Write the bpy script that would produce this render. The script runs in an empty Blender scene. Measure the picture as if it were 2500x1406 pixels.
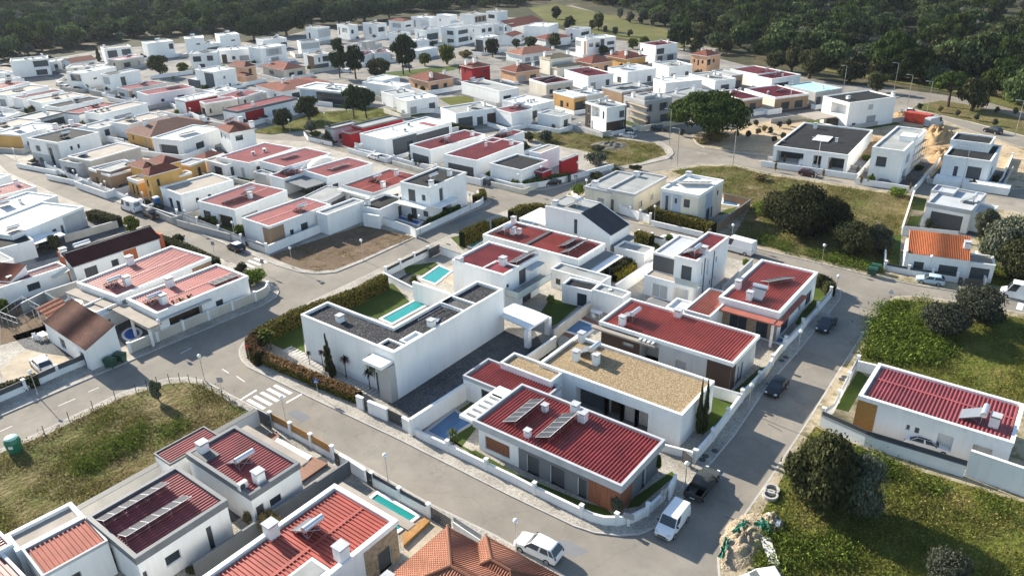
import bpy, math, random
from mathutils import Vector, Matrix
sin, cos, pi, rad = math.sin, math.cos, math.pi, math.radians
sc = bpy.context.scene
col = sc.collection

# ---------------------------------------------------------------- camera
EYE_H = 52.0                                   # a drone 52 m above the street
FOC, PITCH, ROLL, HEAD = 1871.3, rad(25.6905), rad(1.6125), rad(38.0462)

def cam_axes():
    F = Vector((0, cos(PITCH), -sin(PITCH))); r = Vector((1, 0, 0)); d = F.cross(r)
    c, s = cos(ROLL), sin(ROLL)
    right, down = c * r + s * d, -s * r + c * d
    Z = Matrix.Rotation(HEAD, 3, 'Z')          # the world's X runs along the front street
    return Z @ right, Z @ down, Z @ F
CR, CD, CF = cam_axes()
cam = bpy.data.objects.new('camera', bpy.data.cameras.new('camera'))
col.objects.link(cam); sc.camera = cam
M3 = Matrix((CR, -CD, -CF)).transposed()
cam.matrix_world = Matrix.Translation((0, 0, EYE_H)) @ M3.to_4x4()
cam.data.sensor_width = 36; cam.data.lens = 36 * FOC / 2500
cam.data.clip_start = 1; cam.data.clip_end = 6000

# ---------------------------------------------------------------- sky, sun, exposure
SUN_EL, SUN_TO = rad(25.5), rad(174)           # the sun stands over the far left; shadows fall along -6 degrees
w = bpy.data.worlds.new('World'); sc.world = w; w.use_nodes = True
nt = w.node_tree; bg = nt.nodes['Background']
sky = nt.nodes.new('ShaderNodeTexSky'); sky.sky_type = 'NISHITA'; sky.sun_disc = False
sky.sun_elevation = SUN_EL; sky.sun_rotation = pi / 2 - SUN_TO
sky.air_density = 1.1; sky.dust_density = 0.6; sky.ozone_density = 1.5
nt.links.new(sky.outputs[0], bg.inputs[0]); bg.inputs[1].default_value = 0.10
sun = bpy.data.objects.new('sun', bpy.data.lights.new('sun', 'SUN')); col.objects.link(sun)
sun.data.energy = 5.0; sun.data.angle = rad(0.5); sun.data.color = (1, 0.92, 0.79)
sd = Vector((cos(SUN_TO) * cos(SUN_EL), sin(SUN_TO) * cos(SUN_EL), sin(SUN_EL)))
sun.rotation_euler = sd.to_track_quat('Z', 'Y').to_euler(); sun.location = sd * 300
sc.view_settings.view_transform = 'Standard'; sc.view_settings.look = 'None'
sc.view_settings.exposure = 1.24; sc.view_settings.gamma = 1
sc.cycles.max_bounces = 5; sc.cycles.diffuse_bounces = 3; sc.cycles.glossy_bounces = 2; sc.cycles.transparent_max_bounces = 8
sc.cycles.volume_bounces = 0; sc.cycles.caustics_reflective = False; sc.cycles.caustics_refractive = False
sc.cycles.use_denoising = True

# ---------------------------------------------------------------- survey: where a spot seen in the photograph lies on a level plane
G0 = 0.12                                      # height of the pavements and plots over the asphalt
OFF = {c: x for c, x in enumerate((0, 0, 625, 1250, 1875))}
OFR = {r: y for r, y in enumerate((0, 0, 352, 703, 1055))}
def src(t, p):
    """tile-local coordinates (four per pixel) to photograph pixels; t=0 means they are pixels already"""
    if t == 0: return p
    return (OFF[t % 10] + p[0] / 4.0, OFR[t // 10] + p[1] / 4.0)
def at(t, p, z=G0):
    x, y = src(t, p)
    d = CR * ((x - 1250) / FOC) + CD * ((y - 703) / FOC) + CF
    k = (z - EYE_H) / d.z
    return Vector((d.x * k, d.y * k, z))

# ---------------------------------------------------------------- mesh builder
class MB:
    def __init__(s): s.v, s.f, s.m, s.uv = [], [], [], None
    def face(s, pts, mi=0):
        n = len(s.v); s.v.extend([tuple(p) for p in pts]); s.f.append(tuple(range(n, n + len(pts)))); s.m.append(mi)
    def box(s, x0, x1, y0, y1, z0, z1, mi=0, skip=''):
        n = len(s.v)
        s.v += [(x0,y0,z0),(x1,y0,z0),(x1,y1,z0),(x0,y1,z0),(x0,y0,z1),(x1,y0,z1),(x1,y1,z1),(x0,y1,z1)]
        for k, q in (('b',(3,2,1,0)),('t',(4,5,6,7)),('f',(0,1,5,4)),('s',(1,2,6,5)),('k',(2,3,7,6)),('l',(3,0,4,7))):
            if k not in skip: s.f.append(tuple(n + i for i in q)); s.m.append(mi)
    def obox(s, c, ux, uy, uz, mi=0):
        n = len(s.v); c, ux, uy, uz = map(Vector, (c, ux, uy, uz))
        for a, b, e in ((-1,-1,-1),(1,-1,-1),(1,1,-1),(-1,1,-1),(-1,-1,1),(1,-1,1),(1,1,1),(-1,1,1)): s.v.append(tuple(c + a*ux + b*uy + e*uz))
        for q in ((3,2,1,0),(4,5,6,7),(0,1,5,4),(1,2,6,5),(2,3,7,6),(3,0,4,7)): s.f.append(tuple(n + i for i in q)); s.m.append(mi)
    def tube(s, p0, p1, r0, r1=None, n=8, mi=0, caps=True):
        r1 = r0 if r1 is None else r1; p0, p1 = Vector(p0), Vector(p1); d = (p1 - p0).normalized()
        u = d.orthogonal().normalized(); w_ = d.cross(u); k = len(s.v)
        for i in range(n):
            a = 2*pi*i/n; e = u*cos(a) + w_*sin(a); s.v += [tuple(p0 + e*r0), tuple(p1 + e*r1)]
        for i in range(n):
            j = (i+1) % n; s.f.append((k+2*i, k+2*j, k+2*j+1, k+2*i+1)); s.m.append(mi)
        if caps:
            s.f.append(tuple(k+2*i for i in range(n))[::-1]); s.m.append(mi)
            s.f.append(tuple(k+2*i+1 for i in range(n))); s.m.append(mi)
    def ball(s, c, r, n=10, rings=7, mi=0, sz=1.0):
        k = len(s.v); c = Vector(c)
        for i in range(rings+1):
            t = pi*i/rings
            for j in range(n):
                a = 2*pi*j/n; s.v.append((c.x+r*sin(t)*cos(a), c.y+r*sin(t)*sin(a), c.z+r*sz*cos(t)))
        for i in range(rings):
            for j in range(n):
                q = (j+1) % n; s.f.append((k+i*n+j, k+(i+1)*n+j, k+(i+1)*n+q, k+i*n+q)); s.m.append(mi)
    def prism(s, pts, z0, z1, mi=0, side=None):
        n = len(pts); s.face([(p[0],p[1],z1) for p in pts], mi)
        for i in range(n):
            a, b = pts[i], pts[(i+1) % n]; s.face([(a[0],a[1],z0),(b[0],b[1],z0),(b[0],b[1],z1),(a[0],a[1],z1)], mi if side is None else side)
    def build(s, name, mats, parent=None, M=None, smooth=False):
        me = bpy.data.meshes.new(name); me.from_pydata(s.v, [], s.f)
        for m_ in (mats if isinstance(mats, (list, tuple)) else [mats]): me.materials.append(m_)
        if any(s.m): me.polygons.foreach_set('material_index', s.m)
        if s.uv:
            l = me.uv_layers.new(name='m'); l.data.foreach_set('uv', s.uv)
        if smooth: me.polygons.foreach_set('use_smooth', [True]*len(s.f))
        me.validate(); me.update()
        return link(name, me, parent, M)
def link(name, me, parent=None, M=None):
    o = bpy.data.objects.new(name, me); col.objects.link(o)
    if M is None: M = Matrix.Identity(4)
    if parent is not None:
        o.parent = parent; o.matrix_basis = wm(parent).inverted() @ M
    else: o.matrix_basis = M
    return o
def wm(o): return (wm(o.parent) @ o.matrix_basis) if o.parent else o.matrix_basis.copy()
def empty(name, M, parent=None):
    o = link(name, None, parent, M); o.empty_display_size = 0.3; return o
def frame(loc, ang=0.0): return Matrix.Translation(loc) @ Matrix.Rotation(ang, 4, 'Z')
def tag(o, label, cat, group=None):
    o['label'] = label; o['category'] = cat; o['kind'] = 'thing'
    if group: o['group'] = group
    return o
def struct(o, kind='structure', label=None):
    o['kind'] = kind
    if label: o['label'] = label
    return o
def copy_tree(o, M, parent=None):
    c = o.copy(); col.objects.link(c)
    if parent is None: c.parent = None; c.matrix_basis = M
    else: c.parent = parent
    for ch in o.children: copy_tree(ch, None, c)
    return c

# ---------------------------------------------------------------- materials
MAT = {}
def newmat(name):
    m = bpy.data.materials.new(name); m.use_nodes = True; return m, m.node_tree, m.node_tree.nodes['Principled BSDF']
def N_(t, k, **kw):
    n = t.nodes.new(k)
    for a, b in kw.items():
        if a in n.inputs.keys(): n.inputs[a].default_value = b
        else: setattr(n, a, b)
    return n
def ramp(t, fac, stops):
    r = t.nodes.new('ShaderNodeValToRGB'); e = r.color_ramp.elements
    while len(e) > len(stops): e.remove(e[-1])
    while len(e) < len(stops): e.new(0.5)
    for q, (p, c) in zip(e, stops): q.position = p; q.color = (*c, 1)
    t.links.new(fac, r.inputs[0]); return r.outputs[0]
def mat(name, c, rough=0.8, spec=0.3, metal=0.0, var=0.12, scale=0.6, bump=0.0, bscale=8.0, coord='Object', stretch=None, streak=None):
    """plain surface with a little wear: slow blotches and fine grain"""
    if name in MAT: return MAT[name]
    m, t, b = newmat(name); L = t.links
    tc = N_(t, 'ShaderNodeTexCoord'); vec = tc.outputs['Object' if coord == 'World' else coord]
    if coord == 'World': vec = N_(t, 'ShaderNodeNewGeometry').outputs['Position']
    if stretch:
        mp = N_(t, 'ShaderNodeMapping'); mp.inputs['Scale'].default_value = stretch; L.new(vec, mp.inputs[0]); vec = mp.outputs[0]
    n1 = N_(t, 'ShaderNodeTexNoise', Scale=scale, Detail=6.0, Roughness=0.65); L.new(vec, n1.inputs['Vector'])
    lo = tuple(x*(1-var) for x in c); hi = tuple(min(1, x*(1+var)) for x in c)
    cc = ramp(t, n1.outputs[0], [(0.3, lo), (0.7, hi)])
    if streak:
        m3 = N_(t, 'ShaderNodeMapping'); m3.inputs['Scale'].default_value = (1.1, 1.1, .10); L.new(tc.outputs['Object'], m3.inputs[0]); n3 = N_(t, 'ShaderNodeTexNoise', Scale=1.6, Detail=7.0, Roughness=0.7); L.new(m3.outputs[0], n3.inputs['Vector'])
        x3 = N_(t, 'ShaderNodeMix', data_type='RGBA', blend_type='MULTIPLY'); x3.inputs[0].default_value = 1; L.new(cc, x3.inputs[6]); L.new(ramp(t, n3.outputs[0], [(.5, (1,1,1)), (.78, streak)]), x3.inputs[7]); cc = x3.outputs[2]
    L.new(cc, b.inputs['Base Color'])
    b.inputs['Roughness'].default_value = rough; b.inputs['Specular IOR Level'].default_value = spec; b.inputs['Metallic'].default_value = metal
    if bump:
        n2 = N_(t, 'ShaderNodeTexNoise', Scale=bscale, Detail=4.0); L.new(vec, n2.inputs['Vector'])
        bp = N_(t, 'ShaderNodeBump', Strength=bump, Distance=0.05); L.new(n2.outputs[0], bp.inputs['Height']); L.new(bp.outputs[0], b.inputs['Normal'])
    MAT[name] = m; return m
def speck(name, stops, scale, rough=0.9, bump=0.6, dist=0.05, big=None):
    """loose stones or setts: one tone per voronoi cell"""
    m, t, b = newmat(name); L = t.links; pos = N_(t, 'ShaderNodeNewGeometry').outputs['Position']
    v = N_(t, 'ShaderNodeTexVoronoi', Scale=scale); L.new(pos, v.inputs['Vector'])
    sx = N_(t, 'ShaderNodeSeparateColor'); L.new(v.outputs['Color'], sx.inputs[0])
    c = ramp(t, sx.outputs[0], stops)
    if big:
        n = N_(t, 'ShaderNodeTexNoise', Scale=big, Detail=5.0); L.new(pos, n.inputs['Vector'])
        g = ramp(t, n.outputs[0], [(0.3, (0.62,)*3), (0.65, (1.05,)*3)])
        x = N_(t, 'ShaderNodeMix', data_type='RGBA', blend_type='MULTIPLY'); x.inputs[0].default_value = 1
        L.new(c, x.inputs[6]); L.new(g, x.inputs[7]); c = x.outputs[2]
    L.new(c, b.inputs['Base Color']); b.inputs['Roughness'].default_value = rough; b.inputs['Specular IOR Level'].default_value = 0.2
    bp = N_(t, 'ShaderNodeBump', Strength=bump, Distance=dist); L.new(v.outputs['Distance'], bp.inputs['Height']); bp.invert = True
    L.new(bp.outputs[0], b.inputs['Normal']); MAT[name] = m; return m
def mixnoise(name, layers, rough=0.95, bump=0.5, bscale=3.0, bdist=0.1):
    """ground: layers of colour, each spread by its own noise: [(colour, scale, lo, hi)], the first is the base"""
    m, t, b = newmat(name); L = t.links; pos = N_(t, 'ShaderNodeNewGeometry').outputs['Position']
    c = None
    for i, (cl, s_, lo, hi) in enumerate(layers):
        n = N_(t, 'ShaderNodeTexNoise', Scale=s_, Detail=8.0, Roughness=0.7); mp = N_(t, 'ShaderNodeMapping'); mp.inputs['Location'].default_value = (17*i, 31*i, 5*i)
        L.new(pos, mp.inputs[0]); L.new(mp.outputs[0], n.inputs['Vector'])
        if c is None:
            c = ramp(t, n.outputs[0], [(0.3, tuple(x*0.72 for x in cl)), (0.7, tuple(min(1, x*1.25) for x in cl))]); continue
        f = ramp(t, n.outputs[0], [(lo, (0,)*3), (hi, (1,)*3)])
        x = N_(t, 'ShaderNodeMix', data_type='RGBA'); L.new(f, x.inputs[0]); L.new(c, x.inputs[6]); x.inputs[7].default_value = (*cl, 1); c = x.outputs[2]
    L.new(c, b.inputs['Base Color']); b.inputs['Roughness'].default_value = rough; b.inputs['Specular IOR Level'].default_value = 0.1
    n = N_(t, 'ShaderNodeTexNoise', Scale=bscale, Detail=6.0); L.new(pos, n.inputs['Vector'])
    bp = N_(t, 'ShaderNodeBump', Strength=bump, Distance=bdist); L.new(n.outputs[0], bp.inputs['Height']); L.new(bp.outputs[0], b.inputs['Normal'])
    MAT[name] = m; return m
def leafmat(name, stops, rough=0.6, trans=0.25):
    """foliage: every leaf or spray its own tone"""
    m, t, b = newmat(name); L = t.links
    g = N_(t, 'ShaderNodeNewGeometry'); oi = N_(t, 'ShaderNodeObjectInfo')
    c = ramp(t, g.outputs['Random Per Island'], stops)
    h = N_(t, 'ShaderNodeHueSaturation'); mr = N_(t, 'ShaderNodeMapRange'); mr.inputs[3].default_value = 0.62; mr.inputs[4].default_value = 1.42
    L.new(oi.outputs['Random'], mr.inputs[0]); L.new(mr.outputs[0], h.inputs['Value']); L.new(c, h.inputs['Color']); c = h.outputs[0]
    L.new(c, b.inputs['Base Color']); b.inputs['Roughness'].default_value = .8; b.inputs['Specular IOR Level'].default_value = 0.04
    tr = N_(t, 'ShaderNodeBsdfTranslucent'); L.new(c, tr.inputs[0]); mx = N_(t, 'ShaderNodeMixShader'); mx.inputs[0].default_value = trans
    out = t.nodes['Material Output']; L.new(b.outputs[0], mx.inputs[1]); L.new(tr.outputs[0], mx.inputs[2]); L.new(mx.outputs[0], out.inputs[0])
    MAT[name] = m; return m
def tilemat(name, c, dark):
    """clay tiles: courses and single tiles vary; uv in metres"""
    m, t, b = newmat(name); L = t.links; uv = N_(t, 'ShaderNodeUVMap'); uv.uv_map = 'm'
    br = N_(t, 'ShaderNodeTexBrick', Scale=1.0); br.inputs['Brick Width'].default_value = 0.25; br.inputs['Row Height'].default_value = 0.4
    br.inputs['Mortar Size'].default_value = 0.03; br.inputs['Color1'].default_value = (*[x*1.12 for x in c], 1); br.inputs['Color2'].default_value = (*[x*0.78 for x in c], 1); br.inputs['Mortar'].default_value = (*[x*0.4 for x in c], 1)
    br.offset = 0; L.new(uv.outputs[0], br.inputs['Vector'])
    n = N_(t, 'ShaderNodeTexNoise', Scale=0.5, Detail=6.0); L.new(uv.outputs[0], n.inputs['Vector'])
    f = ramp(t, n.outputs[0], [(0.45, (0,)*3), (0.75, (0.8,)*3)])
    x = N_(t, 'ShaderNodeMix', data_type='RGBA'); L.new(f, x.inputs[0]); L.new(br.outputs[0], x.inputs[6]); x.inputs[7].default_value = (*dark, 1)
    L.new(x.outputs[2], b.inputs['Base Color']); b.inputs['Roughness'].default_value = 0.85; b.inputs['Specular IOR Level'].default_value = 0.15
    wv = N_(t, 'ShaderNodeTexWave', Scale=1.27); wv.bands_direction = 'X'; wv.wave_profile = 'SIN'; L.new(uv.outputs[0], wv.inputs['Vector'])
    bp = N_(t, 'ShaderNodeBump', Strength=0.9, Distance=0.06); L.new(wv.outputs[0], bp.inputs['Height']); L.new(bp.outputs[0], b.inputs['Normal'])
    MAT[name] = m; return m

for k_, c_ in dict(w=(.80,.80,.78), c=(.66,.62,.52), g=(.46,.47,.47), d=(.10,.11,.12), y=(.62,.36,.12), o=(.50,.29,.11), s=(.60,.36,.22),
                   r=(.30,.02,.025), k=(.40,.39,.37), t=(.45,.35,.24), b=(.30,.20,.13), e=(.55,.50,.42), n=(.09,.055,.04), p=(.40,.46,.55), m=(.62,.6,.56), x=(.42,.12,.05), q=(.17,.175,.185)).items():
    mat('wall_' + k_, c_, 0.85, 0.15, var=0.06 if k_ == 'w' else 0.14, scale=0.35, bump=0.08, stretch=(1, 1, 0.35), streak=(.91,.90,.875))
mat('red', (.26,.043,.038), 0.45, 0.4, var=0.28, scale=0.5); mat('pink', (.43,.155,.135), 0.5, 0.35, var=0.14, scale=0.5); mat('dred', (.20,.022,.028), 0.5, 0.3, var=0.2)  # pink: red sheet roofing with the sun's glare put into its colour
mat('brick', (.33,.068,.05), 0.5, 0.3, var=0.25, scale=0.4); mat('rose', (.30,.072,.075), 0.5, 0.3, var=0.25, scale=0.4); mat('terra', (.33,.115,.085), 0.7, 0.12, var=0.16, scale=0.5)
mat('wht', (.68,.68,.66), 0.7, 0.25, var=0.08, scale=0.4); mat('gry', (.29,.30,.29), 0.85, 0.2, var=0.2, scale=0.35); mat('bei', (.33,.29,.245), 0.85, 0.2, var=0.16, scale=0.4)
mat('blk', (.028,.029,.03), 0.9, 0.1, var=0.3, scale=0.4); mat('lgr', (.42,.44,.45), 0.8, 0.25, var=0.1, scale=0.4); mat('cyan', (.35,.62,.66), 0.8, 0.2, var=0.3, scale=0.35)
speck('black_gravel', [(0, (.010,.011,.013)), (0.6, (.028,.029,.033)), (1, (.09,.09,.10))], 7.0, bump=1.0)
speck('tan_gravel', [(0, (.15,.10,.05)), (0.5, (.27,.195,.11)), (1, (.42,.33,.21))], 11.0, bump=.8, dist=.03)
mat('coping', (.42,.43,.44), 0.7, 0.3, var=0.15); mat('dcoping', (.14,.15,.16), 0.6, 0.3, var=0.15); mat('wcoping', (.78,.78,.76), 0.7, 0.25, var=0.12, scale=1.3)
mat('glass', (.035,.045,.055), 0.08, 0.6, var=0.3); mat('blind', (.42,.43,.43), 0.6, 0.3, var=0.06); mat('shutter', (.075,.08,.085), 0.6, 0.3, var=0.1); mat('lshutter', (.30,.31,.32), 0.6, 0.3, var=0.08)
mat('frame', (.10,.105,.11), 0.4, 0.4); mat('wframe', (.75,.75,.75), 0.5, 0.4); mat('wood', (.23,.09,.05), 0.6, 0.3, var=0.3, scale=1.5, stretch=(4, 4, .4)); mat('dwood', (.055,.032,.024), 0.6, 0.3, var=0.3, scale=2, stretch=(1, 1, 6))
mat('steel', (.55,.56,.58), 0.3, 0.5, metal=0.85, var=0.1); mat('tank', (.62,.64,.66), 0.28, 0.5, metal=0.6, var=0.06); mat('cell', (.035,.04,.05), 0.65, 0.12, var=0.3, scale=3); mat('collector', (.16,.17,.19), 0.12, 0.6)
mat('acwhite', (.72,.72,.70), 0.5, 0.4); mat('paintline', (.78,.78,.74), 0.8, 0.2, var=0.2, scale=3); mat('darkmetal', (.045,.048,.052), 0.5, 0.4); mat('slate', (.035,.036,.04), 0.45, 0.4, var=0.25)
mat('railing', (.35,.40,.40), 0.15, 0.5); mat('deck', (.22,.105,.065), 0.6, 0.3, var=0.3, scale=1.5, stretch=(.4, 5, 1)); mat('slatwood', (.36,.18,.05), 0.6, 0.3, var=0.3, scale=2, stretch=(1, 1, 8))
mat('stoneclad', (.33,.25,.17), 0.9, 0.2, var=0.45, scale=3, bump=0.6, bscale=5)
tilemat('tile', (.25,.08,.052), (.17,.065,.048)); tilemat('otile', (.50,.16,.065), (.42,.15,.07)); tilemat('btile', (.23,.115,.085), (.10,.06,.05)); tilemat('dtile', (.085,.03,.027), (.06,.025,.025)); tilemat('ctile', (.38,.30,.18), (.30,.22,.14)); tilemat('ptile', (.38,.175,.115), (.30,.14,.09))
mat('water', (.02,.25,.235), 0.06, 0.5, var=0.1, scale=0.5, bump=0.12, bscale=1.5); mat('bwater', (.05,.15,.30), 0.06, 0.5, var=0.12, bump=0.12, bscale=1.5); mat('dwater', (.015,.08,.08), 0.06, 0.5, var=0.2); mat('lwater', (.10,.50,.52), 0.1, 0.5, var=0.1); mat('bluewater', (.02,.12,.45), 0.06, 0.5, var=0.1)
# ---------------------------------------------------------------- ground, streets, pavements
mixnoise('asphalt', [((.25,.225,.19), .08, 0, 0), ((.20,.185,.162), .35, .5, .75), ((.30,.265,.215), .15, .55, .8)], rough=.9, bump=.25, bscale=14, bdist=.02)
mixnoise('asphalt_cool', [((.20,.205,.215), .08, 0, 0), ((.165,.17,.175), .35, .5, .75)], rough=.9, bump=.25, bscale=14, bdist=.02)
speck('setts', [(0, (.25,.225,.19)), (.5, (.38,.35,.30)), (1, (.50,.47,.41))], 9.0, bump=.5, dist=.02, big=.25)
speck('dark_shade_setts', [(0, (.06,.06,.062)), (.5, (.105,.105,.105)), (1, (.17,.17,.165))], 8.0, bump=.5, dist=.02, big=.3)  # dark setts; over the yards the tone also stands in for shade
mat('kerbstone', (.42,.40,.37), .85, .2, var=.2, scale=1.2, coord='World')
mixnoise('slabs', [((.25,.235,.21), .15, 0, 0), ((.14,.14,.135), .12, .48, .62), ((.33,.31,.28), .8, .55, .8)], bump=.15)  # far ground, toned down to paint in the shade between houses
mixnoise('tanpave', [((.44,.37,.28), .3, 0, 0), ((.33,.28,.22), .8, .5, .8)], bump=.15)
mixnoise('wild', [((.135,.11,.045), .10, 0, 0), ((.25,.20,.11), .28, .52, .68), ((.085,.105,.022), .16, .48, .64), ((.05,.075,.015), .9, .54, .72)], bump=1.0, bscale=2.2, bdist=.35)
mixnoise('lush', [((.10,.11,.02), .10, 0, 0), ((.17,.14,.04), .22, .5, .66), ((.045,.07,.012), .7, .5, .7)], bump=1.0, bscale=2.4, bdist=.35)
mixnoise('lawnmat', [((.055,.082,.016), .25, 0, 0), ((.085,.10,.025), .7, .5, .8)], bump=.5, bscale=9, bdist=.05)
mixnoise('dirt', [((.145,.10,.065), .12, 0, 0), ((.21,.16,.105), .35, .5, .7), ((.08,.055,.038), .9, .5, .75), ((.085,.095,.03), .25, .6, .75)], bump=1.0, bscale=3, bdist=.15)
mixnoise('sand', [((.44,.34,.22), .10, 0, 0), ((.34,.25,.15), .35, .5, .7), ((.50,.42,.31), .9, .5, .75)], bump=.8, bscale=2.5, bdist=.2)
mixnoise('verge', [((.36,.30,.21), .2, 0, 0), ((.16,.145,.07), .5, .46, .62), ((.45,.41,.34), 1.2, .55, .7)], bump=.6, bscale=4, bdist=.1)
mixnoise('meadow', [((.11,.11,.035), .02, 0, 0), ((.17,.145,.06), .06, .5, .66), ((.09,.105,.028), .12, .5, .7)], bump=.8, bscale=.8, bdist=.3)
mixnoise('forest_floor', [((.055,.055,.03), .01, 0, 0), ((.15,.11,.065), .02, .5, .66), ((.035,.042,.02), .08, .5, .7)], bump=1, bscale=.3, bdist=.6)

def fillpoly(b, q, mi=0):
    from mathutils.geometry import tessellate_polygon
    k = len(b.v); b.v += [tuple(p) for p in q]
    for t in tessellate_polygon([[Vector(p) for p in q]]):
        A, B, C = (Vector(q[i]) for i in t); t = t if (B-A).cross(C-A).z > 0 else t[::-1]
        b.f.append(tuple(k+i for i in t)); b.m.append(mi)
def cracks(name):
    t = MAT[name].node_tree; L = t.links; b = t.nodes['Principled BSDF']; src_ = b.inputs['Base Color'].links[0].from_socket; pos = N_(t, 'ShaderNodeNewGeometry').outputs['Position']
    n = N_(t, 'ShaderNodeTexNoise', Scale=.7, Detail=5.0); L.new(pos, n.inputs['Vector']); mx = N_(t, 'ShaderNodeVectorMath', operation='MULTIPLY_ADD'); mx.inputs[1].default_value = (1.6,)*3; L.new(n.outputs['Color'], mx.inputs[0]); L.new(pos, mx.inputs[2])
    v = N_(t, 'ShaderNodeTexVoronoi', Scale=.16); v.feature = 'DISTANCE_TO_EDGE'; L.new(mx.outputs[0], v.inputs['Vector'])
    m2 = N_(t, 'ShaderNodeMix', data_type='RGBA', blend_type='MULTIPLY'); m2.inputs[0].default_value = 1; L.new(src_, m2.inputs[6]); L.new(ramp(t, v.outputs[0], [(.003, (.86,.86,.86)), (.008, (1,1,1))]), m2.inputs[7])
    v2 = N_(t, 'ShaderNodeTexVoronoi', Scale=.09); L.new(mx.outputs[0], v2.inputs['Vector']); sp = N_(t, 'ShaderNodeSeparateColor'); L.new(v2.outputs['Color'], sp.inputs[0])
    m3 = N_(t, 'ShaderNodeMix', data_type='RGBA', blend_type='MULTIPLY'); m3.inputs[0].default_value = 1; L.new(m2.outputs[2], m3.inputs[6]); L.new(ramp(t, sp.outputs[0], [(0, (.91,.92,.93)), (1, (1.06,1.05,1.03))]), m3.inputs[7]); L.new(m3.outputs[2], b.inputs['Base Color'])
cracks('asphalt')
def sheet(name, t, pts, z, m, label=None, kind='structure', world=False):
    P = pts if world else [at(t, p, z) for p in pts]
    b = MB(); q = [(p[0], p[1], z) for p in P]
    a = sum(q[i][0]*q[(i+1)%len(q)][1] - q[(i+1)%len(q)][0]*q[i][1] for i in range(len(q)))
    fillpoly(b, q if a > 0 else q[::-1]); return struct(b.build(name, MAT[m]), kind, label)
def smooth_poly(pts, n=1):
    for _ in range(n):
        o = []
        for i, p in enumerate(pts):
            q = pts[(i+1) % len(pts)]; o += [p*.75 + q*.25, p*.25 + q*.75]
        pts = o
    return pts
def block(name, pts, m='setts', t=0, kerb=True, label=None):
    P = [at(t, p, G0) for p in pts]
    a = sum(P[i].x*P[(i+1)%len(P)].y - P[(i+1)%len(P)].x*P[i].y for i in range(len(P)))
    if a < 0: P = P[::-1]
    b = MB(); fillpoly(b, P)
    for i in range(len(P)):
        A, B = P[i], P[(i+1) % len(P)]; b.face([(A.x,A.y,-.02),(B.x,B.y,-.02),(B.x,B.y,G0),(A.x,A.y,G0)])
    o = struct(b.build(name, MAT[m]), label=label)
    if kerb:
        k = MB(); n = len(P); off = []
        for i in range(n):
            e = ((P[(i+1)%n]-P[i]).normalized() + (P[i]-P[i-1]).normalized()); nn = Vector((-e.y, e.x, 0)).normalized(); off.append(nn)
        for i in range(n):
            j = (i+1) % n; z = G0 + .006
            A, B = P[i]-off[i]*.03, P[j]-off[j]*.03; C, D = P[j]+off[j]*.14, P[i]+off[i]*.14
            k.face([(A.x,A.y,z),(B.x,B.y,z),(C.x,C.y,z),(D.x,D.y,z)]); k.face([(A.x,A.y,-.01),(B.x,B.y,-.01),(B.x,B.y,z),(A.x,A.y,z)])
        k.build('kerb', MAT['kerbstone'], o)
    return o

b = MB(); b.face([(-5000,-3000,-.08),(4000,-3000,-.08),(4000,5000,-.08),(-5000,5000,-.08)]); struct(b.build('ground', MAT['forest_floor']))
sheet('road', 0, [(-700,165),(0,165),(90,150),(250,122),(470,104),(640,104),(760,72),(900,58),(1130,40),(1290,45),(1420,90),(1640,112),(1780,150),(1880,175),(2060,205),(2180,215),(2300,232),(2500,262),(3100,330),(3100,1500),(2500,2600),(600,2600),(-900,1500)], 0.0, 'asphalt')
block('pavement', [(583,853),(584,868),(590,880),(603,894),(625,905),(780,980),(975,1072),(1250,1211),(1400,1282),(1450,1299),(1510,1306),(1560,1303),(1602,1287),(1640,1250),(1690,1186),(1795,1060),(1875,940),(1955,850),(2050,733),(2054,720),(2053,708),(2040,697),(1990,681),(1790,632),(1650,599),(1560,573),(1470,542),(1400,512),(1370,502),(1340,497),(1290,497),(1250,508),(1200,530),(1060,592),(930,655),(760,735),(640,803),(592,838)])
block('pavement', [(-300,262),(0,372),(57,402),(187,457),(292,496),(457,558),(625,626),(675,647),(732,664),(775,668),(820,664),(887,637),(1025,573),(1150,517),(1192,499),(1200,492),(1187,482),(1150,470),(1000,425),(870,383),(745,346),(640,341),(520,318),(340,277),(160,228),(60,197),(-200,118)])
block('pavement', [(-300,290),(0,404),(20,422),(155,483),(280,534),(395,570),(527,627),(600,655),(655,688),(676,702),(681,712),(675,724),(640,746),(400,845),(200,930),(0,1015),(-500,1230)])
block('pavement', [(-700,1400),(97,1054),(300,955),(410,923),(457,920),(500,929),(587,975),(840,1108),(1050,1228),(1210,1305),(1340,1380),(1500,1480),(1500,2200),(-700,2200)])
block('pavement', [(2187,723),(2172,731),(2125,785),(2050,900),(1967,1033),(1875,1172),(1820,1250),(1775,1318),(1752,1360),(1755,1406),(1760,2000),(3400,2000),(3300,860),(2500,764),(2300,730),(2240,722)], 'verge')
block('pavement', [(1375,487),(1397,457),(1435,440),(1600,420),(1712,401),(1790,401),(1875,422),(2100,456),(2245,476),(2500,520),(3000,610),(3000,860),(2500,736),(2240,696),(2130,674),(2030,650),(1875,613),(1717,574),(1560,547),(1440,512)], 'verge')
block('pavement', [(1250,467),(1330,463),(1390,448),(1412,438),(1560,404),(1630,388),(1645,375),(1640,362),(1610,345),(1500,335),(1400,317),(1300,320),(1180,330),(1000,332),(860,317),(745,322),(760,334),(870,366),(1000,402),(1100,432),(1185,454)])
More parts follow.
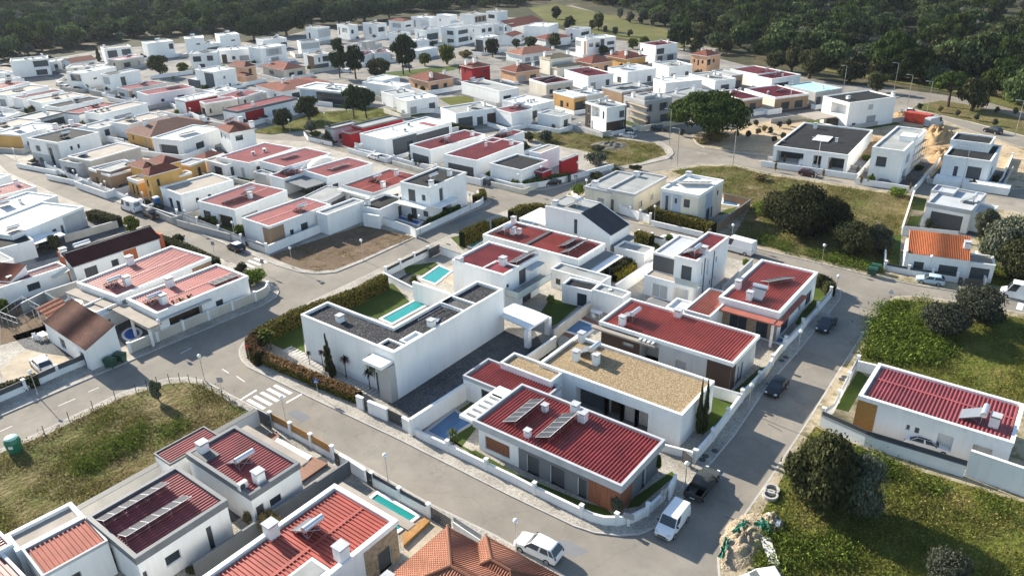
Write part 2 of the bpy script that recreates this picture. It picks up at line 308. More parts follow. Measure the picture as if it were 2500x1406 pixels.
block('pavement', [(-200,92),(60,170),(160,203),(340,252),(400,262),(430,282),(520,300),(625,318),(700,322),(745,314),(860,309),(1000,324),(1250,313),(1400,308),(1530,316),(1560,306),(1700,290),(1900,268),(2010,262),(2170,245),(2180,222),(2060,207),(1880,177),(1780,152),(1640,115),(1420,92),(1290,47),(1130,42),(900,60),(760,74),(640,106),(470,106),(250,124),(90,152),(0,160),(-160,80)], 'slabs')
block('pavement', [(1690,335),(1700,325),(1740,318),(1900,290),(1960,288),(2010,300),(2180,282),(2240,270),(2270,280),(2350,312),(2470,352),(2560,380),(2500,460),(2450,462),(2330,448),(2150,412),(1960,385),(1800,372),(1720,360),(1700,350)], 'verge')
block('pavement', [(2225,265),(2240,255),(2300,245),(2360,255),(2500,288),(2900,380),(2900,440),(2500,332),(2370,298),(2280,278)], 'wild')
block('pavement', [(2215,430),(2500,497),(2560,420),(2470,440),(2330,445)], 'verge', kerb=False) if 0 else None
# minor streets laid over the far pavements
def lane(pts, wd, z=G0+.012, m='asphalt'):
    P = [at(0, p, z) for p in pts]; b = MB()
    L_, R_ = [], []
    for i, p in enumerate(P):
        d = (P[min(i+1, len(P)-1)] - P[max(i-1, 0)]).normalized(); n = Vector((-d.y, d.x, 0)); L_.append(p + n*wd/2); R_.append(p - n*wd/2)
    for i in range(len(P)-1): b.face([R_[i], R_[i+1], L_[i+1], L_[i]])
    return struct(b.build('road', MAT[m]))
lane([(640,186),(720,196),(800,186),(880,172),(960,166),(1060,154),(1140,142),(1220,136),(1330,128)], 7)
lane([(420,282),(395,250),(370,225),(330,190)], 6)
lane([(2000,255),(2060,245),(2150,238),(2190,228)], 7)
# lots and lawns
LOT = [('wild_ground', 'wild', [(0,1105),(110,1062),(300,968),(410,936),(455,932),(495,940),(580,992),(612,1005),(400,1130),(200,1245),(60,1310),(-40,1330),(-150,1290),(-300,1240)]),
 ('dirt_lot', 'dirt', [(652,625),(888,549),(1010,578),(940,607),(880,634),(820,657),(775,662),(735,656),(690,640)]),
 ('wild_ground', 'lush', [(2160,745),(2185,732),(2300,738),(2500,778),(3300,890),(3300,1120),(2500,985),(2144,888),(2095,880),(2120,820)]),
 ('wild_ground', 'lush', [(1990,1040),(1925,1140),(1880,1215),(1840,1290),(1850,1406),(1870,1900),(3300,1900),(3300,1450),(2500,1226),(2250,1150),(2060,1075)]),
 ('wild_ground', 'wild', [(1640,418),(1712,406),(1790,407),(1875,428),(2100,463),(2232,482),(2205,560),(2168,640),(2160,668),(2030,640),(1880,603),(1790,578),(1835,500)]),
 ('wild_ground', 'lush', [(2385,560),(2500,575),(3000,640),(3000,840),(2500,715),(2410,690)]),
 ('wild_ground', 'wild', [(1270,325),(1400,322),(1500,338),(1600,350),(1620,366),(1628,378),(1560,398),(1500,408),(1440,372),(1330,350)]),
 ('wild_ground', 'lush', [(610,322),(700,300),(760,275),(850,270),(900,262),(960,270),(965,285),(900,300),(800,312),(740,318),(660,328)]),
 ('sandy_ground', 'sand', [(1694,338),(1704,328),(1745,321),(1900,293),(1955,292),(1985,310),(1960,345),(1893,372),(1800,366),(1722,355)]),
 ('sandy_ground', 'sand', [(2000,310),(2180,288),(2240,275),(2350,318),(2470,356),(2545,385),(2490,430),(2440,440),(2330,440),(2150,408),(2070,395)]),
 ('meadow', 'meadow', [(1290,20),(1360,10),(1500,40),(1700,92),(1660,118),(1450,84),(1330,50)]),
 ('meadow', 'meadow', [(1880,150),(2060,182),(2190,202),(2320,224),(2560,290),(2560,275),(2320,205),(2060,160),(1900,140)]),
 ('grass_patch', 'lawnmat', [(935,178),(1060,165),(1120,160),(1110,172),(1020,186),(945,188)]),
 ('grass_patch', 'lush', [(1070,240),(1160,232),(1180,245),(1100,258)])]
for i, (n, m, pts) in enumerate(LOT): sheet(n, 0, pts, G0 + .012, m)
LAWN = [('lawn','lawnmat',0,[(860,730),(958,690),(1005,742),(925,780),(840,752)]), ('lawn','lawnmat',0,[(655,812),(735,775),(745,862),(690,852),(640,828)]),
 ('gravel_bed','black_gravel',0,[(958,690),(1010,710),(1040,700),(1000,665)]),
 ('cobbled_drive','dark_shade_setts',0,[(945,985),(1000,1020),(1340,868),(1300,800),(1240,800)]),
 ('lawn','lawnmat',0,[(1125,1092),(1165,1042),(1160,975),(1090,1020),(1060,1050),(1290,1175),(1440,1245),(1480,1250),(1600,1180),(1650,1145),(1640,1120),(1560,1200),(1500,1250)][:6]),
 ('lawn','lawnmat',0,[(1140,1105),(1250,1170),(1420,1248),(1500,1262),(1480,1240),(1420,1222),(1270,1160),(1160,1098)]),
 ('lawn','lawnmat',0,[(1560,1235),(1650,1160),(1640,1150),(1545,1215),(1530,1240)]),
 ('lawn','lawnmat',0,[(1722,965),(1795,980),(1790,1000),(1715,1062),(1690,1040)]),
 ('lawn','lawnmat',0,[(1855,898),(1882,890),(1815,958),(1790,955)]),
 ('lawn','lawnmat',0,[(1285,860),(1355,820),(1365,845),(1320,880)]),
 ('lawn','lawnmat',0,[(1318,765),(1345,728),(1415,744),(1362,790),(1335,802)]),
 ('lawn','lawnmat',0,[(2035,690),(2005,668),(1975,690),(1985,720),(1940,790),(1960,800)]),
 ('lawn','lawnmat',0,[(2095,905),(2120,920),(2072,1005),(2038,996)]),
 ('lawn','lawnmat',0,[(1550,585),(1600,590),(1620,610),(1590,628),(1545,600)]),
 ('lawn','lawnmat',0,[(1500,640),(1560,628),(1565,640),(1515,665)]),
 ('lawn','lawnmat',0,[(985,650),(1060,640),(1080,650),(1030,672),(990,668)]),
 ('lawn','lawnmat',0,[(1100,580),(1180,560),(1190,575),(1130,610)]),
 ('lawn','lawnmat',0,[(2170,575),(2200,572),(2195,655),(2172,650)]),
 ('lawn','lawnmat',0,[(2225,478),(2262,488),(2255,515),(2225,512)]), ('lawn','lawnmat',0,[(2222,528),(2250,528),(2242,552),(2212,552)]),
 ('lawn','lawnmat',0,[(1770,512),(1800,505),(1785,520),(1750,525)]),
 ('terrace_paving','tanpave',0,[(1050,665),(1130,640),(1180,680),(1110,700)]),
 ('terrace_paving','tanpave',0,[(985,1345),(1050,1275),(1090,1290),(1010,1370)]),
 ('paved_yard','dark_shade_setts',0,[(560,1205),(700,1150),(790,1110),(800,1125),(640,1230),(480,1330),(440,1330)]),
 ('bare_soil','dirt',0,[(0,748),(55,738),(108,765),(148,785),(100,815),(0,842)]), ('paved_yard','dark_shade_setts',0,[(258,795),(330,772),(398,800),(345,838),(310,848)]), ('paved_yard','dark_shade_setts',0,[(60,575),(160,570),(290,540),(310,560),(150,625),(90,640)]),  # dark paving here and below paints in the shade over the left yards
 ('paved_yard','dark_shade_setts',0,[(30,820),(120,790),(220,850),(180,880),(60,850)]), ('terrace_paving','tanpave',0,[(0,900),(60,855),(175,872),(150,900),(20,960)]),
 ('paved_yard','asphalt_cool',0,[(1510,760),(1690,690),(1640,740),(1560,780)]),
 ('timber_deck','deck',0,[(1340,800),(1420,770),(1470,790),(1400,830)]),
 ('stone_terrace','slabs',0,[(1420,910),(1660,1010),(1560,1080),(1390,1000),(1330,950)]),
 ('stepping_path','setts',0,[(700,850),(830,905),(950,975),(935,985),(800,920),(690,862)])]
for i, (n, m, t, pts) in enumerate(LAWN): sheet(n, t, pts, G0 + .018 + .004*(i % 3), m)
# painted markings
def marks(name, quads, z=.006):
    b = MB()
    for q in quads: b.face([(p[0], p[1], z) for p in q])
    return struct(b.build(name, MAT['paintline']))
def stripes(t, a, bq, step, n, wd=.5):
    A, B, S = at(t, a, 0), at(t, bq, 0), at(t, step, 0); u = (B-A); st = (S-A); st = Vector((0, -st.length, 0)) if abs(st.y) > abs(st.x) else st; u = Vector((u.length, 0, 0)) if abs(u.x) > abs(u.y) else u
    nn = st.normalized()*wd; return [[A+st*i, A+st*i+u, A+st*i+u+nn, A+st*i+nn] for i in range(n)]
marks('crossing_stripes', stripes(32, (195,940), (358,1022), (131,974), 8, .5))
marks('stop_line', [[at(32,(290,1115),0), at(32,(460,1020),0), at(32,(470,1028),0), at(32,(300,1124),0)], [at(31,(2345,1085),0), at(31,(2500,990),0), at(31,(2510,1000),0), at(31,(2355,1094),0)]])
marks('crossing_stripes', stripes(0, (624,629), (650,641), (610,635), 4, .5) )
marks('crossing_stripes', stripes(0, (2486,738), (2500,742), (2484,741), 5, .5))
def dash(t, segs, wd=.1):
    q = []
    for a, b_ in segs:
        A, B = at(t, a, 0), at(t, b_, 0); n = (B-A).normalized(); n = Vector((-n.y, n.x, 0))*wd/2; q.append([A-n, B-n, B+n, A+n])
    return q
marks('lane_dashes', dash(31, [((570,1150),(735,1080)),((860,1015),(965,970)),((0,1400),(120,1345)),((2170,790),(2235,830)),((2310,860),(2390,915)),((1760,640),(1870,585))]))
marks('lane_dashes', dash(0, [((1850,392),(1880,397)),((1905,401),(1935,406)),((2020,420),(2050,425)),((2200,452),(2230,457)),((1700,372),(1725,376))]))
# manhole covers and drains: one darker disc each
for i, (x, y) in enumerate([(785,689),(660,624),(1918,872),(1908,880),(2055,926),(2062,920),(1722,1113),(1715,1122),(1745,1100),(1295,385 if 0 else 400)][:9]):
    b = MB(); p = at(0, (x, y)); b.tube((p.x, p.y, G0+.004), (p.x, p.y, G0+.02), .38, n=14); struct(b.build('manhole_cover', MAT['darkmetal']))
for t_, a, b_ in [(34,(440,725),(690,825)),(34,(0,1325),(140,1400)),(34,(895,290),(1030,335)),(43,(2080,820),(2250,890))]:
    A, B = at(t_, a, 0), at(t_, b_, 0); d = (B-A).normalized(); n = Vector((-d.y, d.x, 0))*.05; b = MB(); b.face([(p.x,p.y,.005) for p in (A-n,B-n,B+n,A+n)]); struct(b.build('road_joint', MAT['darkmetal']))
for i, pts in enumerate([[(1722,1180),(1775,1165),(1770,1150),(1725,1160)],[(700,1010),(735,1030),(760,1018),(722,998)],[(1120,545),(1180,522),(1172,518),(1112,540)],[(1340,1330),(1400,1360),(1440,1345),(1380,1315)],[(420,575),(450,590),(465,584),(435,570)]]): sheet('road_patch', 0, pts, .005, 'asphalt_cool')
q0, q1 = at(0,(700,850)), at(0,(948,978)); u = (q1-q0).normalized(); L_len = (q1-q0).length; b = MB(); n = Vector((-u.y,u.x,0)); k = 0.
while k < L_len-.5: c = q0+u*(k+.25); b.obox((c.x,c.y,G0+.02), u*.22, n*.75, (0,0,.03)); k += .68
struct(b.build('path', MAT['kerbstone']))
# ---------------------------------------------------------------- houses
RIBW = .38
def ribs(mb, poly, sp=RIBW, wd=.19, h=.11, mi=0, base=True):
    """raised ribs running up the slope of a flat convex polygon whose first edge is the eave; returns the polygon with uv in metres"""
    P = [Vector(p) for p in poly]; o = P[0]; u = (P[1]-P[0]).normalized(); n = (P[1]-P[0]).cross(P[-1]-P[0]).normalized(); v = n.cross(u)
    q = [((p-o).dot(u), (p-o).dot(v)) for p in P]
    if base: mb.face(P, mi)
    x = sp*.5; xm = max(a for a, _ in q); x0 = min(a for a, _ in q); x = x0 + sp*.5
    while x < xm:
        ys = []
        for i in range(len(q)):
            (ax, ay), (bx, by) = q[i], q[(i+1) % len(q)]
            if (ax <= x < bx) or (bx <= x < ax): ys.append(ay + (by-ay)*(x-ax)/(bx-ax))
        if len(ys) >= 2 and max(ys)-min(ys) > .1:
            a, b = min(ys), max(ys); pts = []
            for yy in (a, b):
                for dx, dz in ((-wd/2, .002), (-wd*.28, h), (wd*.28, h), (wd/2, .002)): pts.append(o + u*(x+dx) + v*yy + n*dz)
            for i in range(3): mb.face([pts[i], pts[i+1], pts[5+i], pts[4+i]][::-1], mi)
            mb.face(pts[0:4], mi)
        x += sp
def uvface(mb, poly, mi=0):
    P = [Vector(p) for p in poly]; o = P[0]; u = (P[1]-P[0]).normalized(); n = (P[1]-P[0]).cross(P[-1]-P[0]).normalized(); v = n.cross(u)
    if mb.uv is None: mb.uv = []
    mb.face(P, mi)
    for p in P: mb.uv += [(p-o).dot(u), (p-o).dot(v)]

def facade(mb, fr, w_, h, ops, z0=0.0, dep=.16):
    """a wall face with real openings; fr maps (along, out, z) to local space"""
    xs = sorted({0, w_} | {min(max(v, 0), w_) for o in ops for v in o[:2]}); zs = sorted({z0, h} | {min(max(v, z0), h) for o in ops for v in o[2:4]})
    for i in range(len(xs)-1):
        for j in range(len(zs)-1):
            cx, cz = (xs[i]+xs[i+1])/2, (zs[j]+zs[j+1])/2
            if any(o[0] < cx < o[1] and o[2] < cz < o[3] for o in ops): continue
            mb.face([fr(xs[i],0,zs[j]), fr(xs[i+1],0,zs[j]), fr(xs[i+1],0,zs[j+1]), fr(xs[i],0,zs[j+1])])
    for o in ops:
        a, b, c, d = o[:4]; dep_ = o[5] if len(o) > 5 else dep
        for p, q in (((a,c),(b,c)), ((b,c),(b,d)), ((b,d),(a,d)), ((a,d),(a,c))):
            mb.face([fr(p[0],0,p[1]), fr(p[0],-dep_,p[1]), fr(q[0],-dep_,q[1]), fr(q[0],0,q[1])])

def mkfr(face, W, D):
    if face == 'F': return lambda a, o, z: (a, -o, z)
    if face == 'S': return lambda a, o, z: (W+o, a, z)
    if face == 'B': return lambda a, o, z: (W-a, D+o, z)
    return lambda a, o, z: (-o, D-a, z)

KIND = {'w': ('window', 'glass', 1), 'g': ('window', 'glass', 1), 'b': ('window', 'blind', 1), 's': ('shutter', 'shutter', 0), 'l': ('shutter', 'lshutter', 0), 'd': ('garage_door', 'shutter', 0), 'D': ('door', 'frame', 0),
        'W': ('door', 'wood', 0), 'N': ('door', 'dwood', 0), 't': ('panel', 'wall_m', 0), 'G': ('recess', 'wall_g', 0), 'X': ('recess', 'shutter', 0), 'R': ('recess', 'wall_w', 0)}
def pane(fr, o, root, M, far, white):
    a, b, c, d, k = o[:5]; nm, mt, framed = KIND[k]; dep = (o[5] if len(o) > 5 else .16)
    m = MB(); m.face([fr(a,-dep,c), fr(b,-dep,c), fr(b,-dep,d), fr(a,-dep,d)]); po = m.build(nm, MAT[mt], root, M)
    if framed and not far:
        f = MB(); t = .07; e = -dep+.012; e2 = -dep+.07
        def bar(x0, x1, z0, z1):
            p = [fr(x0,e2,z0), fr(x1,e2,z0), fr(x1,e2,z1), fr(x0,e2,z1)]; q = [fr(x0,e,z0), fr(x1,e,z0), fr(x1,e,z1), fr(x0,e,z1)]
            f.face(p)
            for i in range(4): f.face([p[i], q[i], q[(i+1)%4], p[(i+1)%4]])
        bar(a+.01, a+t, c+.01, d-.01); bar(b-t, b-.01, c+.01, d-.01); bar(a+t, b-t, c+.01, c+t); bar(a+t, b-t, d-t, d-.01)
        n = max(1, round((b-a)/1.3))
        for i in range(1, n): x = a + (b-a)*i/n; bar(x-.03, x+.03, c+t, d-t)
        f.build('frame', MAT['wframe' if white else 'frame'], po, M)

def rect(t, L, N, R, H, ang=None):
    H += G0; Pn = at(t, N, H); ws = []
    W = L; D = R; z = 0
    if isinstance(L, tuple):
        v = Pn - at(t, L, H); W = v.length; z += W * complex(cos(math.atan2(v.y, v.x)), sin(math.atan2(v.y, v.x)))
    if isinstance(R, tuple):
        v = at(t, R, H) - Pn; D = v.length; a = math.atan2(v.y, v.x) - pi/2; z += D * complex(cos(a), sin(a))
    if ang is None:
        ang = math.atan2(z.imag, z.real) if z != 0 else 0
        if abs(ang) < rad(3): ang = 0
    else: ang = rad(ang)
    o = Pn - Vector((cos(ang), sin(ang), 0)) * W
    return Vector((o.x, o.y, G0)), ang, W, D

def chimney(root, M, x, y, z, s=.75, h=1.15, m='wcoping'):
    b = MB(); b.box(x-s/2, x+s/2, y-s/2, y+s/2, z-.3, z+h); o = b.build('chimney', MAT[m], root, M)
    c = MB(); c.box(x-s/2+.06, x+s/2-.06, y-s/2+.06, y+s/2-.06, z+h, z+h+.14, 1, 'b'); c.box(x-s/2-.08, x+s/2+.08, y-s/2-.08, y+s/2+.08, z+h+.14, z+h+.24); c.build('cap', [MAT['coping'], MAT['darkmetal']], o, M)
SUNA = pi                                       # collectors face the sun, towards -X of the street grid
def roofframe(M, x, y, z, a=0):
    p = M @ Vector((x, y, z)); return Matrix.Translation(p) @ Matrix.Rotation(a, 4, 'Z')
def heater(root, M, x, y, z, a=0):
    F = roofframe(M, x, y, z, rad(a)); s = MB()
    for yy in (-.7, .7):
        s.tube((.75, yy, 0), (.75, yy, 1.1), .035, n=5); s.tube((-1.1, yy, .15), (.8, yy, 1.15), .03, n=5); s.tube((.75, yy, .1), (-.2, yy, .6), .025, n=5)
    s.tube((.75, -.7, .1), (.75, .7, 1.0), .025, n=5); s.tube((.75, .7, .1), (.75, -.7, 1.0), .025, n=5)
    o = s.build('solar_heater', MAT['steel'], root, F)
    k = MB(); k.obox((-.2, 0, .68), (.95, 0, .5), (0, 1.0, 0), (-.03, 0, .055)); k.build('collector', MAT['collector'], o, F)
    t = MB(); t.tube((.85, -1.05, 1.42), (.85, 1.05, 1.42), .30, n=14); t.build('tank', MAT['tank'], o, F, smooth=False)
def pvrow(root, M, x, y, z, n, tilt=24, a=0, pw=1.05, ph=2.0):
    F = roofframe(M, x, y, z, rad(a)); c, s_ = cos(rad(tilt)), sin(rad(tilt)); T = n*pw
    s = MB()
    for i in range(n+1):
        yy = -T/2 + i*pw
        if i % 2 == 0 or i == n:
            s.tube((ph*c/2-.1, yy, 0), (ph*c/2-.1, yy, s_*ph+.1), .03, n=4)
    s.tube((ph*c/2-.15, -T/2, .35), (ph*c/2-.15, T/2, .35), .025, n=4); s.tube((ph*c/2-.12, -T/2, s_*ph), (ph*c/2-.12, T/2, s_*ph), .025, n=4); s.tube((-ph*c/2, -T/2, .08), (-ph*c/2, T/2, .08), .03, n=4)
    o = s.build('panel_stand', MAT['steel'], root, F)
    for i in range(n):
        yy = -T/2 + (i+.5)*pw; k = MB(); cz = .12 + s_*ph/2
        k.obox((0, yy, cz), (ph/2*c, 0, ph/2*s_), (0, pw/2-.02, 0), (-.02*s_, 0, .02*c), 1)
        k.obox((-.012*s_, yy, cz+.012*c), (ph/2*c-.05*c, 0, ph/2*s_-.05*s_), (0, pw/2-.045, 0), (-.02*s_, 0, .02*c), 0)
        k.build('solar_panel', [MAT['cell'], MAT['wframe']], o, F)
def acunit(root, M, x, y, z, a=0):
    F = roofframe(M, x, y, z, rad(a)); b = MB(); b.box(-.2, .2, -.45, .45, .1, .85); b.box(-.18, .18, -.4, -.34, 0, .1); b.box(-.18, .18, .34, .4, 0, .1)
    o = b.build('air_conditioner', MAT['acwhite'], root, F); g = MB(); g.tube((.2, -.12, .48), (.225, -.12, .48), .28, n=14); g.build('fan_grille', MAT['darkmetal'], o, F)

NH = [0]
def autoops(W, D, H, rng):
    ops = []
    for face, ln in (('F', W), ('S', D)):
        if ln < 3.2: continue
        lv = [(0.15, 2.55)] if H < 5.4 else [(.15, 2.5), (3.5, 5.3)]
        for z0, z1 in lv:
            n = max(1, int(ln/4.2)); x = 0
            for i in range(n):
                c = ln*(i+.5)/n + rng.uniform(-.5, .5); k = rng.choice('wgslwgb'); ww = rng.choice((.6, .8, 1.2, 1.5)); zz = z0
                if k in 'w' and rng.random() < .6: zz = z0 + 1.0; ww = rng.choice((.5, .6, .9))
                if c-ww < .3 or c+ww > ln-.3: continue
                ops.append((face, c-ww, c+ww, zz, min(z1, H-.8), k))
    return ops

def house(t, L, N, R, H, wall, roof, label, name='house', cat='house', ops=None, wings=(), seed=None, group=None, **k):
    NH[0] += 1; rng = random.Random(seed or NH[0]*7+3)
    o, ang, W, D = rect(t, L, N, R, H, k.pop('ang', None))
    root = empty(name, frame(o, ang)); tag(root, label, cat, group)
    body(root, o, ang, W, D, H, wall, roof, rng, ops, **k)
    for w_ in wings:
        w_ = dict(w_); tt = w_.pop('t', t); H2 = w_.pop('H')
        o2, a2, W2, D2 = rect(tt, w_.pop('L'), w_.pop('N'), w_.pop('R'), H2, w_.pop('ang', math.degrees(ang)))
        body(root, o2, a2, W2, D2, H2, w_.pop('wall', wall), w_.pop('roof', roof), rng, w_.pop('ops', ()), **w_)
    return root

def body(root, o, ang, W, D, H, wall, roof, rng, ops=None, par=None, ch=(), sh=(), pv=(), ac=(), clad=(), rise=1.9, over=.4, rib='y', cop=None, pd=.45, z0=0, pt=.2, ridge=None, slabs=(), seam=None, lowF=None, boxes=(), zb=0):
    M = frame(o, ang); far = math.hypot(o.x, o.y) > 170
    if ops is None: ops = autoops(W, D, H, rng)
    def val(v, ln): return v*ln if 0 <= v <= 1 and not isinstance(v, int) else (ln if v == 1 else v)
    O = {'F': [], 'S': []}
    for p in ops:
        ln = W if p[0] == 'F' else D; O[p[0]].append((val(p[1], ln), val(p[2], ln)) + tuple(p[3:]))
    wm_ = MAT['wall_' + wall]; flat = roof not in ('hip', 'ohip', 'bhip', 'dhip', 'chip', 'phip', 'gabx', 'ogabx', 'dgabx', 'gaby', 'ogaby', 'monoy', 'bmonoy', 'omonoy', 'dmonox', 'slatemono', 'tmonoy')
    Hw = H - (pd if flat else 0)
    b = MB()
    for f, ln in (('F', W), ('S', D), ('B', W), ('L', D)): facade(b, mkfr(f, W, D), ln, Hw, O.get(f, []), z0)
    if z0 > 0: b.face([(0,0,z0),(0,D,z0),(W,D,z0),(W,0,z0)])
    if roof == 'gabx' or roof == 'ogabx' or roof == 'dgabx':
        b.face([(W,0,H),(W,D,H),(W,D/2,H+rise)]); b.face([(0,D,H),(0,0,H),(0,D/2,H+rise)])
    if roof in ('gaby', 'ogaby'):
        b.face([(0,0,H),(W,0,H),(W/2,0,H+rise)]); b.face([(W,D,H),(0,D,H),(W/2,D,H+rise)])
    if roof in ('monoy', 'bmonoy', 'omonoy', 'tmonoy'):
        b.face([(W,0,H),(W,D,H),(W,D,H+rise)]); b.face([(0,D,H),(0,0,H),(0,D,H+rise)]); b.face([(W,D,H),(0,D,H),(0,D,H+rise),(W,D,H+rise)])
    if roof in ('dmonox', 'slatemono'):
        b.face([(W,0,H),(0,0,H),(0,0,H+rise)][::-1]); b.face([(W,D,H),(0,D,H),(0,D,H+rise)]); b.face([(0,D,H),(0,0,H),(0,0,H+rise),(0,D,H+rise)])
    b.build('wall', wm_, root, M)
    for f in 'FS':
        fr = mkfr(f, W, D)
        for p in O[f]: pane(fr, p, root, M, far, wall in 'wcs' and rng.random() < .3)
    for c in clad:
        fr = mkfr(c[0], W, D); ln = W if c[0] == 'F' else D; a, e = val(c[1], ln), val(c[2], ln); q = MB(); z1, z2 = c[3], min(c[4], Hw-.01)
        P = [fr(a,.035,z1), fr(e,.035,z1), fr(e,.035,z2), fr(a,.035,z2)]; Q = [fr(a,.001,z1), fr(e,.001,z1), fr(e,.001,z2), fr(a,.001,z2)]
        # leave the openings of this face free
        holes = [h for h in O[c[0]] if h[1] > a and h[0] < e]
        if holes:
            sub = [(h[0]-a, h[1]-a, h[2], h[3], 'w', .03) for h in holes]; facade(q, lambda x, y_, z, fr=fr, a=a: fr(a+x, .035+y_, z), e-a, z2, sub, z1)
        else: q.face(P)
        for i in range(4): q.face([Q[i], Q[(i+1)%4], P[(i+1)%4], P[i]])
        q.build('cladding', MAT[c[5]], root, M)
    if flat:
        pm = MAT[cop] if cop else (MAT['wcoping'] if wall in 'wcesmtyo' else MAT['coping']); ov = over if par else .05
        p = MB(); T = pt
        P0 = [(-ov,-ov),(W+ov,-ov),(W+ov,D+ov),(-ov,D+ov)]; P1 = [(T,T),(W-T,T),(W-T,D-T),(T,D-T)]
        for i in range(4):
            a, c = P0[i], P0[(i+1)%4]; e, g = P1[i], P1[(i+1)%4]
            p.face([(*a,Hw),(*c,Hw),(*c,H),(*a,H)]); p.face([(*a,H),(*c,H),(*g,H),(*e,H)]); p.face([(*g,Hw-.05),(*e,Hw-.05),(*e,H),(*g,H)]); p.face([(*c,Hw),(*a,Hw),(*e,Hw),(*g,Hw)])
        p.build('parapet', pm, root, M)
        r = MB(); zr = H - min(.32, pd*.75); x0, x1, y0, y1 = T+.004, W-T-.004, T+.004, D-T-.004
        if roof in ('red', 'dred', 'pink', 'terra', 'brick', 'rose'):
            g = .2
            r.face([(x0,y0,zr-.09),(x1,y0,zr-.09),(x1,y1,zr-.09),(x0,y1,zr-.09)], 1)
            x0 += g; y0 += g*.6; x1 -= g*.4; y1 -= g*.4
            hh = .16
            segs = [(x0, x1, y0, y1)]
            if rib == 'y': poly = [(x0,y0,zr),(x1,y0,zr),(x1,y1,zr),(x0,y1,zr)]
            else: poly = [(x1,y0,zr),(x1,y1,zr),(x0,y1,zr),(x0,y0,zr)]
            if far and math.hypot(o.x, o.y) > 330: r.face(poly)
            else: ribs(r, poly)
            if seam is not None:
                for s_ in (seam if isinstance(seam, (list, tuple)) else (seam,)):
                    if rib == 'x': xx = x0+(x1-x0)*s_; r.box(xx-.16, xx+.16, y0, y1, zr+.01, zr+.1)
                    else: yy = y0+(y1-y0)*s_; r.box(x0, x1, yy-.16, yy+.16, zr+.01, zr+.1)
            r.build('roof', [MAT[roof], MAT['gry']], root, M)
        else:
            r.face([(x0,y0,zr),(x1,y0,zr),(x1,y1,zr),(x0,y1,zr)])
            r.build('roof', MAT[roof], root, M)
        zt = zr
    else:
        v = over; zt = H; r = MB(); A, B_, C, E = (-v,-v,H), (W+v,-v,H), (W+v,D+v,H), (-v,D+v,H); dn = .12
        near = math.hypot(o.x, o.y) < 150
        def rf(poly):
            uvface(r, poly)
            if near:
                k0 = len(r.f); ribs(r, poly, .24, .13, .06, base=False)
                for f_ in r.f[k0:]:
                    for i_ in f_: r.uv += [r.v[i_][0], r.v[i_][2]*2 + r.v[i_][1]]
        mm = {'o': 'otile', 'd': 'dtile', 'c': 'ctile', 'b': 'btile', 'p': 'ptile'}.get(roof[0], 'tile')
        if roof.endswith('hip'):
            if W >= D: h1, h2 = (D/2, D/2, H+rise), (W-D/2, D/2, H+rise)
            else: h1, h2 = (W/2, W/2, H+rise), (W/2, D-W/2, H+rise)
            if W >= D: fs = [[A,B_,h2,h1],[B_,C,h2],[C,E,h1,h2],[E,A,h1]]
            else: fs = [[A,B_,h1],[B_,C,h2,h1],[C,E,h2],[E,A,h1,h2]]
        elif roof.endswith('gabx'):
            z_ = H+rise; fs = [[A,B_,(W+v,D/2,z_),(-v,D/2,z_)], [C,E,(-v,D/2,z_),(W+v,D/2,z_)]]
        elif roof.endswith('gaby'):
            z_ = H+rise; fs = [[B_,C,(W/2,D+v,z_),(W/2,-v,z_)], [E,A,(W/2,-v,z_),(W/2,D+v,z_)]]
        elif roof.endswith('monoy'): z_ = H+rise; fs = [[A,B_,(W+v,D+v,z_),(-v,D+v,z_)]]
        else: z_ = H+rise; fs = [[B_,C,(-v,D+v,z_),(-v,-v,z_)]]; mm = 'dtile' if roof == 'dmonox' else 'slate'
        if mm == 'slate':
            ribs(r, fs[0], .42, .10, .06)
            r.uv = None
        else:
            for f_ in fs: rf([(p[0],p[1],p[2]+.06) for p in f_])
        ro = r.build('roof', MAT[mm], root, M)
        ev = MB()
        for f_ in fs:
            n_ = len(f_)
            for i in range(n_):
                p, q = f_[i], f_[(i+1)%n_]
                if i == 0 or not roof.endswith('hip'): ev.face([(p[0],p[1],p[2]-.10),(q[0],q[1],q[2]-.10),(q[0],q[1],q[2]+.055),(p[0],p[1],p[2]+.055)])
            ev.face([(p[0],p[1],p[2]-.10) for p in f_[::-1]])
        ev.build('eave', MAT['wcoping' if roof[0] not in 'd' else 'coping'], ro, M)
        if roof.endswith('hip') and near:
            hp = MB()
            for p, q in ((A,h1),(B_,h2 if W >= D else h1),(C,h2),(E,h1 if W >= D else h2),(h1,h2)):
                if (Vector(p)-Vector(q)).length > .3: hp.tube((p[0],p[1],p[2]+.14),(q[0],q[1],q[2]+.14), .13, n=6)
            hp.build('ridge', MAT['ptile' if roof[0] == 'p' else mm], ro, M)
    if flat and far and ops is not None and W > 5 and D > 5 and not (sh or pv or ac) and root.get('category') == 'house' and z0 == 0 and H < 7.3 and not root.get('busy'):
        root['busy'] = 1; k_ = rng.random()
        if k_ < .45: sh = [(rng.uniform(.35,.7), rng.uniform(.3,.75))]
        elif k_ < .6: pv = [(rng.uniform(.4,.6), .5, rng.choice((3,4,5)))]
        elif k_ < .75: ac = [(rng.uniform(.3,.7), .4), (rng.uniform(.3,.7), .6)]
        if not ch: ch = [(rng.uniform(.12,.88), rng.choice((.12,.85)))][:rng.choice((0,1,1))] + [(rng.uniform(.2,.8), rng.uniform(.3,.7), .5, .7)]
    def top(x, y):
        if flat: return zt
        if roof.endswith('hip'): return H + rise*min(1, 2*min(x, W-x, y, D-y)/min(W, D))
        if roof.endswith('gaby'): return H + rise*(1-abs(2*x/W-1))
        if roof.endswith('gabx'): return H + rise*(1-abs(2*y/D-1))
        if roof.endswith('monoy'): return H + rise*y/D
        return H + rise*(1-x/W)
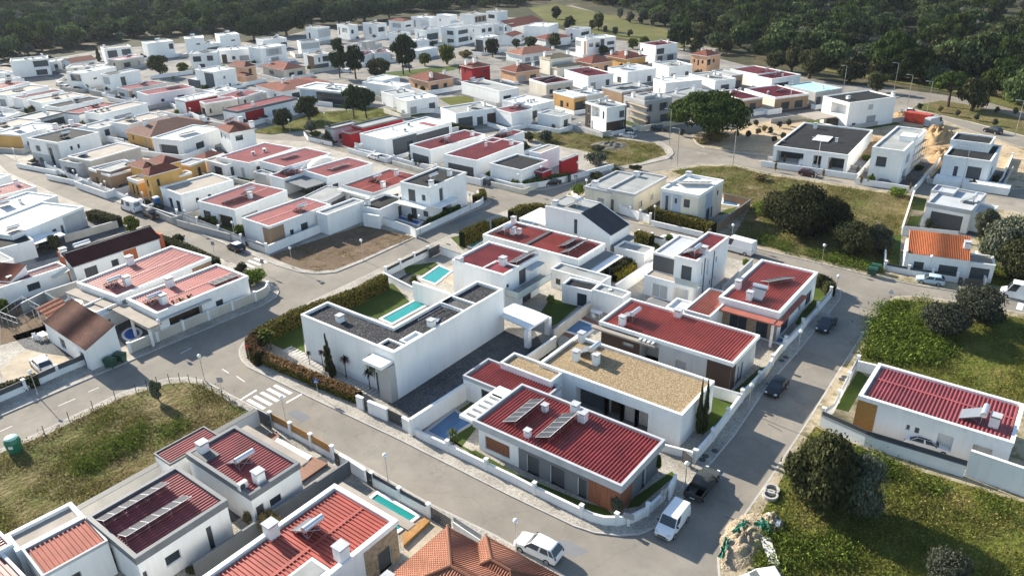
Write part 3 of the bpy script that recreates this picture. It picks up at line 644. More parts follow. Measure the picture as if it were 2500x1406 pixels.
    for c in ch: chimney(root, M, c[0]*W, c[1]*D, top(c[0]*W, c[1]*D) + (.0 if flat else -.1), *(c[2:]))
    for c in sh: heater(root, M, c[0]*W, c[1]*D, top(c[0]*W, c[1]*D)+.02, *(c[2:]))
    for c in pv: pvrow(root, M, c[0]*W, c[1]*D, top(c[0]*W, c[1]*D)+.02, *(c[2:]))
    for c in ac: acunit(root, M, c[0]*W, c[1]*D, top(c[0]*W, c[1]*D)+.02, *(c[2:]))
    for s_ in slabs:                            # canopies and terrace slabs: x0,x1,y0,y1,z0,z1,material,name
        q = MB(); q.box(*s_[:6]); q.build(s_[7] if len(s_) > 7 else 'canopy', MAT[s_[6]], root, M)
# ---------------------------------------------------------------- the houses, one by one
def inset(P, d):
    n = len(P); out = []
    for i in range(n):
        a, b, c = Vector(P[i-1]), Vector(P[i]), Vector(P[(i+1) % n]); e, f = (b-a).normalized(), (c-b).normalized()
        n1, n2 = Vector((-e.y, e.x)), Vector((-f.y, f.x)); k = (n1+n2); k = k / max(.2, k.dot(n1)); out.append(b + k*d)
    return out
def polybody(root, M, P, H, wall, roof, cop='wcoping', pd=.5, T=.3, zin=.4):
    P = [Vector(p) for p in P]; n = len(P); b = MB(); Hw = H-.12
    for i in range(n): a, c = P[i], P[(i+1)%n]; b.face([(a.x,a.y,0),(c.x,c.y,0),(c.x,c.y,Hw),(a.x,a.y,Hw)])
    b.build('wall', MAT['wall_'+wall], root, M)
    Q, O_ = inset(P, T), inset(P, -.02); p = MB()
    for i in range(n):
        j = (i+1)%n; a, c, e, g = O_[i], O_[j], Q[i], Q[j]
        p.face([(a.x,a.y,Hw),(c.x,c.y,Hw),(c.x,c.y,H),(a.x,a.y,H)]); p.face([(a.x,a.y,H),(c.x,c.y,H),(g.x,g.y,H),(e.x,e.y,H)]); p.face([(g.x,g.y,H-pd-.1),(e.x,e.y,H-pd-.1),(e.x,e.y,H),(g.x,g.y,H)])
        p.face([(c.x,c.y,Hw),(a.x,a.y,Hw),(P[i].x,P[i].y,Hw),(P[j].x,P[j].y,Hw)])
    p.build('parapet', MAT[cop], root, M); r = MB(); r.face([(q.x,q.y,H-zin) for q in Q]); r.build('roof', MAT[roof], root, M)
def ring(root, M, x0, x1, y0, y1, z0, z1, T, m, floor, name='roof_light'):
    b = MB(); b.box(x0,x1,y0,y0+T,z0,z1); b.box(x0,x1,y1-T,y1,z0,z1); b.box(x0,x0+T,y0+T,y1-T,z0,z1); b.box(x1-T,x1,y0+T,y1-T,z0,z1)
    b.face([(x0+T,y0+T,z0+.05),(x1-T,y0+T,z0+.05),(x1-T,y1-T,z0+.05),(x0+T,y1-T,z0+.05)], 1); b.build(name, [MAT[m], MAT[floor]], root, M)

def big_white():
    H = 6.5; o, ang, W, D = rect(32, (418,265), (1345,632), (2405,5), H, 0); M = frame(o, ang)
    root = empty('house', M); tag(root, 'large windowless white L-shaped house with black gravel roof beside turquoise pool', 'house')
    Mi = M.inverted()
    def loc(p, z=H): q = Mi @ at(32, p, z+G0); return q
    d1 = loc((710,125)).y; ic = loc((1330,385)); d1 = (d1+ic.y)/2; xi = ic.x
    polybody(root, M, [(0,0),(W,0),(W,D),(xi,D),(xi,d1),(0,d1)], H, 'w', 'black_gravel')
    for p in ((820,300),(1712,345)):
        q = loc(p, H); chimney(root, M, q.x, q.y, H-.4, .8, .75)
    a, b, c = loc((1190,540)), loc((1290,590)), loc((1255,500)); ring(root, M, a.x, W-.35, .35, 2.2, H-.38, H-.06, .22, 'wcoping', 'black_gravel')
    ring(root, M, W-1.7, W-.35, 2.6, 5.4, H-.38, H-.06, .22, 'wcoping', 'wall_w', 'skylight')
    q = loc((1950,140)); ring(root, M, xi+.05, W-.05, q.y-1.3, q.y+1.3, H-.38, H+.02, .25, 'wcoping', 'dark_shade_setts', 'roof_patio')
    q = loc((1760,270)); r = MB()
    for i in range(3): r.tube((q.x-1.2, q.y-2+i*2, H-.3), (q.x-1.2, q.y-2+i*2, H+.5), .04, n=5)
    r.tube((q.x-1.2,q.y-2.2,H+.45),(q.x-1.2,q.y+2.4,H+.45),.04,n=5); r.tube((q.x-1.2,q.y-2.2,H-.1),(q.x-1.2,q.y+2.4,H-.1),.04,n=5)
    r.tube((q.x-1.2,q.y+2.4,H+.45),(q.x+2.2,q.y+2.6,H+.45),.04,n=5); r.tube((q.x-1.2,q.y+2.4,H),(q.x+2.2,q.y+2.6,H),.04,n=5)
    for i in range(6): r.tube((q.x-1.2+i*.6,q.y+2.5,H),(q.x-1.2+i*.6,q.y+2.5,H+.45),.03,n=4)
    r.obox((q.x+.3,q.y-.6,H-.28),(.5,.2,0),(-.2,.4,0),(0,0,.04)); r.build('pipe_rack', MAT['steel'], root, M)
    e = MB(); e.box(W-2.0,W-.02,-1.1,-.01,0,4.9); e.build('entrance_pier', MAT['wall_k'], root, M)
    e = MB(); e.box(W-3.4,W-.3,-2.0,-.02,4.95,5.35); e.build('entrance_canopy', MAT['wcoping'], root, M)
    e = MB(); e.box(W-3.6,W-2.05,-.04,-.005,0,2.6); e.build('door', MAT['frame'], root, M)
    return M, W, D, xi, d1, H
BW = big_white()

# gravel roofed house and its neighbours by the lower right street
house(33, (285,715), (1660,1240), (1975,905), 4.2, 'w', 'tan_gravel', 'white bungalow under a wide flat roof of tan gravel', over=.05, pd=.45, cop='wcoping', pt=.3,
  ops=[('F',.28,.49,0,2.8,'X',1.1),('F',.49,.60,0,2.8,'N',1.6),('F',.60,.70,0,2.8,'t',1.1),('F',.70,.79,0,2.8,'t',1.3)], ch=[(.16,.42),(.06,.93),(.29,.5)], sh=[(.19,.66)],
  wings=[dict(L=(-60,690),N=(380,912),R=(515,808),H=4.0,roof='tan_gravel',ang=0,pd=.4)])
house(0, (1165,1025), (1514,1177), (1607,1072), 3.9, 'w', 'red', 'white corner bungalow with deep red ribbed roof, two panel rows and grey recess', par=True, over=.42, pd=.85, cop='coping', pt=-.12,
  ops=[('F',.05,.24,.5,2.2,'W'),('F',.37,.46,0,2.3,'s'),('F',.54,.64,0,2.3,'s'),('F',.73,.79,0,2.3,'s'),('S',.55,.66,0,2.3,'s')],
  clad=[('F',.31,.80,0,2.95,'wall_q'),('F',.80,.999,0,2.95,'wood'),('S',.0,.3,0,2.95,'wood'),('S',.3,.97,0,2.95,'wall_q')],
  ch=[(.27,.72,.6,.7),(.338,.12,.6,.7),(.446,.88,.8,1.3),(.52,.82,.85,1.0)], pv=[(.18,.5,5),(.435,.48,5)],
  wings=[dict(L=(1142,908),N=(1310,988),R=(1342,934),H=3.4,roof='red',ang=0,cop='coping',ops=[('F',.25,.8,0,2.5,'g')],pd=.5)],
  slabs=[(-2.6,-2.2,-.1,7.0,3.1,3.5,'wcoping','pergola'),(-.45,-.05-.32,-.1,7.0,3.1,3.5,'wcoping','pergola'),(-2.6,-.37,5.0,7.0,3.12,3.48,'wcoping','pergola_slab')] + [(-2.2,-.45,-.1+i*.98,.42+i*.98,3.12,3.48,'wcoping','pergola_beam') for i in range(6)])
house(33, (865,330), (2150,720), (2395,460), 4.2, 'g', 'brick', 'grey bungalow with red ribbed roof and dark timber facade panels', cop='wcoping', par=True, over=.28, pd=.5, pt=.0,
  ops=[('F',.18,.27,1.6,2.2,'b'),('F',.32,.47,0,2.9,'G',2.2),('F',.6,.68,1.0,2.1,'l'),('S',.22,.5,0,2.4,'b')], clad=[('F',.0,.32,0,3.6,'dwood'),('F',.83,.999,0,3.7,'dwood'),('S',0.0,.18,0,3.7,'dwood')],
  ch=[(.14,.13),(.41,.93,.9,.9)], sh=[(.14,.38)], seam=None, slabs=[(5.9,6.15,-.9,-.3,3.6,3.8,'wcoping','pergola_beam'),(6.5,6.75,-.9,-.3,3.6,3.8,'wcoping','pergola_beam'),(7.1,7.35,-.9,-.3,3.6,3.8,'wcoping','pergola_beam'),(7.7,7.95,-.9,-.3,3.6,3.8,'wcoping','pergola_beam'),(-1.0,8.3,-1.1,-.3,3.3,3.55,'bei','canopy')])
house(0, (1628,747), (1690,768), (1708,742), 3.2, 'w', 'wht', 'small white flat-roofed outbuilding between two red roofs', name='outbuilding', cat='outbuilding', ops=[], pd=.5)
house(0, (1765,718), (1903,763), (1981,661), 4.5, 'w', 'brick', 'white house with bright red ribbed roof beside the street corner hedge', pd=.5, pt=.3, cop='wcoping', par=True, over=.1,
  ops=[('S',.1,.3,.3,2.4,'g'),('S',.55,.62,.8,2.2,'w'),('S',.75,.9,.3,2.4,'g'),('F',.2,.5,0,2.4,'g'),('F',.65,.85,0,2.4,'g')], ch=[(.1,.28),(.42,.12)], sh=[(.5,.2,90)], pv=[(.55,.62,4,20,-35)],
  clad=[('F',0.0,.999,0,3.4,'stoneclad')], slabs=[(0,8.2,-1.7,-.15,3.3,3.5,'terra','porch_roof'),(8.0,8.3,-1.6,-1.3,0,3.3,'wcoping','porch_post'),(8.45,9.1,-1.7,9,3.3,3.5,'terra','porch_roof')],
  wings=[dict(L=(1683,748),N=(1733,773),R=(1788,716),H=3.6,roof='terra',ang=0,pd=.3)])
# two-storey white house with a red strip of roof
house(0, (1647,624), (1702,637), (1782,577), 7.0, 'w', 'red', 'tall narrow white house with red roof strip and dark vertical bands', pd=.5, pt=.25,
  ops=[('F',.33,.8,3.5,5.8,'s'),('S',.16,.19,4,6,'w'),('S',.33,.39,3.2,5.8,'b'),('S',.6,.64,4.2,5.2,'w'),('S',.1,.2,.9,2.1,'w'),('S',.45,.5,.9,1.9,'w'),('S',.62,.66,1.2,1.8,'w')], clad=[('S',.235,.265,0,6.4,'shutter'),('S',.52,.55,0,6.4,'shutter')],
  sh=[(.45,.2)], ch=[(.8,.33,.9,.9)],
  wings=[dict(L=(1595,616),N=(1648,628),R=(1709,585),H=6.2,roof='lgr',ang=0,pd=.3,clad=[('F',0,.99,3.3,5.8,'shutter')]),
   dict(L=(1573,671),N=(1690,701),R=(1712,682),H=3.3,roof='bei',ang=0,pd=.2,pt=.15,ops=[('F',.17,.5,.1,2.3,'b'),('F',.62,.93,0,2.6,'X',1.2)])],
  slabs=[(.9,4.6,-1.2,-.02,3.25,3.33,'railing','balcony_floor'),(.9,4.6,-1.24,-1.2,3.33,4.2,'railing','balcony_rail')])
house(0, (1185,569), (1412,634), (1477,594), 4.3, 'w', 'brick', 'long white bungalow whose red roof is split by a dark gutter', pd=.55, pt=.35, ops=[('F',.5,.56,.2,2.4,'b'),('S',.05,.95,0,2.6,'X',.6)], clad=[],
  ch=[(.2,.42),(.245,.5,.6,.8),(.05,.92)], sh=[(.12,.35)], pv=[(.74,.62,4),(.83,.5,6)], slabs=[(8.3,8.9,.36,7.5,3.9,4.28,'shutter','gutter'),(19.1,20.9,-.5,8,2.9,3.05,'dcoping','veranda_roof'),(20.9,22.4,-.5,8,2.75,2.88,'wcoping','awning'),(22.2,22.3,-.4,-.3,0,2.75,'darkmetal','veranda_post'),(22.2,22.3,4,4.1,0,2.75,'darkmetal','veranda_post')])
house(0, (1114,629), (1229,671), (1308,620), 6.4, 'w', 'red', 'white two-storey house with cut-out red roof and glass balcony', pd=.55, pt=.3, ops=[('S',.42,.62,3.2,5.6,'s'),('S',.07,.14,4,4.6,'w'),('S',.5,.75,0,2.4,'g')],
  ch=[(.1,.05,1,.5),(.75,.35,.9,1.2)], pv=[(.85,.75,5,20)], slabs=[(9.75,12.1,.3,8.6,3.0,3.15,'gry','balcony_floor'),(12.06,12.12,.3,8.6,3.15,4.1,'railing','balcony_rail'),(9.75,12.06,.24,.3,3.15,4.1,'railing','balcony_rail'),(5.8,9.4,.32,3.4,6.06,6.2,'dred','roof_well'),(5.6,5.8,.32,3.4,6.06,6.42,'wcoping','roof_well_wall'),(5.8,9.4,3.4,3.6,6.06,6.42,'wcoping','roof_well_wall'),(9.8,11,5,8.4,5.4,5.55,'coping','window_canopy')])
house(0, (1462,560), (1508,572), (1562,540), 4.9, 'w', 'slatemono', 'white house with steep slate grey mono-pitch roof facing the street', rise=2.1, over=.12,
  ops=[('S',.3,.4,0,2.3,'D')], L_=None, wings=[dict(L=(1372,513),N=(1420,524),R=(1470,496),H=6.9,roof='gry',ang=0,pd=.15,pt=.15,ops=[('F',.85,.95,2.6,5.0,'w')],sh=[(.45,.45)],ch=[(.05,.3,.9,.8)]),
   dict(L=(1345,516),N=(1373,524),R=(1413,506),H=3.6,roof='wht',ang=0,pd=.3,ops=[('F',.2,.8,.2,2.4,'g')])], slabs=[(8.2,10,1,10,2.7,2.9,'dcoping','canopy')]) if 0 else None
def slate_house():
    o, ang, W, D = rect(0, (1417,524), (1506,568), (1556,537), 5.0, 0); M = frame(o, 0); root = empty('house', M)
    tag(root, 'white house with big dark slate mono-pitch roof sloping to the right', 'house'); Mi = M.inverted()
    h1, h0 = 7.3, 4.6
    o1 = at(0, (1417,523), h1+G0); o2 = at(0, (1507,567), h0+G0); W = o2.x-o1.x; D = abs(at(0,(1469,496),h1+G0).y - o1.y); M = frame(Vector((o1.x, o1.y, G0)), 0); root.matrix_basis = M
    wl, wf = 7.2, 4.4
    b = MB()
    b.face([(-wl,0,0),(W,0,0),(W,0,h0),(0,0,h1),(-wl,0,h1)]); b.face([(W,0,0),(W,D,0),(W,D,h0),(W,0,h0)]); b.face([(W,D,0),(-wl,D,0),(-wl,D,h1),(0,D,h1),(W,D,h0)]); b.face([(-wl,D,0),(-wl,0,0),(-wl,0,h1),(-wl,D,h1)])
    b.build('wall', MAT['wall_w'], root, M)
    r = MB(); ribs(r, [(W-.1,.18,h0+.05),(W-.1,D-.18,h0+.05),(-.1,D-.18,h1+.05),(-.1,.18,h1+.05)], .42, .1, .06); r.build('roof', MAT['slate'], root, M)
    r = MB(); r.face([(-wl,.2,h1-.12),(-.1,.2,h1-.12),(-.1,D-.2,h1-.12),(-wl,D-.2,h1-.12)]); r.build('flat_roof', MAT['gry'], root, M)
    t = MB()
    for y0, y1 in ((0,.18),(D-.18,D)):
        t.face([(-wl,y0,h1+.08),(0,y0,h1+.08),(0,y1,h1+.08),(-wl,y1,h1+.08)]); t.face([(0,y0,h1+.08),(W+.02,y0,h0+.08),(W+.02,y1,h0+.08),(0,y1,h1+.08)])
        for a, c in ((y0,-1),(y1,1)): t.face([(-wl,a-.003*(c<0)+.003*(c>0),h1-.2),(0,a+.003*c,h1-.2),(0,a+.003*c,h1+.08),(-wl,a+.003*c,h1+.08)]); t.face([(0,a+.003*c,h1-.2),(W+.02,a+.003*c,h0-.2),(W+.02,a+.003*c,h0+.08),(0,a+.003*c,h1+.08)])
    t.build('verge_trim', MAT['wcoping'], root, M)
    for x0, x1, z0, z1, k in ((-1.2,-.6,3.6,6.2,'glass'),(W*.4,W*.62,.9,1.9,'lshutter'),(W*.72,W*.9,.9,2.4,'lshutter')):
        w_ = MB(); w_.box(x0,x1,-.04,-.005,z0,z1); w_.build('window', MAT[k], root, M)
    heater(root, M, -3, D*.45, h1-.12); chimney(root, M, -wl+.8, D*.3, h1-.3, .9, .7)
    s = MB(); s.box(W+.02, W+1.5, .3, D-.5, 2.7, 2.9); s.build('canopy', MAT['dcoping'], root, M)
    s = MB(); s.box(-wl-6.5, -wl-.05, 1, D+1, 3.2, 3.45); s.box(-wl-6.4,-wl-6.1,1.1,1.4,0,3.2); s.box(-wl-6.4,-wl-6.1,D+.5,D+.8,0,3.2); s.build('terrace_roof', MAT['wcoping'], root, M)
    s = MB(); s.box(-wl-4.5,-wl-.02,-.9,-.7,0,3.6); s.build('terrace_screen', MAT['wall_g'], root, M)
slate_house()
house(23, (945,430), (1195,487), (1530,318), 4.5, 'c', 'gry', 'cream bungalow under two stepped grey flat roofs near the crossroads', cop='coping', pd=.5, pt=.25, par=True, over=.15,
  ops=[('S',.15,.25,1,2.3,'b'),('S',.5,.6,1,2.4,'b'),('F',.05,.25,0,2.5,'D')], wings=[dict(L=(725,405),N=(965,462),R=(1240,300),H=4.1,roof='gry',ang=None,cop='coping',par=True,over=.15,ops=[('F',.5,.75,1.0,2.3,'l')],ch=[(.3,.08,1.1,1.2),(.92,.88,1.1,1.2)])])
house(23, (1450,432), (1828,500), (2085,352), 6.4, 'c', 'wht', 'cream two-storey cube with pale blue panels and tilted solar panels on top', pd=.6, pt=.3,
  ops=[('F',.12,.22,2.2,5.2,'w'),('F',.38,.45,4,5,'w'),('F',.62,.78,3.6,5.2,'w'),('S',.35,.5,.1,2.6,'g'),('S',.55,.62,.1,2.4,'g'),('S',.75,.82,4,5,'w')], clad=[('F',.05,.28,.1,5.7,'wall_p'),('F',.33,.55,.1,5.7,'wall_p'),('S',.3,.55,.1,5.7,'wall_p')],
  pv=[(.5,.55,6,25,-60)], ch=[(.1,.92,.9,.8),(.02,.35,.8,.3)])
house(0, (2097,964), (2475,1081), (2498,985), 4.1, 'w', 'rose', 'white house with red ribbed roof beside the overgrown lot on the right', pd=.5, pt=.35, cop='wcoping', ops=[('F',.35,.38,1.7,2.4,'w'),('F',.41,.44,1.7,2.4,'w'),('F',.56,.66,0,2.6,'R',.8),('F',.78,.9,0,2.6,'R',1.2)],
  clad=[('F',0,.14,0,3.55,'slatwood')], sh=[(.73,.32,0)], ch=[(.86,.3,.9,1.2)], seam=.62)
house(0, (2214,652), (2358,668), (2367,605), 3.0, 'w', 'omonoy', 'little white cottage with vivid orange tiled roof facing the street', ang=None, rise=2.2, over=.15,
  ops=[('F',.13,.30,0,2.1,'s'),('F',.55,.87,0,2.2,'d')], ch=[(.97,.55,.9,1.0)]) if 0 else None
def cottage():
    H0, H1 = 3.3, 5.4
    A, B_ = at(0,(2217,618),H0+G0), at(0,(2365,637),H0+G0); C_ = at(0,(2222,562),H1+G0)
    ang = math.atan2((B_-A).y, (B_-A).x); W = (B_-A).length; D = abs((C_-A).dot(Vector((-sin(ang),cos(ang),0)))); M = frame(Vector((A.x,A.y,G0)), ang)
    root = empty('house', M); tag(root, 'little white cottage with vivid orange tiled roof facing the street', 'house')
    body(root, Vector((A.x,A.y,G0)), ang, W, D, H0, 'w', 'omonoy', random.Random(3), [('F',.13,.30,0,2.1,'s'),('F',.55,.86,0,2.1,'d'),('S',.3,.6,.9,2,'w')], rise=H1-H0, over=.12, ch=[(.96,.55,.9,.9)])
    body(root, M @ Vector((W+.05,D*.1,0)), ang, 3.6, D*.8, 3.0, 'w', 'bei', random.Random(3), [('F',.15,.85,0,2.2,'d')], pd=.3)
    s = MB(); s.box(-.35,-.06,-.3,D+.2,0,H0+.5); s.build('gable_wall', MAT['wall_w'], root, M)
cottage()
house(0, (2261,497), (2372,514), (2420,474), 4.4, 'w', 'lgr', 'white bungalow with wide dark garage shutter and pale flat roofs', pd=.8, cop='coping', pt=.3, ops=[('F',.14,.86,0,3.0,'d')], sh=[(.78,.45)],
  wings=[dict(L=(2275,463),N=(2328,473),R=(2345,460),H=4.7,roof='lgr',cop='coping',pd=.6,ops=[]),dict(L=(2372,520),N=(2420,525),R=(2445,505),H=3.6,roof='lgr',pd=.4,ops=[])])
# bottom left
house(0, (212,1262), (330,1360), (552,1220), 4.2, 'w', 'rose', 'white house with red ribbed roof carrying two long rows of solar panels', cop='dcoping', pd=.75, pt=.28, par=True, over=.12,
  ops=[('S',.25,.42,1.2,2.3,'w'),('S',.02,.06,0,2.3,'s'),('F',.3,.42,0,2.4,'s'),('S',.72,.78,0,2.6,'s')], pv=[(.2,.40,6),(.62,.42,6)])
house(0, (458,1104), (610,1206), (735,1133), 4.2, 'w', 'rose', 'white house with pinkish red ribbed roof, chimneys and lightwell above timber deck', cop='dcoping', pd=.7, pt=.28, par=True, over=.1,
  ops=[('S',.32,.55,1.3,2.2,'w'),('S',.05,.2,0,2.4,'s')], ch=[(.1,.22,.9,1.2),(.9,.32,.9,1.2)], sh=[(.55,.42)], ac=[(.86,.05)],
  slabs=[(.2,10.5,5.75,6.9,3.5,3.65,'bei','canopy'),(.4,2.9,.35,1.9,3.9,4.16,'shutter','lightwell')],
  wings=[dict(L=(382,1103),N=(414,1132),R=(530,1060),H=3.3,roof='rose',cop='dcoping',pd=.25,pt=.1,ops=[])])
house(0, (45,1345), (103,1405), (265,1322), 3.9, 'w', 'terra', 'white house with faded terracotta sheet roof next to a concrete terrace', rib='x', pd=.3, pt=.15, cop='coping', ops=[('S',.2,.5,0,2.4,'X',.6)],
  wings=[dict(L=(12,1305),N=(40,1345),R=(205,1260),H=3.9,roof='bei',pd=.6,pt=.35,cop='wcoping',ops=[])])
house(0, (-60,1370), (50,1470), (95,1440), 3.7, 'w', 'dred', 'white house with purplish red roof cut off by the frame corner', rib='x', pd=.3, ops=[],
  wings=[dict(L=(-40,1300),N=(-5,1345),R=(28,1325),H=4.1,roof='red',pd=.4,ops=[])])
def red_near():
    H = 4.3; T_ = at(0, (817,1182), H+G0); Rr = at(0, (966,1270), H+G0); W = Rr.x-T_.x; D = 22.0
    o = Vector((T_.x, (T_.y+Rr.y)/2 - D, G0)); M = frame(o, 0); root = empty('house', M)
    tag(root, 'white house with brick red sheet roof and long narrow pool behind', 'house')
    body(root, o, 0, W, D, H, 'w', 'brick', random.Random(5), [('S',.885,.955,.0,2.3,'s'),('S',.66,.72,0,2.3,'s')], rib='x', pd=.45, pt=.32, par=True, over=.15, seam=.52, clad=[('S',.82,.999,0,3.6,'stoneclad')],
      ch=[(.06,.66,1.0,1.3),(.93,.74,1.0,1.4)], sh=[(.33,.76)], slabs=[(-.3,W+1.2,D+.2,D+1.15,3.5,3.7,'bei','canopy'),(W-2.6,W-.34,D-10.6,D-7.2,H-.36,H+.0,'wcoping','lightwell'),(W-2.35,W-.55,D-10.3,D-7.5,H-.3,H+.03,'gry','skylight')])
    return o, W, D
RN = red_near()
def tile_near():
    H = 3.4; c1, c2 = at(0, (1092,1283), H), at(0, (1186,1306), H)
    W, D = 13.0, 11.0; o = Vector((c1.x, c1.y-D, G0)); M = frame(o, 0); root = empty('house', M); tag(root, 'house under orange hipped clay tiles at the bottom of the view', 'house')
    body(root, o + Vector((.5,.5,0)), 0, W-1, D-1, H-.2, 'w', 'phip', random.Random(5), [('S',.3,.5,.8,2.2,'w')], rise=3.0, over=.5, pd=.3, ch=[(-.03,.3,.8,.6)])
    o2 = Vector((c2.x+.5, c2.y-6.5, G0)); body(root, o2, 0, 8, 6, H-.2, 'w', 'phip', random.Random(5), [], rise=2.0, over=.5)
tile_near()
# left block
house(0, (212,681), (284,724), (498,624), 4.1, 'w', 'pink', 'white house with pale red ribbed roof and brown end wall by left street', rib='x', cop='wcoping', pd=.55, pt=.3, par=True, over=.12, seam=.5,
  ops=[('S',.05,.42,0,2.6,'N',1.0),('S',.55,.62,1,2.2,'b')], clad=[('S',.78,.999,0,3.5,'wall_b')], ch=[(.04,.52,1.0,1.3),(.72,.22,.9,1.3)], sh=[(.55,.14)], slabs=[(10.1,11.1,.5,8.5,3.0,3.2,'dcoping','canopy'),(-.6,10.6,-1.9,-.2,2.9,3.1,'bei','pergola'),(-.5,-.2,-1.8,-1.5,0,2.9,'wcoping','pergola_post'),(9.9,10.2,-1.8,-1.5,0,2.9,'wcoping','pergola_post')])
house(0, (312,727), (382,764), (600,672), 4.1, 'w', 'pink', 'white house with glare-tinted red ribbed roof behind beige boundary wall, palms', rib='x', pd=.55, pt=.3, par=True, over=.12, seam=.55, cop='wcoping',
  ops=[('S',.1,.45,0,2.6,'N',1.0),('S',.6,.68,1,2.2,'w')], ch=[(.12,.42,1.0,1.3),(.7,.17,.9,1.3)], sh=[(.5,.12)], pv=[(.72,.82,4,8)], slabs=[(8.15,8.7,0,8,2.9,3.1,'coping','canopy'),(-.8,9.2,-2.1,-.2,2.8,3.0,'bei','pergola'),(8.6,8.9,-2.0,-1.7,0,2.8,'wcoping','pergola_post'),(4,4.3,-2.0,-1.7,0,2.8,'wcoping','pergola_post'),(-3.6,-.9,-4.5,2.5,2.5,2.75,'wcoping','terrace_roof')])
def old_tile():
    h0, h1 = 3.0, 4.9
    A = at(31,(430,335),h0+G0); B_ = at(31,(840,612),h0+G0); C_ = at(31,(1200,415),h1+G0)
    ang = math.atan2((B_-A).y,(B_-A).x); W = (B_-A).length; D = (C_-B_).dot(Vector((-sin(ang),cos(ang),0))); M = frame(Vector((A.x,A.y,G0)), ang)
    root = empty('house', M); tag(root, 'plain white house with weathered brown tiled roof sloping down to the yard', 'house')
    body(root, Vector((A.x,A.y,G0)), ang, W, D, h0, 'w', 'bmonoy', random.Random(4), [('F',.3,.45,.4,2.1,'w'),('F',.8,.9,0,2.1,'s')], rise=h1-h0, over=.1)
    # tiled lean-to on the left
    p = M @ Vector((-7.2, 2.6, 0)); F = frame(p, ang); r = MB()
    uvface(r, [(0,-1.2,2.3),(7.0,-1.2,2.3),(7.0,2.2,2.8),(0,2.2,2.8)]); k0 = len(r.f); ribs(r, [(0,-1.2,2.3),(7.0,-1.2,2.3),(7.0,2.2,2.8),(0,2.2,2.8)], .3, .17, .09, base=False)
    for f_ in r.f[k0:]:
        for i_ in f_: r.uv += [r.v[i_][0], r.v[i_][1]]
    l = r.build('porch_roof', MAT['ptile'], root, F); 
    for x in (.2, 3.4, 6.7): q = MB(); q.tube((x,-1.0,0),(x,-1.0,2.3),.1,n=6); q.build('porch_post', MAT['wcoping'], l, F)
old_tile()
def dark_tile():
    h0, h1 = 3.1, 4.9
    B0 = at(21,(715,1200),h0+G0); B1 = at(21,(1550,922),h0+G0); T_ = at(21,(612,1070),h1+G0)
    d = B1-B0; ang = math.atan2(d.y,d.x)-pi/2; D = d.length; W = (B0-T_).dot(Vector((cos(ang),sin(ang),0))); o = B0 - Vector((cos(ang),sin(ang),0))*W; o.z = G0; M = frame(o, ang)
    root = empty('house', M); tag(root, 'long white cottage with dark brown tiled roof and orange wall section', 'house')
    body(root, o, ang, W, D, h0, 'w', 'dmonox', random.Random(4), [('S',.1,.24,0,2.2,'s'),('S',.40,.49,.8,2.1,'w'),('S',.60,.66,0,2.1,'N')], rise=h1-h0, over=.25, clad=[('S',.56,.71,0,3.05,'wall_x')])
    q = MB(); q.box(-.5,W+.2,D+.3,D+.75,0,h0+.7); q.box(-2.4,-.02,D*0,.5,0,h1-.2); q.build('end_wall', MAT['wall_x'], root, M)
    chimney(root, M, -.9, .4, h1-.5, .9, .9); q = MB(); q.tube((-.5,2.0,h1+.5),(-.5,4.6,h1+.5),.38,n=12); q.build('water_tank', MAT['tank'], root, M)
    q = MB(); q.face([(W*.1,-.1,2.7),(W*.8,-.1,2.7),(W*.8,-3.0,2.1),(W*.1,-3.0,2.1)][::-1]); q.face([(W*.1,-.1,2.66),(W*.8,-.1,2.66),(W*.8,-3.0,2.06),(W*.1,-3.0,2.06)]); q.build('awning', MAT['wall_c'], root, M)
    body(root, M @ Vector((-2.4,-13.0,0)), ang, 3.0, 12.6, 3.0, 'w', 'dred', random.Random(2), [('S',.5,.65,.8,2.0,'w')], pd=.5, ac=[(.3,.4)])
dark_tile()
house(21, (-420,880), (115,892), (892,622), 4.0, 'w', 'wht', 'long white flat-roofed house beside the dark yard by left street', pd=.45, clad=[('S',.68,.999,0,3.5,'wall_g')], ops=[('S',.5,.56,0,2.1,'s'),('S',.62,.66,0,2.2,'s'),('S',.2,.3,.9,2,'w')], sh=[(.85,.1)], pv=[(.9,.12,2,10)])
house(21, (-400,690), (-30,712), (605,512), 4.0, 'w', 'wht', 'long white house with bare white roof, second from the mural shed', pd=.45, ops=[('S',.33,.42,.6,2.2,'w'),('S',.55,.6,1.4,2,'w')], clad=[])
house(21, (-300,480), (-170,548), (322,408), 3.9, 'w', 'pink', 'white house with glare-tinted red roof and rust red corner by left street', pd=.5, ops=[('S',.65,.7,1.4,2,'w')], clad=[('S',.2,.45,0,3.3,'wall_x')])
house(21, (-300,330), (-120,365), (88,298), 3.8, 'w', 'wht', 'low white house half cut off at the left edge', pd=.4, ops=[])
house(21, (-400,930), (-200,1070), (335,948), 3.3, 'w', 'blk', 'white shed with dark grey roof and pastel mural on its wall', name='shed', cat='shed', pd=.25, ops=[])
house(21, (-380,1130), (-100,1190), (145,1140), 3.0, 'w', 'gry', 'low white garage with grey slab roof beside the mural shed', name='garage', cat='garage', pd=.3, ops=[])
house(21, (-330,1270), (100,1345), (215,1255), 3.0, 'w', 'monoy', 'white cottage corner with pinkish tiled roof at the left edge', rise=1.3, over=.1, ops=[('F',.85,.95,.6,2,'w')])
house(0, (265,800) if 0 else (205,745), (235,762), (296,732), 3.2, 'w', 'bei', 'small white outbuilding with barbecue chimney behind the weathered tiles', name='outbuilding', cat='outbuilding', pd=.4, ops=[('S',.3,.42,0,2,'k') if 0 else ('S',.3,.45,.0,1.4,'X')])
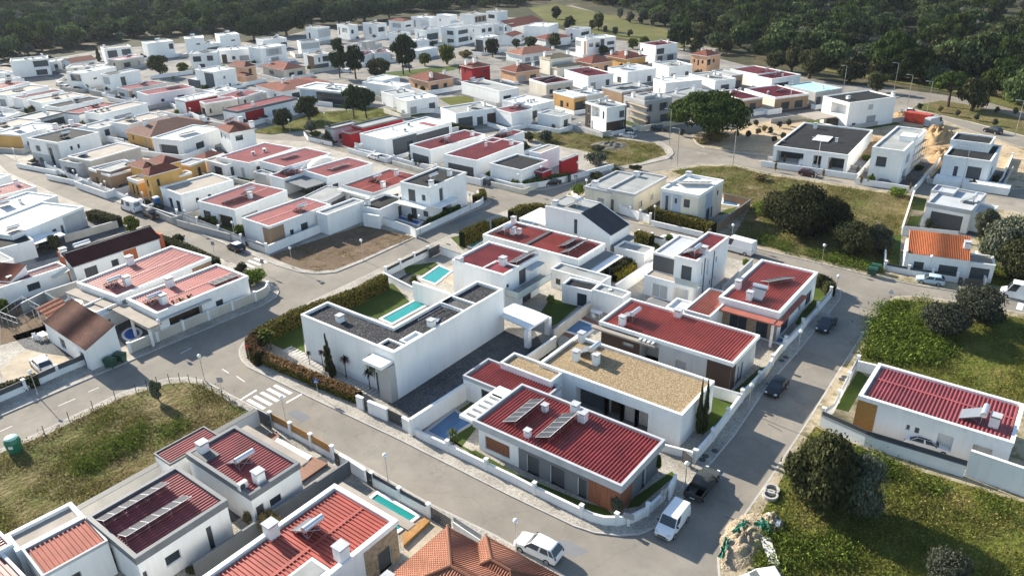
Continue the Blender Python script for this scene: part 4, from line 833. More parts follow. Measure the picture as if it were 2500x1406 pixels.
# middle-left block
house(0, (582,535), (656,553), (803,498), 4.1, 'w', 'pink', 'white house with pale red roof and brown corner above the bare lot', rib='x', seam=.5, pd=.4, cop='wcoping', ops=[('S',.3,.36,1,2,'w'),('S',.48,.6,0,2.4,'g')], clad=[('S',0,.22,0,3.6,'wall_b'),('F',.75,.999,0,3.6,'wall_b')], sh=[(.72,.62)],
  wings=[dict(t=22,L=(598,655),N=(690,690),R=(1035,548),H=4.0,roof='gry',ang=0,pd=.5,ops=[])])
house(0, (478,492), (572,512), (704,465), 4.1, 'w', 'pink', 'white house with pale red roof, dark band and small palms in front', rib='x', seam=.5, pd=.5, ops=[('F',.1,.3,0,2.4,'g'),('F',.5,.9,0,2.4,'N',.5),('S',.1,.4,0,2.4,'l')], sh=[(.5,.6)], pv=[(.55,.3,5)], ch=[(.7,.5)])
house(21, (1535,425), (1760,492), (2290,355), 4.0, 'w', 'bei', 'white house with deep parapet and pale screed roof beside blue cabin', pd=.85, pt=.3, ops=[('F',.3,.5,0,2.3,'g'),('F',.68,.88,0,2.3,'g'),('S',.25,.31,1.4,2.4,'w'),('S',.48,.54,1.4,2.4,'w')], slabs=[(3,4.6,3.2,4.2,3.2,3.6,'wcoping','roof_hatch'),(6,7,3,4,3.2,3.5,'wcoping','roof_hatch')])
house(22, (440,258), (690,322), (1150,192), 4.2, 'w', 'pink', 'white house with red roof and glazed patio beside arched fence', pd=.5, ops=[('F',.05,.95,0,2.6,'g'),('S',.1,.22,.3,2.3,'w')], pv=[(.5,.5,5,15)], slabs=[(0,8,-5,-.1,2.8,3.0,'dcoping','patio_roof')])
house(22, (35,160), (285,225), (735,90), 4.2, 'w', 'pink', 'white house with bright glare-tinted red roof in front of white arch', pd=.5, ops=[('F',.1,.9,0,2.5,'X',.5)], pv=[(.35,.45,4,15)], wings=[dict(L=(130,300),N=(270,340),R=(470,260),H=3.6,roof='red',pd=.4,ops=[],sh=[(.3,.5),(.7,.7)])])
house(22, (860,395), (1145,478), (1562,300), 4.2, 'w', 'brick', 'white house with red roof and white porch beams beside black-roofed villa', pd=.5, ops=[('F',.2,.7,0,2.4,'b'),('S',.35,.5,0,2.3,'w')], cop='coping', sh=[(.35,.45)], ch=[(.85,.3),(.45,.85)], seam=.5, rib='x', slabs=[(-.8,8.4,-1.0,-.1,3.3,3.5,'wcoping','porch_roof')])
house(22, (1395,372), (1690,425), (2062,275), 6.9, 'w', 'blk', 'white two-storey villa with black flat roof at the street bend', pd=.5, ops=[('F',.25,.5,3.4,5.8,'s'),('F',.72,.85,4,5.2,'s'),('F',.3,.5,0,2.4,'s'),('F',.72,.9,.8,2,'s'),('S',.25,.35,3.3,5.8,'s'),('S',.3,.55,0,2.6,'X',1.5)], sh=[(.6,.35)], ch=[(.75,.75),(.95,.1)],
  slabs=[(-.3,7.2,-2,-.05,3.05,3.25,'wcoping','terrace_floor'),(7.25,9.4,.2,6.5,3.05,3.25,'wcoping','terrace_floor')])
house(22, (1035,585), (1205,640), (1420,520), 3.3, 'w', 'blk', 'low white annex with black roof and white pergola fin by blue pool', pd=.4, ops=[('S',.7,.85,0,2.2,'s')], ch=[(.2,.2)], ac=[(.9,.9)], name='annex', cat='annex')
def yellow():
    root = house(21, (1345,345), (1460,310), (1660,225), 6.0, 'y', 'hip', 'yellow two-storey house with several brown hipped roofs and balcony', rise=1.4, ops=[('F',.3,.6,3.4,4.9,'w'),('F',.3,.6,.3,2.4,'w'),('S',.2,.3,3.4,4.9,'w')], ang=0,
      wings=[dict(L=(1430,170),N=(1590,205),R=(1740,155),H=6.2,roof='hip',rise=1.2,ang=0,ops=[('S',.1,.5,3.3,5.3,'g')]), dict(L=(1250,205),N=(1400,240),R=(1480,190),H=5.2,roof='hip',rise=1.0,ang=0,ops=[]),
       dict(L=(1210,335),N=(1345,360),R=(1420,325),H=3.6,roof='tan_gravel',wall='y',pd=.7,ang=0,ops=[('F',.3,.5,.2,2.4,'g'),('F',.65,.85,.2,2.4,'g')]), dict(L=(1650,300),N=(1680,325),R=(1865,270),H=3.4,roof='bei',ang=0,pd=.5,ops=[])])
yellow()
house(21, (840,240), (1065,300), (1420,210), 4.0, 'b', 'gry', 'brown stone-clad bungalow with grey roof beside the yellow house', pd=.55, cop='wcoping', ops=[('F',.25,.5,0,2.4,'X',.6),('S',.8,.9,1,2,'w')], wings=[dict(L=(980,235),N=(1075,268),R=(1300,180),H=4.5,roof='gry',ang=None,pd=.2,ops=[])], sh=[(.7,.75)])
house(21, (610,145), (760,190), (990,115), 3.9, 'g', 'bei', 'grey bungalow with beige roof and tall stepped parapet', pd=.4, ops=[('F',.2,.8,0,2.5,'X',.8)], wings=[dict(L=(735,100),N=(880,160),R=(1345,20),H=4.6,roof='bei',wall='e',pd=.3,ops=[])])
house(11, (340,1330), (560,1395), (912,1285), 6.6, 'w', 'blk', 'white two-storey house with grey lower front beside left street', pd=.5, clad=[('F',.0,.999,.0,3.0,'wall_g'),('F',.6,.999,3.0,6,'wall_g')], ops=[('F',.2,.35,3.6,5,'w'),('F',.2,.35,.6,2,'w'),('F',.62,.75,.6,5,'w'),('S',.25,.31,4,5,'w'),('S',.42,.48,4,5,'w'),('S',.2,.32,.8,2.0,'w')], sh=[(.7,.4)])
# middle: north of the street with parked cars
house(0, (1092,374), (1163,392), (1282,349), 4.2, 'w', 'red', 'white house with plain red roof and covered glass terrace', pd=.4, pt=.24, ops=[('F',.1,.9,0,2.4,'g'),('S',.3,.4,1,2,'w')])
house(0, (1005,352), (1050,366), (1180,327), 4.2, 'w', 'red', 'white house with plain red roof, left of the glass terrace house', pd=.4, pt=.24, ops=[('F',.1,.9,0,2.4,'s')])
house(0, (1178,340), (1205,348), (1275,320), 4.1, 'w', 'red', 'low white house whose red roof carries two white tanks', pd=.4, ops=[], sh=[(.3,.5),(.6,.6)])
house(0, (890,323), (940,341), (1093,296), 4.4, 'w', 'wht', 'long white house with white roof and dark grey panelled side', pd=.4, clad=[('S',.1,.45,0,3.9,'wall_d'),('S',.45,.95,0,3.4,'shutter')], ops=[('S',.3,.4,0,2.4,'g')], slabs=[(3,9.4,16.5,18.5,4.1,4.14,'red','roof_patch')])
house(12, (930,1218), (1040,1245), (1430,1150), 4.6, 'r', 'gry', 'dark red box house with black-edged grey roof', pd=.4, cop='dcoping', ops=[], wings=[dict(L=(815,1288),N=(915,1305),R=(1062,1272),H=3.7,roof='dred',wall='r',pd=.3,ops=[],cop='dcoping'), dict(L=(655,1240),N=(745,1255),R=(985,1190),H=3.9,roof='gry',wall='g',pd=.4,ops=[('S',.2,.35,.6,2,'w')],cop='dcoping')])
house(23, (-180,175), (90,255), (310,150), 4.0, 'w', 'blk', 'white house with dark roof and red entrance boxes behind clipped hedge', pd=.5, ops=[], wings=[dict(L=(160,70),N=(275,90),R=(500,30),H=4.4,roof='bei',pd=.3,ops=[('F',.2,.8,1.2,2.3,'w')]), dict(L=(170,255),N=(300,275),R=(330,235),H=2.9,roof='red',wall='r',pd=.2,ops=[('F',.1,.9,0,2.3,'X',.4)]), dict(L=(480,150),N=(488,160),R=(655,100),H=4.6,roof='red',wall='r',pd=.2,ops=[])])
house(12, (1745,1060), (1950,1112), (2380,1062), 4.2, 'w', 'gry', 'white house with grey roof and wide dark garage door', pd=.4, ops=[('S',.05,.4,0,2.8,'d'),('S',.5,.65,0,2.3,'s'),('S',.75,.98,0,2.8,'N')], ch=[(.8,.4),(.5,.9)])

for L, N, R, H, rf, op, lb in [((1347,654),(1468,690),(1492,674),3.2,'gry',[('F',.1,.2,.8,1.8,'w')],'long low annex with stained grey roof below the solar panel bungalow'),((1371,695),(1444,710),(1466,692),3.0,'blk',[('F',.5,.85,0,2.2,'g')],'small garden annex with dark roof and glass doors'),((1446,706),(1520,727),(1541,713),3.2,'gry',[],'white barbecue annex with sunken grey roof'),((1500,602),(1574,620),(1595,604),3.2,'gry',[],'white box annex with pale roof beside the slate house garden')]:
    house(0, L, N, R, H, 'w', rf, lb, name='annex', cat='annex', ops=op, pd=.4)
# ---------------------------------------------------------------- houses further off
h = house
# rows on the far left
h(11,9,(95,603),(465,570),6.5,'w','gry','white two-storey house by the wood at the far left end',ops=[('S',.58,.98,3.4,5.8,'X',1.2),('S',.6,.9,.2,2.4,'X',.8)])
h(11,8,(468,612),(700,572),3.8,'w','gry','low white house between the end house and the red gable')
h(11,9,(700,620),(940,585),3.6,'w','gaby','low white house with brownish red gable roof near the wood',rise=1.4)
h(11,8,(1012,482),(1280,455),6.5,'w','bei','white two-storey house with two dark glass panels facing us',ops=[('S',.1,.45,.3,5.6,'s'),('S',.62,.95,3,5.6,'s')])
h(11,8,(1432,428),(1690,400),6.5,'w','wht','white two-storey house with blank side and rooftop collector by wood',ops=[('S',.8,.98,3,5.4,'X',1)],sh=[(.4,.5)])
h(11,9,(1800,382),(1990,368),7.2,'w','wht','white cube house under the wood, left of a pair',ops=[('S',.55,.75,4.2,4.9,'w'),('S',.3,.45,1,2,'w')],sh=[(.4,.4)])
h(11,9,(2140,350),(2335,332),7.2,'w','wht','white cube house under the wood, right of a pair',ops=[('S',.55,.75,4.2,4.9,'w'),('S',.25,.45,.5,2,'w'),('S',.6,.8,.5,2,'w')],sh=[(.45,.5)])
h(11,8,(2000,437),(2145,418),4,'w','wht','low white house tucked between the two cube houses',ops=[('S',.1,.9,.3,2.4,'s')])
h(11,9,(1848,530),(2110,515),6.5,'w','gry','white house with flat grey roof and big corner windows',ops=[('S',.1,.4,3.3,5.4,'g'),('S',.62,.85,3.4,5.4,'s'),('S',.3,.5,.3,2.4,'g')],pv=[(.4,.5,4)])
h(11,9,(2120,500),(2450,478),5,'w','wht','white house with brown door panel behind the tiled hip roof',ops=[('S',.1,.25,0,3.4,'N'),('S',.4,.5,1,2.4,'w'),('S',.62,.9,.3,2.4,'l')])
h(11,7,(640,662),(1010,640),5.6,'e','bei','beige and white house with brown base in far left street',ops=[('S',.0,.12,.3,2.4,'N'),('S',.2,.3,3,5,'s')])
h(11,8,(790,718),(1130,652),6,'w','wht','white house with glazed upper corner, left of its twin',ops=[('F',.2,.9,3,5.4,'w'),('S',.3,.4,3,3.6,'w')])
h(11,(970,727),(1068,738),(1365,685),6.3,'w','gry','white house with tall side window and solar panels on top',ops=[('F',.2,.9,3,5.4,'b'),('S',.32,.48,.3,5,'s')],pv=[(.4,.3,5)])
h(11,8,(1165,588),(1400,548),4,'e','pink','low beige house with red flat roof behind long grey wall')
h(11,(1150,852),(1250,878),(1620,812),4,'g','pink','grey bungalow with timber corner at the far left bend',ops=[('F',.1,.6,0,2.5,'s'),('S',.05,.15,.5,2.2,'w')],clad=[('S',0,.1,0,3.4,'wall_b')],sh=[(.5,.6)])
h(11,(1350,892),(1440,928),(1890,850),4,'w','pink','white bungalow with glare-tinted red roof behind yellow-green bush',ops=[('S',.6,.75,.3,2.2,'w'),('S',.25,.32,1,2,'w')],pv=[(.4,.7,5)])
h(11,(1915,677),(2080,707),(2300,668),6.5,'w','lgr','white two-storey house with dark grey corner tower',clad=[('F',.5,.98,.1,5.9,'wall_d')],ops=[('S',.4,.5,3.6,4.6,'w'),('S',.6,.68,.8,1.8,'w')],wings=[dict(L=(1830,768),N=(1935,785),R=(2005,765),H=3,roof='lgr',wall='d',pd=.2,ops=[])])
h(11,(2215,640),(2390,660),(2480,640),5.8,'s','hip','white and salmon villa under a brown hipped roof, far left',rise=1.5,ops=[('F',.15,.3,3.5,5,'w'),('S',.3,.6,3.2,5,'w')],ang=0,wings=[dict(L=(2310,735),N=(2400,750),R=(2470,735),H=3,roof='hip',rise=1,ang=0,ops=[])])
h(11,(1730,957),(1815,985),(2085,918),4.3,'r','wht','box house with one dark red side wall and white roof',cop='wcoping',ops=[],clad=[('F',0,.9,0,3.7,'wall_w')])
h(11,8,(2095,908),(2310,870),3.8,'w','wht','small white box house behind the red-sided house')
h(11,(1940,992),(2000,1012),(2320,962),4,'e','pink','beige bungalow with glare-tinted red flat roof, right of the red-sided house',ops=[('F',.2,.8,.2,2.3,'N'),('S',.1,.16,.8,2.2,'w'),('S',.5,.55,1,2,'w')])
h(11,9,(2330,960),(2560,890),3.6,'e','pink','beige house with glare-tinted red roof behind the black-edged house')
h(0,(548,264),(578,272),(722,238),4.2,'w','pink','white house with black roof edge and dark red end',cop='dcoping',pd=.7,ops=[('S',.55,.62,.3,2.2,'w'),('S',.75,.8,1,2,'w')],clad=[('S',.12,.42,0,3.4,'wall_r')],ch=[(.6,.35)])
h(11,8,(0,792),(205,757),4,'w','gry','low white house at the left edge with grey roof and chimney')
h(11,9,(20,868),(285,800),3.8,'w','pink','low white house at the left edge with glare-tinted red roof, tank behind',sh=[(.3,.8)])
h(11,9,(60,932),(470,842),4,'w','bei','long low white house with beige roof, third from far left corner')
h(11,(120,950),(212,965),(620,885),4,'w','dred','long low white house with dark red roof in two parts',ch=[(.5,.2)])
h(11,(290,972),(400,1005),(805,925),4,'w','bei','white house with grey corner and beige roof in the left rows',clad=[('S',.62,.999,0,3.4,'wall_g')],ops=[('S',.1,.2,.5,2.2,'s')])
h(11,(460,1025),(565,1052),(990,958),4,'w','blk','white house with dark sunken roof and long strip window',pd=.8,ops=[('F',.2,.8,.3,2.3,'s'),('S',.5,.8,1.6,2.4,'l')])
h(11,(650,1085),(765,1110),(1120,1012),4,'w','pink','white house with glare-tinted red roof left of the air conditioner house',ops=[('S',.15,.35,.3,2.2,'g')],cop='dcoping')
h(11,(870,1083),(980,1115),(1405,1005),4.6,'w','bei','white house with long grey strip window and roof air conditioners',ops=[('F',.1,.75,1.2,2.6,'l'),('S',.25,.62,2,3,'l')],ac=[(.4,.1),(.4,.22),(.4,.34)])
h(11,(1115,1180),(1250,1218),(1600,1118),4,'w','bei','white house with brownish roof behind the wide brown hip',ops=[])
h(11,(490,1262),(560,1290),(825,1222),3.8,'w','dred','white house with small dark red roof and twin chimneys',ch=[(.3,.2,1,1.6),(.3,.75,1,1.6)],ops=[('S',.1,.4,.2,2.2,'s')])
h(11,(-90,1310),(200,1318),(590,1215),4,'w','wht','white house with ochre yellow end at the left edge',ops=[('S',.1,.16,.8,1.8,'w'),('S',.25,.31,.8,1.8,'w'),('S',.5,.6,.2,2,'s')],clad=[('F',0,.999,0,3.5,'wall_y')])
h(11,9,(45,1262),(395,1170),4,'w','bei','low white house with beige roof behind the ochre-ended house',sh=[(.5,.3)])
h(11,9,(310,1175),(650,1090),3.6,'g','gry','grey patio house with glazed front in the left rows',ops=[('S',.3,.9,.2,2.4,'g')],cop='dcoping')
h(11,8,(40,1150),(190,1098),3.8,'w','wht','small white house at the left edge with bright roof')
h(11,(830,1220),(955,1258),(1185,1180),3.3,'w','gry','low white house with grey roof in front of the brown hip')
h(11,(1275,1270),(1470,1340),(1905,1185),3.2,'y','bhip','wide yellow house under one big brown hipped roof',rise=2.2,over=.6,ang=0,ch=[(.35,.2,1,1.5),(.9,.95,1,1.2)])
h(11,(1565,1322),(1775,1375),(2085,1240),4,'w','wht','white house with bright white roof and slanted dark panels',pv=[(.6,.45,5)],ops=[('S',.3,.5,.2,2.2,'w'),('F',.2,.8,0,2.5,'X',.6)])
h(11,(1985,1275),(2240,1300),(2440,1245),5.8,'w','hip','white two-storey house under pinkish brown hipped roof, chimneys',rise=1.5,over=.5,ang=-14,ch=[(.15,.9,1,1.4),(.95,.95,1,1.6)],sh=[(.3,.4)],ops=[('F',.15,.3,3.3,4.8,'w'),('S',.2,.5,3.5,4.8,'w'),('F',.5,.6,3.5,4.6,'w')])
# far centre
h(12,9,(70,398),(298,372),4.6,'w','gry','white house with two dark windows at the wood edge, centre left',ops=[('S',.05,.4,.8,2.8,'s'),('S',.72,.98,.8,2.8,'s')])
h(12,9,(40,478),(292,440),6.4,'w','wht','white house with projecting grey framed balcony',ops=[('S',.3,.7,3.4,5.4,'l'),('S',.35,.65,.4,2.2,'l')],clad=[('S',.2,.8,2.9,5.8,'wall_g')])
h(12,(350,402),(430,412),(622,402),6,'w','gry','white house with full glass upper floor facing us',ops=[('S',.04,.98,2.8,5.2,'b')],pv=[(.5,.5,6)])
h(12,(492,268),(600,280),(715,262),7,'w','bei','white house with tall grey upper block beside the wood',clad=[('S',0,.999,2.6,6.4,'wall_g')],ops=[('F',.2,.35,1,4.6,'w')])
h(12,(770,240),(905,256),(1000,248),7,'w','bei','white house with vertical balcony slats under the wood',ops=[('F',.1,.2,2,5.6,'w'),('F',.4,.85,3.4,5.6,'b'),('S',.2,.5,3.2,5,'w')],sh=[(.5,.5)])
h(12,(1035,225),(1180,240),(1275,228),7,'w','bei','white house with recessed balcony, third in the wood edge row',ops=[('F',.4,.6,2,5.2,'l'),('S',.1,.8,3.2,5.4,'X',1)],sh=[(.5,.5)])
h(12,(1305,200),(1440,212),(1525,198),6,'w','hip','white house with low red roof and grey balcony block',rise=.9,ops=[('F',.2,.8,2.6,4.8,'G',.8),('S',.2,.8,3,4,'w')])
h(12,(1535,165),(1690,180),(1765,165),7,'w','wht','white house with big open roof terrace corner',ops=[('F',.15,.22,2,5.5,'w'),('F',.5,.95,3.2,5.6,'R',1.5)],sh=[(.5,.5)])
h(12,(1770,142),(1890,155),(1955,145),10,'w','wht','tallest white house, stepped in three levels at the wood edge',ops=[('F',.2,.3,7,8,'w')],wings=[dict(L=(1775,215),N=(1930,225),R=(1990,210),H=6.8,roof='dred',ops=[('S',.2,.9,4.4,5.6,'b')])])
h(12,(1820,262),(1945,275),(2070,250),7.5,'w','gry','white house with pairs of stacked dark windows, far centre',ops=[('F',.4,.85,4.2,6,'s'),('F',.4,.85,.8,2.4,'s'),('S',.2,.9,4.2,6,'s'),('S',.2,.9,.8,2.8,'s')])
h(12,(1540,290),(1660,302),(1785,285),7,'w','gry','white house with long dark glass loggia behind the pines',ops=[('F',.25,.35,2.5,5.6,'w'),('S',.05,.95,2.6,5.4,'s'),('S',.1,.9,.2,2.0,'s')])
h(12,(1282,322),(1400,332),(1515,318),7,'w','gry','white cube house directly behind the pair of pines',ops=[('S',.6,.9,3.5,5.2,'w')],sh=[(.5,.5)])
h(12,(2015,135),(2130,150),(2230,132),6.5,'w','bei','white house with brick framed window row at the wood edge',clad=[('S',.05,.95,2.6,5.6,'wall_b')],ops=[('S',.12,.26,3,5.2,'w'),('S',.4,.54,3,5.2,'w'),('S',.7,.84,3,5.2,'w')],sh=[(.5,.5)])
h(12,(2075,245),(2190,255),(2320,238),6.5,'w','gry','white house with paired wide openings, left of the chapel-like gable',ops=[('S',.1,.4,3.2,5,'s'),('S',.6,.9,3.2,5,'g'),('F',.3,.4,3.5,4.4,'w')])
h(12,(2125,362),(2225,372),(2380,350),6.5,'w','wht','white house with dark narrow front beside street tree',ops=[('F',.1,.9,.4,5.4,'s'),('S',.3,.5,3,5,'w')],clad=[('F',0,.99,0,3,'wall_b')])
h(12,(2250,112),(2350,122),(2450,108),6.5,'w','bei','white house behind the dark red gable',ops=[('F',.2,.8,3,5,'w')])
h(12,(2335,235),(2420,245),(2500,228),6.3,'w','gry','white house with grey framed loggia in front of the gable',ops=[('F',.4,.9,3.2,5.2,'G',.8),('S',.1,.9,3.2,5.2,'g')])
h(0,(1205,62),(1250,68),(1305,52),5,'w','gaby','white gabled house with long dark red roof at the wood',rise=2.6,over=.2,ops=[],ang=None)
h(12,(475,520),(560,545),(720,520),6,'w','bei','white house with brown flat roof and dark base',clad=[('F',.4,.999,0,5.6,'wall_n'),('S',0,.8,0,2.5,'wall_d')],ops=[('S',.25,.35,3.2,5,'w'),('S',.5,.8,3.2,5.2,'w')])
h(12,(90,640),(275,690),(465,655),3.3,'e','hip','beige house with reddish hipped roof and white balustrade',rise=1.8,over=.5,ang=-8,ops=[('F',.3,.5,.8,2.2,'w'),('S',.2,.45,.2,2.2,'w'),('S',.6,.85,.8,2.2,'w')],ch=[(.2,.2,.9,1.4)])
h(12,(880,448),(1020,462),(1235,425),4.6,'k','gry','unfinished grey house with pale concrete roof behind the pines',ops=[],wings=[dict(L=(1000,405),N=(1075,412),R=(1125,395),H=6.4,roof='gry',pd=.2,ops=[])])
h(12,8,(1045,545),(1190,500),3.8,'w','dred','low white house with red strip roof right of the tall pine',ops=[])
h(12,8,(1155,520),(1310,508),3.8,'w','dred','low white house with red roof between the pines',ops=[])
h(12,8,(1540,402),(1690,388),4,'w','wht','low white extension behind the right-hand pine of the pair',ops=[])
h(12,8,(1590,500),(1765,462),3.4,'w','lgr','low white garage with bluish roof behind small street trees',ops=[],name='garage',cat='garage')
h(12,(-10,835),(240,900),(500,790),3.2,'w','hip','white bungalow with several low reddish hipped roofs, centre left',rise=1.5,over=.4,ang=-10,ch=[(.3,.6,1,1.2),(.5,.3,1,1.2)],ops=[('F',.7,.8,.5,2,'w'),('S',.2,.35,.3,2.2,'w')])
h(12,(-60,905),(0,915),(105,900),3,'e','pink','low beige annex beside the reddish hipped bungalow',ops=[],name='annex',cat='annex')
h(12,(475,838),(885,898),(985,850),4.6,'p','lgr','large house with tilted bluish white roof over tall glass',pd=.5,over=.9,par=True,ops=[('F',.35,.95,.2,3.6,'g'),('S',.2,.9,.2,3.6,'g')],cop='wcoping')
h(12,(1065,795),(1390,850),(1510,820),4.3,'w','wht','white house with stepped bright white roofs beside the grass lot',ops=[('F',.5,.9,.3,2.2,'w'),('S',.2,.8,.3,2.6,'g')],wings=[dict(L=(1080,765),N=(1240,785),R=(1440,755),H=4.8,roof='wht',ops=[])])
h(12,(1395,950),(1470,990),(1755,935),4.3,'w','wht','white house with roof terrace tanks and awning, centre',ops=[('S',.1,.3,.2,2.3,'l'),('S',.7,.9,.2,2.6,'s')],wings=[dict(L=(1210,895),N=(1330,930),R=(1560,900),H=4,roof='gry',ops=[],ac=[(.5,.5),(.5,.8)])])
h(12,(1555,745),(1680,800),(1945,765),3.6,'s','hip','salmon house with brown hipped roof in the centre',rise=2.0,over=.6,ang=-14,ops=[('F',.3,.45,.5,2,'w'),('S',.1,.4,.2,2.2,'w'),('S',.6,.75,.8,2.2,'w')],ch=[(.85,.25,.9,1.6),(.6,.98,.9,1.6)])
h(12,(2030,635),(2110,665),(2310,650),5.6,'r','hip','dark red two-storey house with brown hipped roof',rise=1.5,over=.5,ang=-18,ops=[('F',.3,.45,3.2,4.4,'w'),('S',.6,.75,3.4,4.4,'w'),('S',.3,.6,.2,2.2,'g')],ch=[(.35,.1,1,1.8),(.6,.4,1,1.6)])
h(12,(2060,790),(2375,892),(2520,850),4,'w','gry','white house with outside stair and railing, right of salmon house',ops=[('S',.2,.6,.3,2.2,'w')],sh=[(.1,.3),(.25,.5)])
# far right
h(13,(110,257),(345,262),(470,228),6,'w','wht','long blank white house below the dark red gable',ops=[('S',.05,.1,2,3,'w')])
h(13,(520,282),(665,292),(755,268),6.4,'w','gry','white house with strip window beside the olive trees',ops=[('F',.35,.5,2,4.5,'w'),('S',.1,.85,3.6,5,'w')],ac=[(.4,.4),(.4,.6)])
h(13,(580,375),(730,390),(1045,365),6.5,'w','lgr','wide white two-storey house with dark window strips, far right',ops=[('F',.05,.5,3.2,5.4,'l'),('S',.08,.22,3.4,4.8,'w'),('S',.3,.45,3,5,'w'),('S',.7,.95,3.4,4.8,'s'),('S',.6,.95,.2,2.4,'s')],clad=[('F',.75,.95,.1,5.8,'wall_b'),('S',.47,.6,.1,6,'wall_d')])
h(13,7,(0,365),(95,330),3.4,'w','gaby','small white house with low red gable roof among trees',rise=1.2,ops=[])
h(13,(250,365),(330,390),(545,355),3.4,'w','hip','white house with terracotta roof behind the round street tree',rise=1.4,over=.4,ops=[('S',.3,.6,.4,2,'w')])
h(13,(0,505),(95,540),(440,495),3.4,'w','phip','wide white house with bright orange hipped roof',rise=1.8,over=.6,ang=-16,ops=[('S',.1,.25,.5,2.1,'l'),('S',.35,.5,.5,2.1,'l')],ch=[(.95,.95,.9,1.2)])
h(13,(285,560),(370,585),(640,570),5.6,'c','chip','cream two-storey house with glazed balcony and sand coloured roof',rise=1.4,over=.3,ang=-22,ops=[('S',.1,.9,3.2,4.6,'b'),('S',.6,.9,.4,2.2,'g')],ch=[(.3,.1,1,1.6),(.7,.9,1,1.6)],wings=[dict(L=(400,655),N=(440,670),R=(650,635),H=3,roof='chip',rise=.9,ops=[],ang=-22)])
h(13,(640,590),(780,625),(1010,600),3.6,'s','hip','salmon bungalow with reddish hipped roof, left of its orange neighbour',rise=2,over=.6,ang=-18,ops=[('F',.2,.4,.4,2.1,'w'),('S',.1,.3,.3,2.2,'w'),('S',.6,.8,.3,2.2,'w')])
h(13,(940,545),(1110,580),(1350,560),3.6,'y','hip','orange bungalow with reddish hipped roof and three white chimneys',rise=2.1,over=.6,ang=-18,ops=[],ch=[(.15,.1,.8,1.6),(.8,.2,.8,1.8),(.9,.8,.8,1.6)])
h(13,(1270,420),(1405,448),(1605,418),6.5,'w','dred','white two-storey house with dark red roof and grey ground floor',ops=[('S',.05,.4,3,5.2,'g'),('S',.1,.35,.2,2.4,'s'),('S',.55,.85,.2,2.4,'s'),('F',.1,.2,3.5,4.6,'w')],clad=[('S',0,.999,0,2.8,'wall_g')])
h(13,(1745,530),(1905,552),(2060,530),6.4,'s','hip','tall salmon house with red hipped roof near the wood, right',rise=1.5,over=.35,ang=-14,ops=[('F',.2,.3,3.6,4.8,'w'),('F',.45,.55,2.8,4.8,'w'),('F',.7,.82,3.6,4.8,'w'),('S',.05,.3,3.2,5.2,'w'),('S',.45,.6,3.8,5,'w'),('F',.65,.78,.5,1.6,'w')],ch=[(.2,.6,.7,1),(.6,.98,.7,1)])
h(13,(-20,665),(40,710),(285,680),3.6,'s','hip','salmon bungalow with brown hipped roof beside the red house',rise=2,over=.6,ang=-18,ops=[('S',.1,.4,.3,2.2,'l'),('S',.6,.85,.5,2,'w')],ch=[(.6,.35,.8,1.8),(.75,.9,.8,1.6)])
h(13,(160,772),(335,820),(600,785),4.2,'e','dred','beige house with long tilted panels over a dark red roof',pd=.6,ops=[('S',.12,.25,.8,2.2,'w'),('S',.42,.55,.8,2.2,'w'),('S',.72,.9,.8,2.2,'w')],pv=[(.3,.5,8),(.55,.5,8)])
h(13,(490,683),(745,748),(1005,722),4.8,'w','dred','tall white bungalow with dark red sunken roof and outside stair',pd=.6,ops=[('S',.1,.3,.2,2.6,'l'),('S',.7,.85,1,3,'s')],pv=[(.4,.5,3)])
h(13,(945,658),(1130,705),(1400,665),4.5,'w','lgr','white house with pale terrace roof and two small palms',ops=[('F',.5,.7,.2,2.2,'s'),('S',.7,.85,.2,2.2,'s')],sh=[(.4,.3)],ch=[(.2,.6)])
h(13,(1365,612),(1535,655),(1770,632),4.8,'w','gry','white house with stained grey roof and slanting stair wall',ops=[('S',.1,.3,.8,2.4,'l'),('S',.7,.85,1,2.6,'s')])
h(13,(1335,772),(1500,812),(1880,790),4.3,'w','wht','white house with wide bright roof left of the pine crown',ops=[('F',.5,.8,.5,2,'b')],ch=[(.3,.15),(.3,.5)])
h(13,(1765,718),(1985,790),(2160,760),4.2,'w','gry','white house with grey roof joined to a brick-edged block',ops=[('S',.3,.7,.2,2.6,'s')],wings=[dict(L=(1935,690),N=(2150,738),R=(2270,730),H=4.5,roof='gry',wall='b',ops=[('S',.15,.85,0,2.6,'s')],pd=.4)])
h(0,(1788,168),(1850,182),(1905,172),4.3,'w','red','white house with red roof next to the cyan roofed house',ops=[('S',.1,.4,.3,2.4,'g')],wings=[dict(L=(1845,183),N=(1885,193),R=(1955,182),H=4.1,roof='dred',ops=[('S',.1,.6,.2,2.4,'g')])],sh=[(.8,.5)])
h(13,(890,845),(1075,900),(1370,850),4.1,'b','gry','brick house with grey roof and three solar rows',pd=.5,ops=[('S',.3,.4,.5,2,'w')],pv=[(.4,.35,4),(.5,.6,4)],ch=[(.5,.9)])
h(13,(420,893),(605,950),(715,925),4.2,'o','lgr','ochre house with pale grey roof, left part of ochre pair',ops=[('F',.35,.5,.2,2.2,'w'),('F',.65,.75,.8,2,'w'),('S',.1,.9,0,2.6,'X',.8)],wings=[dict(L=(600,885),N=(730,930),R=(915,908),H=4.4,roof='lgr',wall='c',ops=[])])
h(13,(-120,985),(190,1035),(435,985),4.2,'w','wht','white house with bright white roof above blank low annex',ops=[('S',.02,.25,.2,2.6,'s'),('S',.42,.75,.8,2.4,'b')],clad=[('F',0,.99,0,3,'wall_w')])
h(13,(-150,1060),(-5,1105),(190,1062),4.0,'w','pink','blank white box with two rooftop heaters beside grassy lot',ops=[],sh=[(.4,.6),(.4,.9)],ch=[(.2,.95)])
h(13,(265,1098),(475,1142),(560,1108),3.5,'w','gry','low white house with dark grey roof left of the brown villa',ops=[('S',.3,.7,0,2.3,'s')])
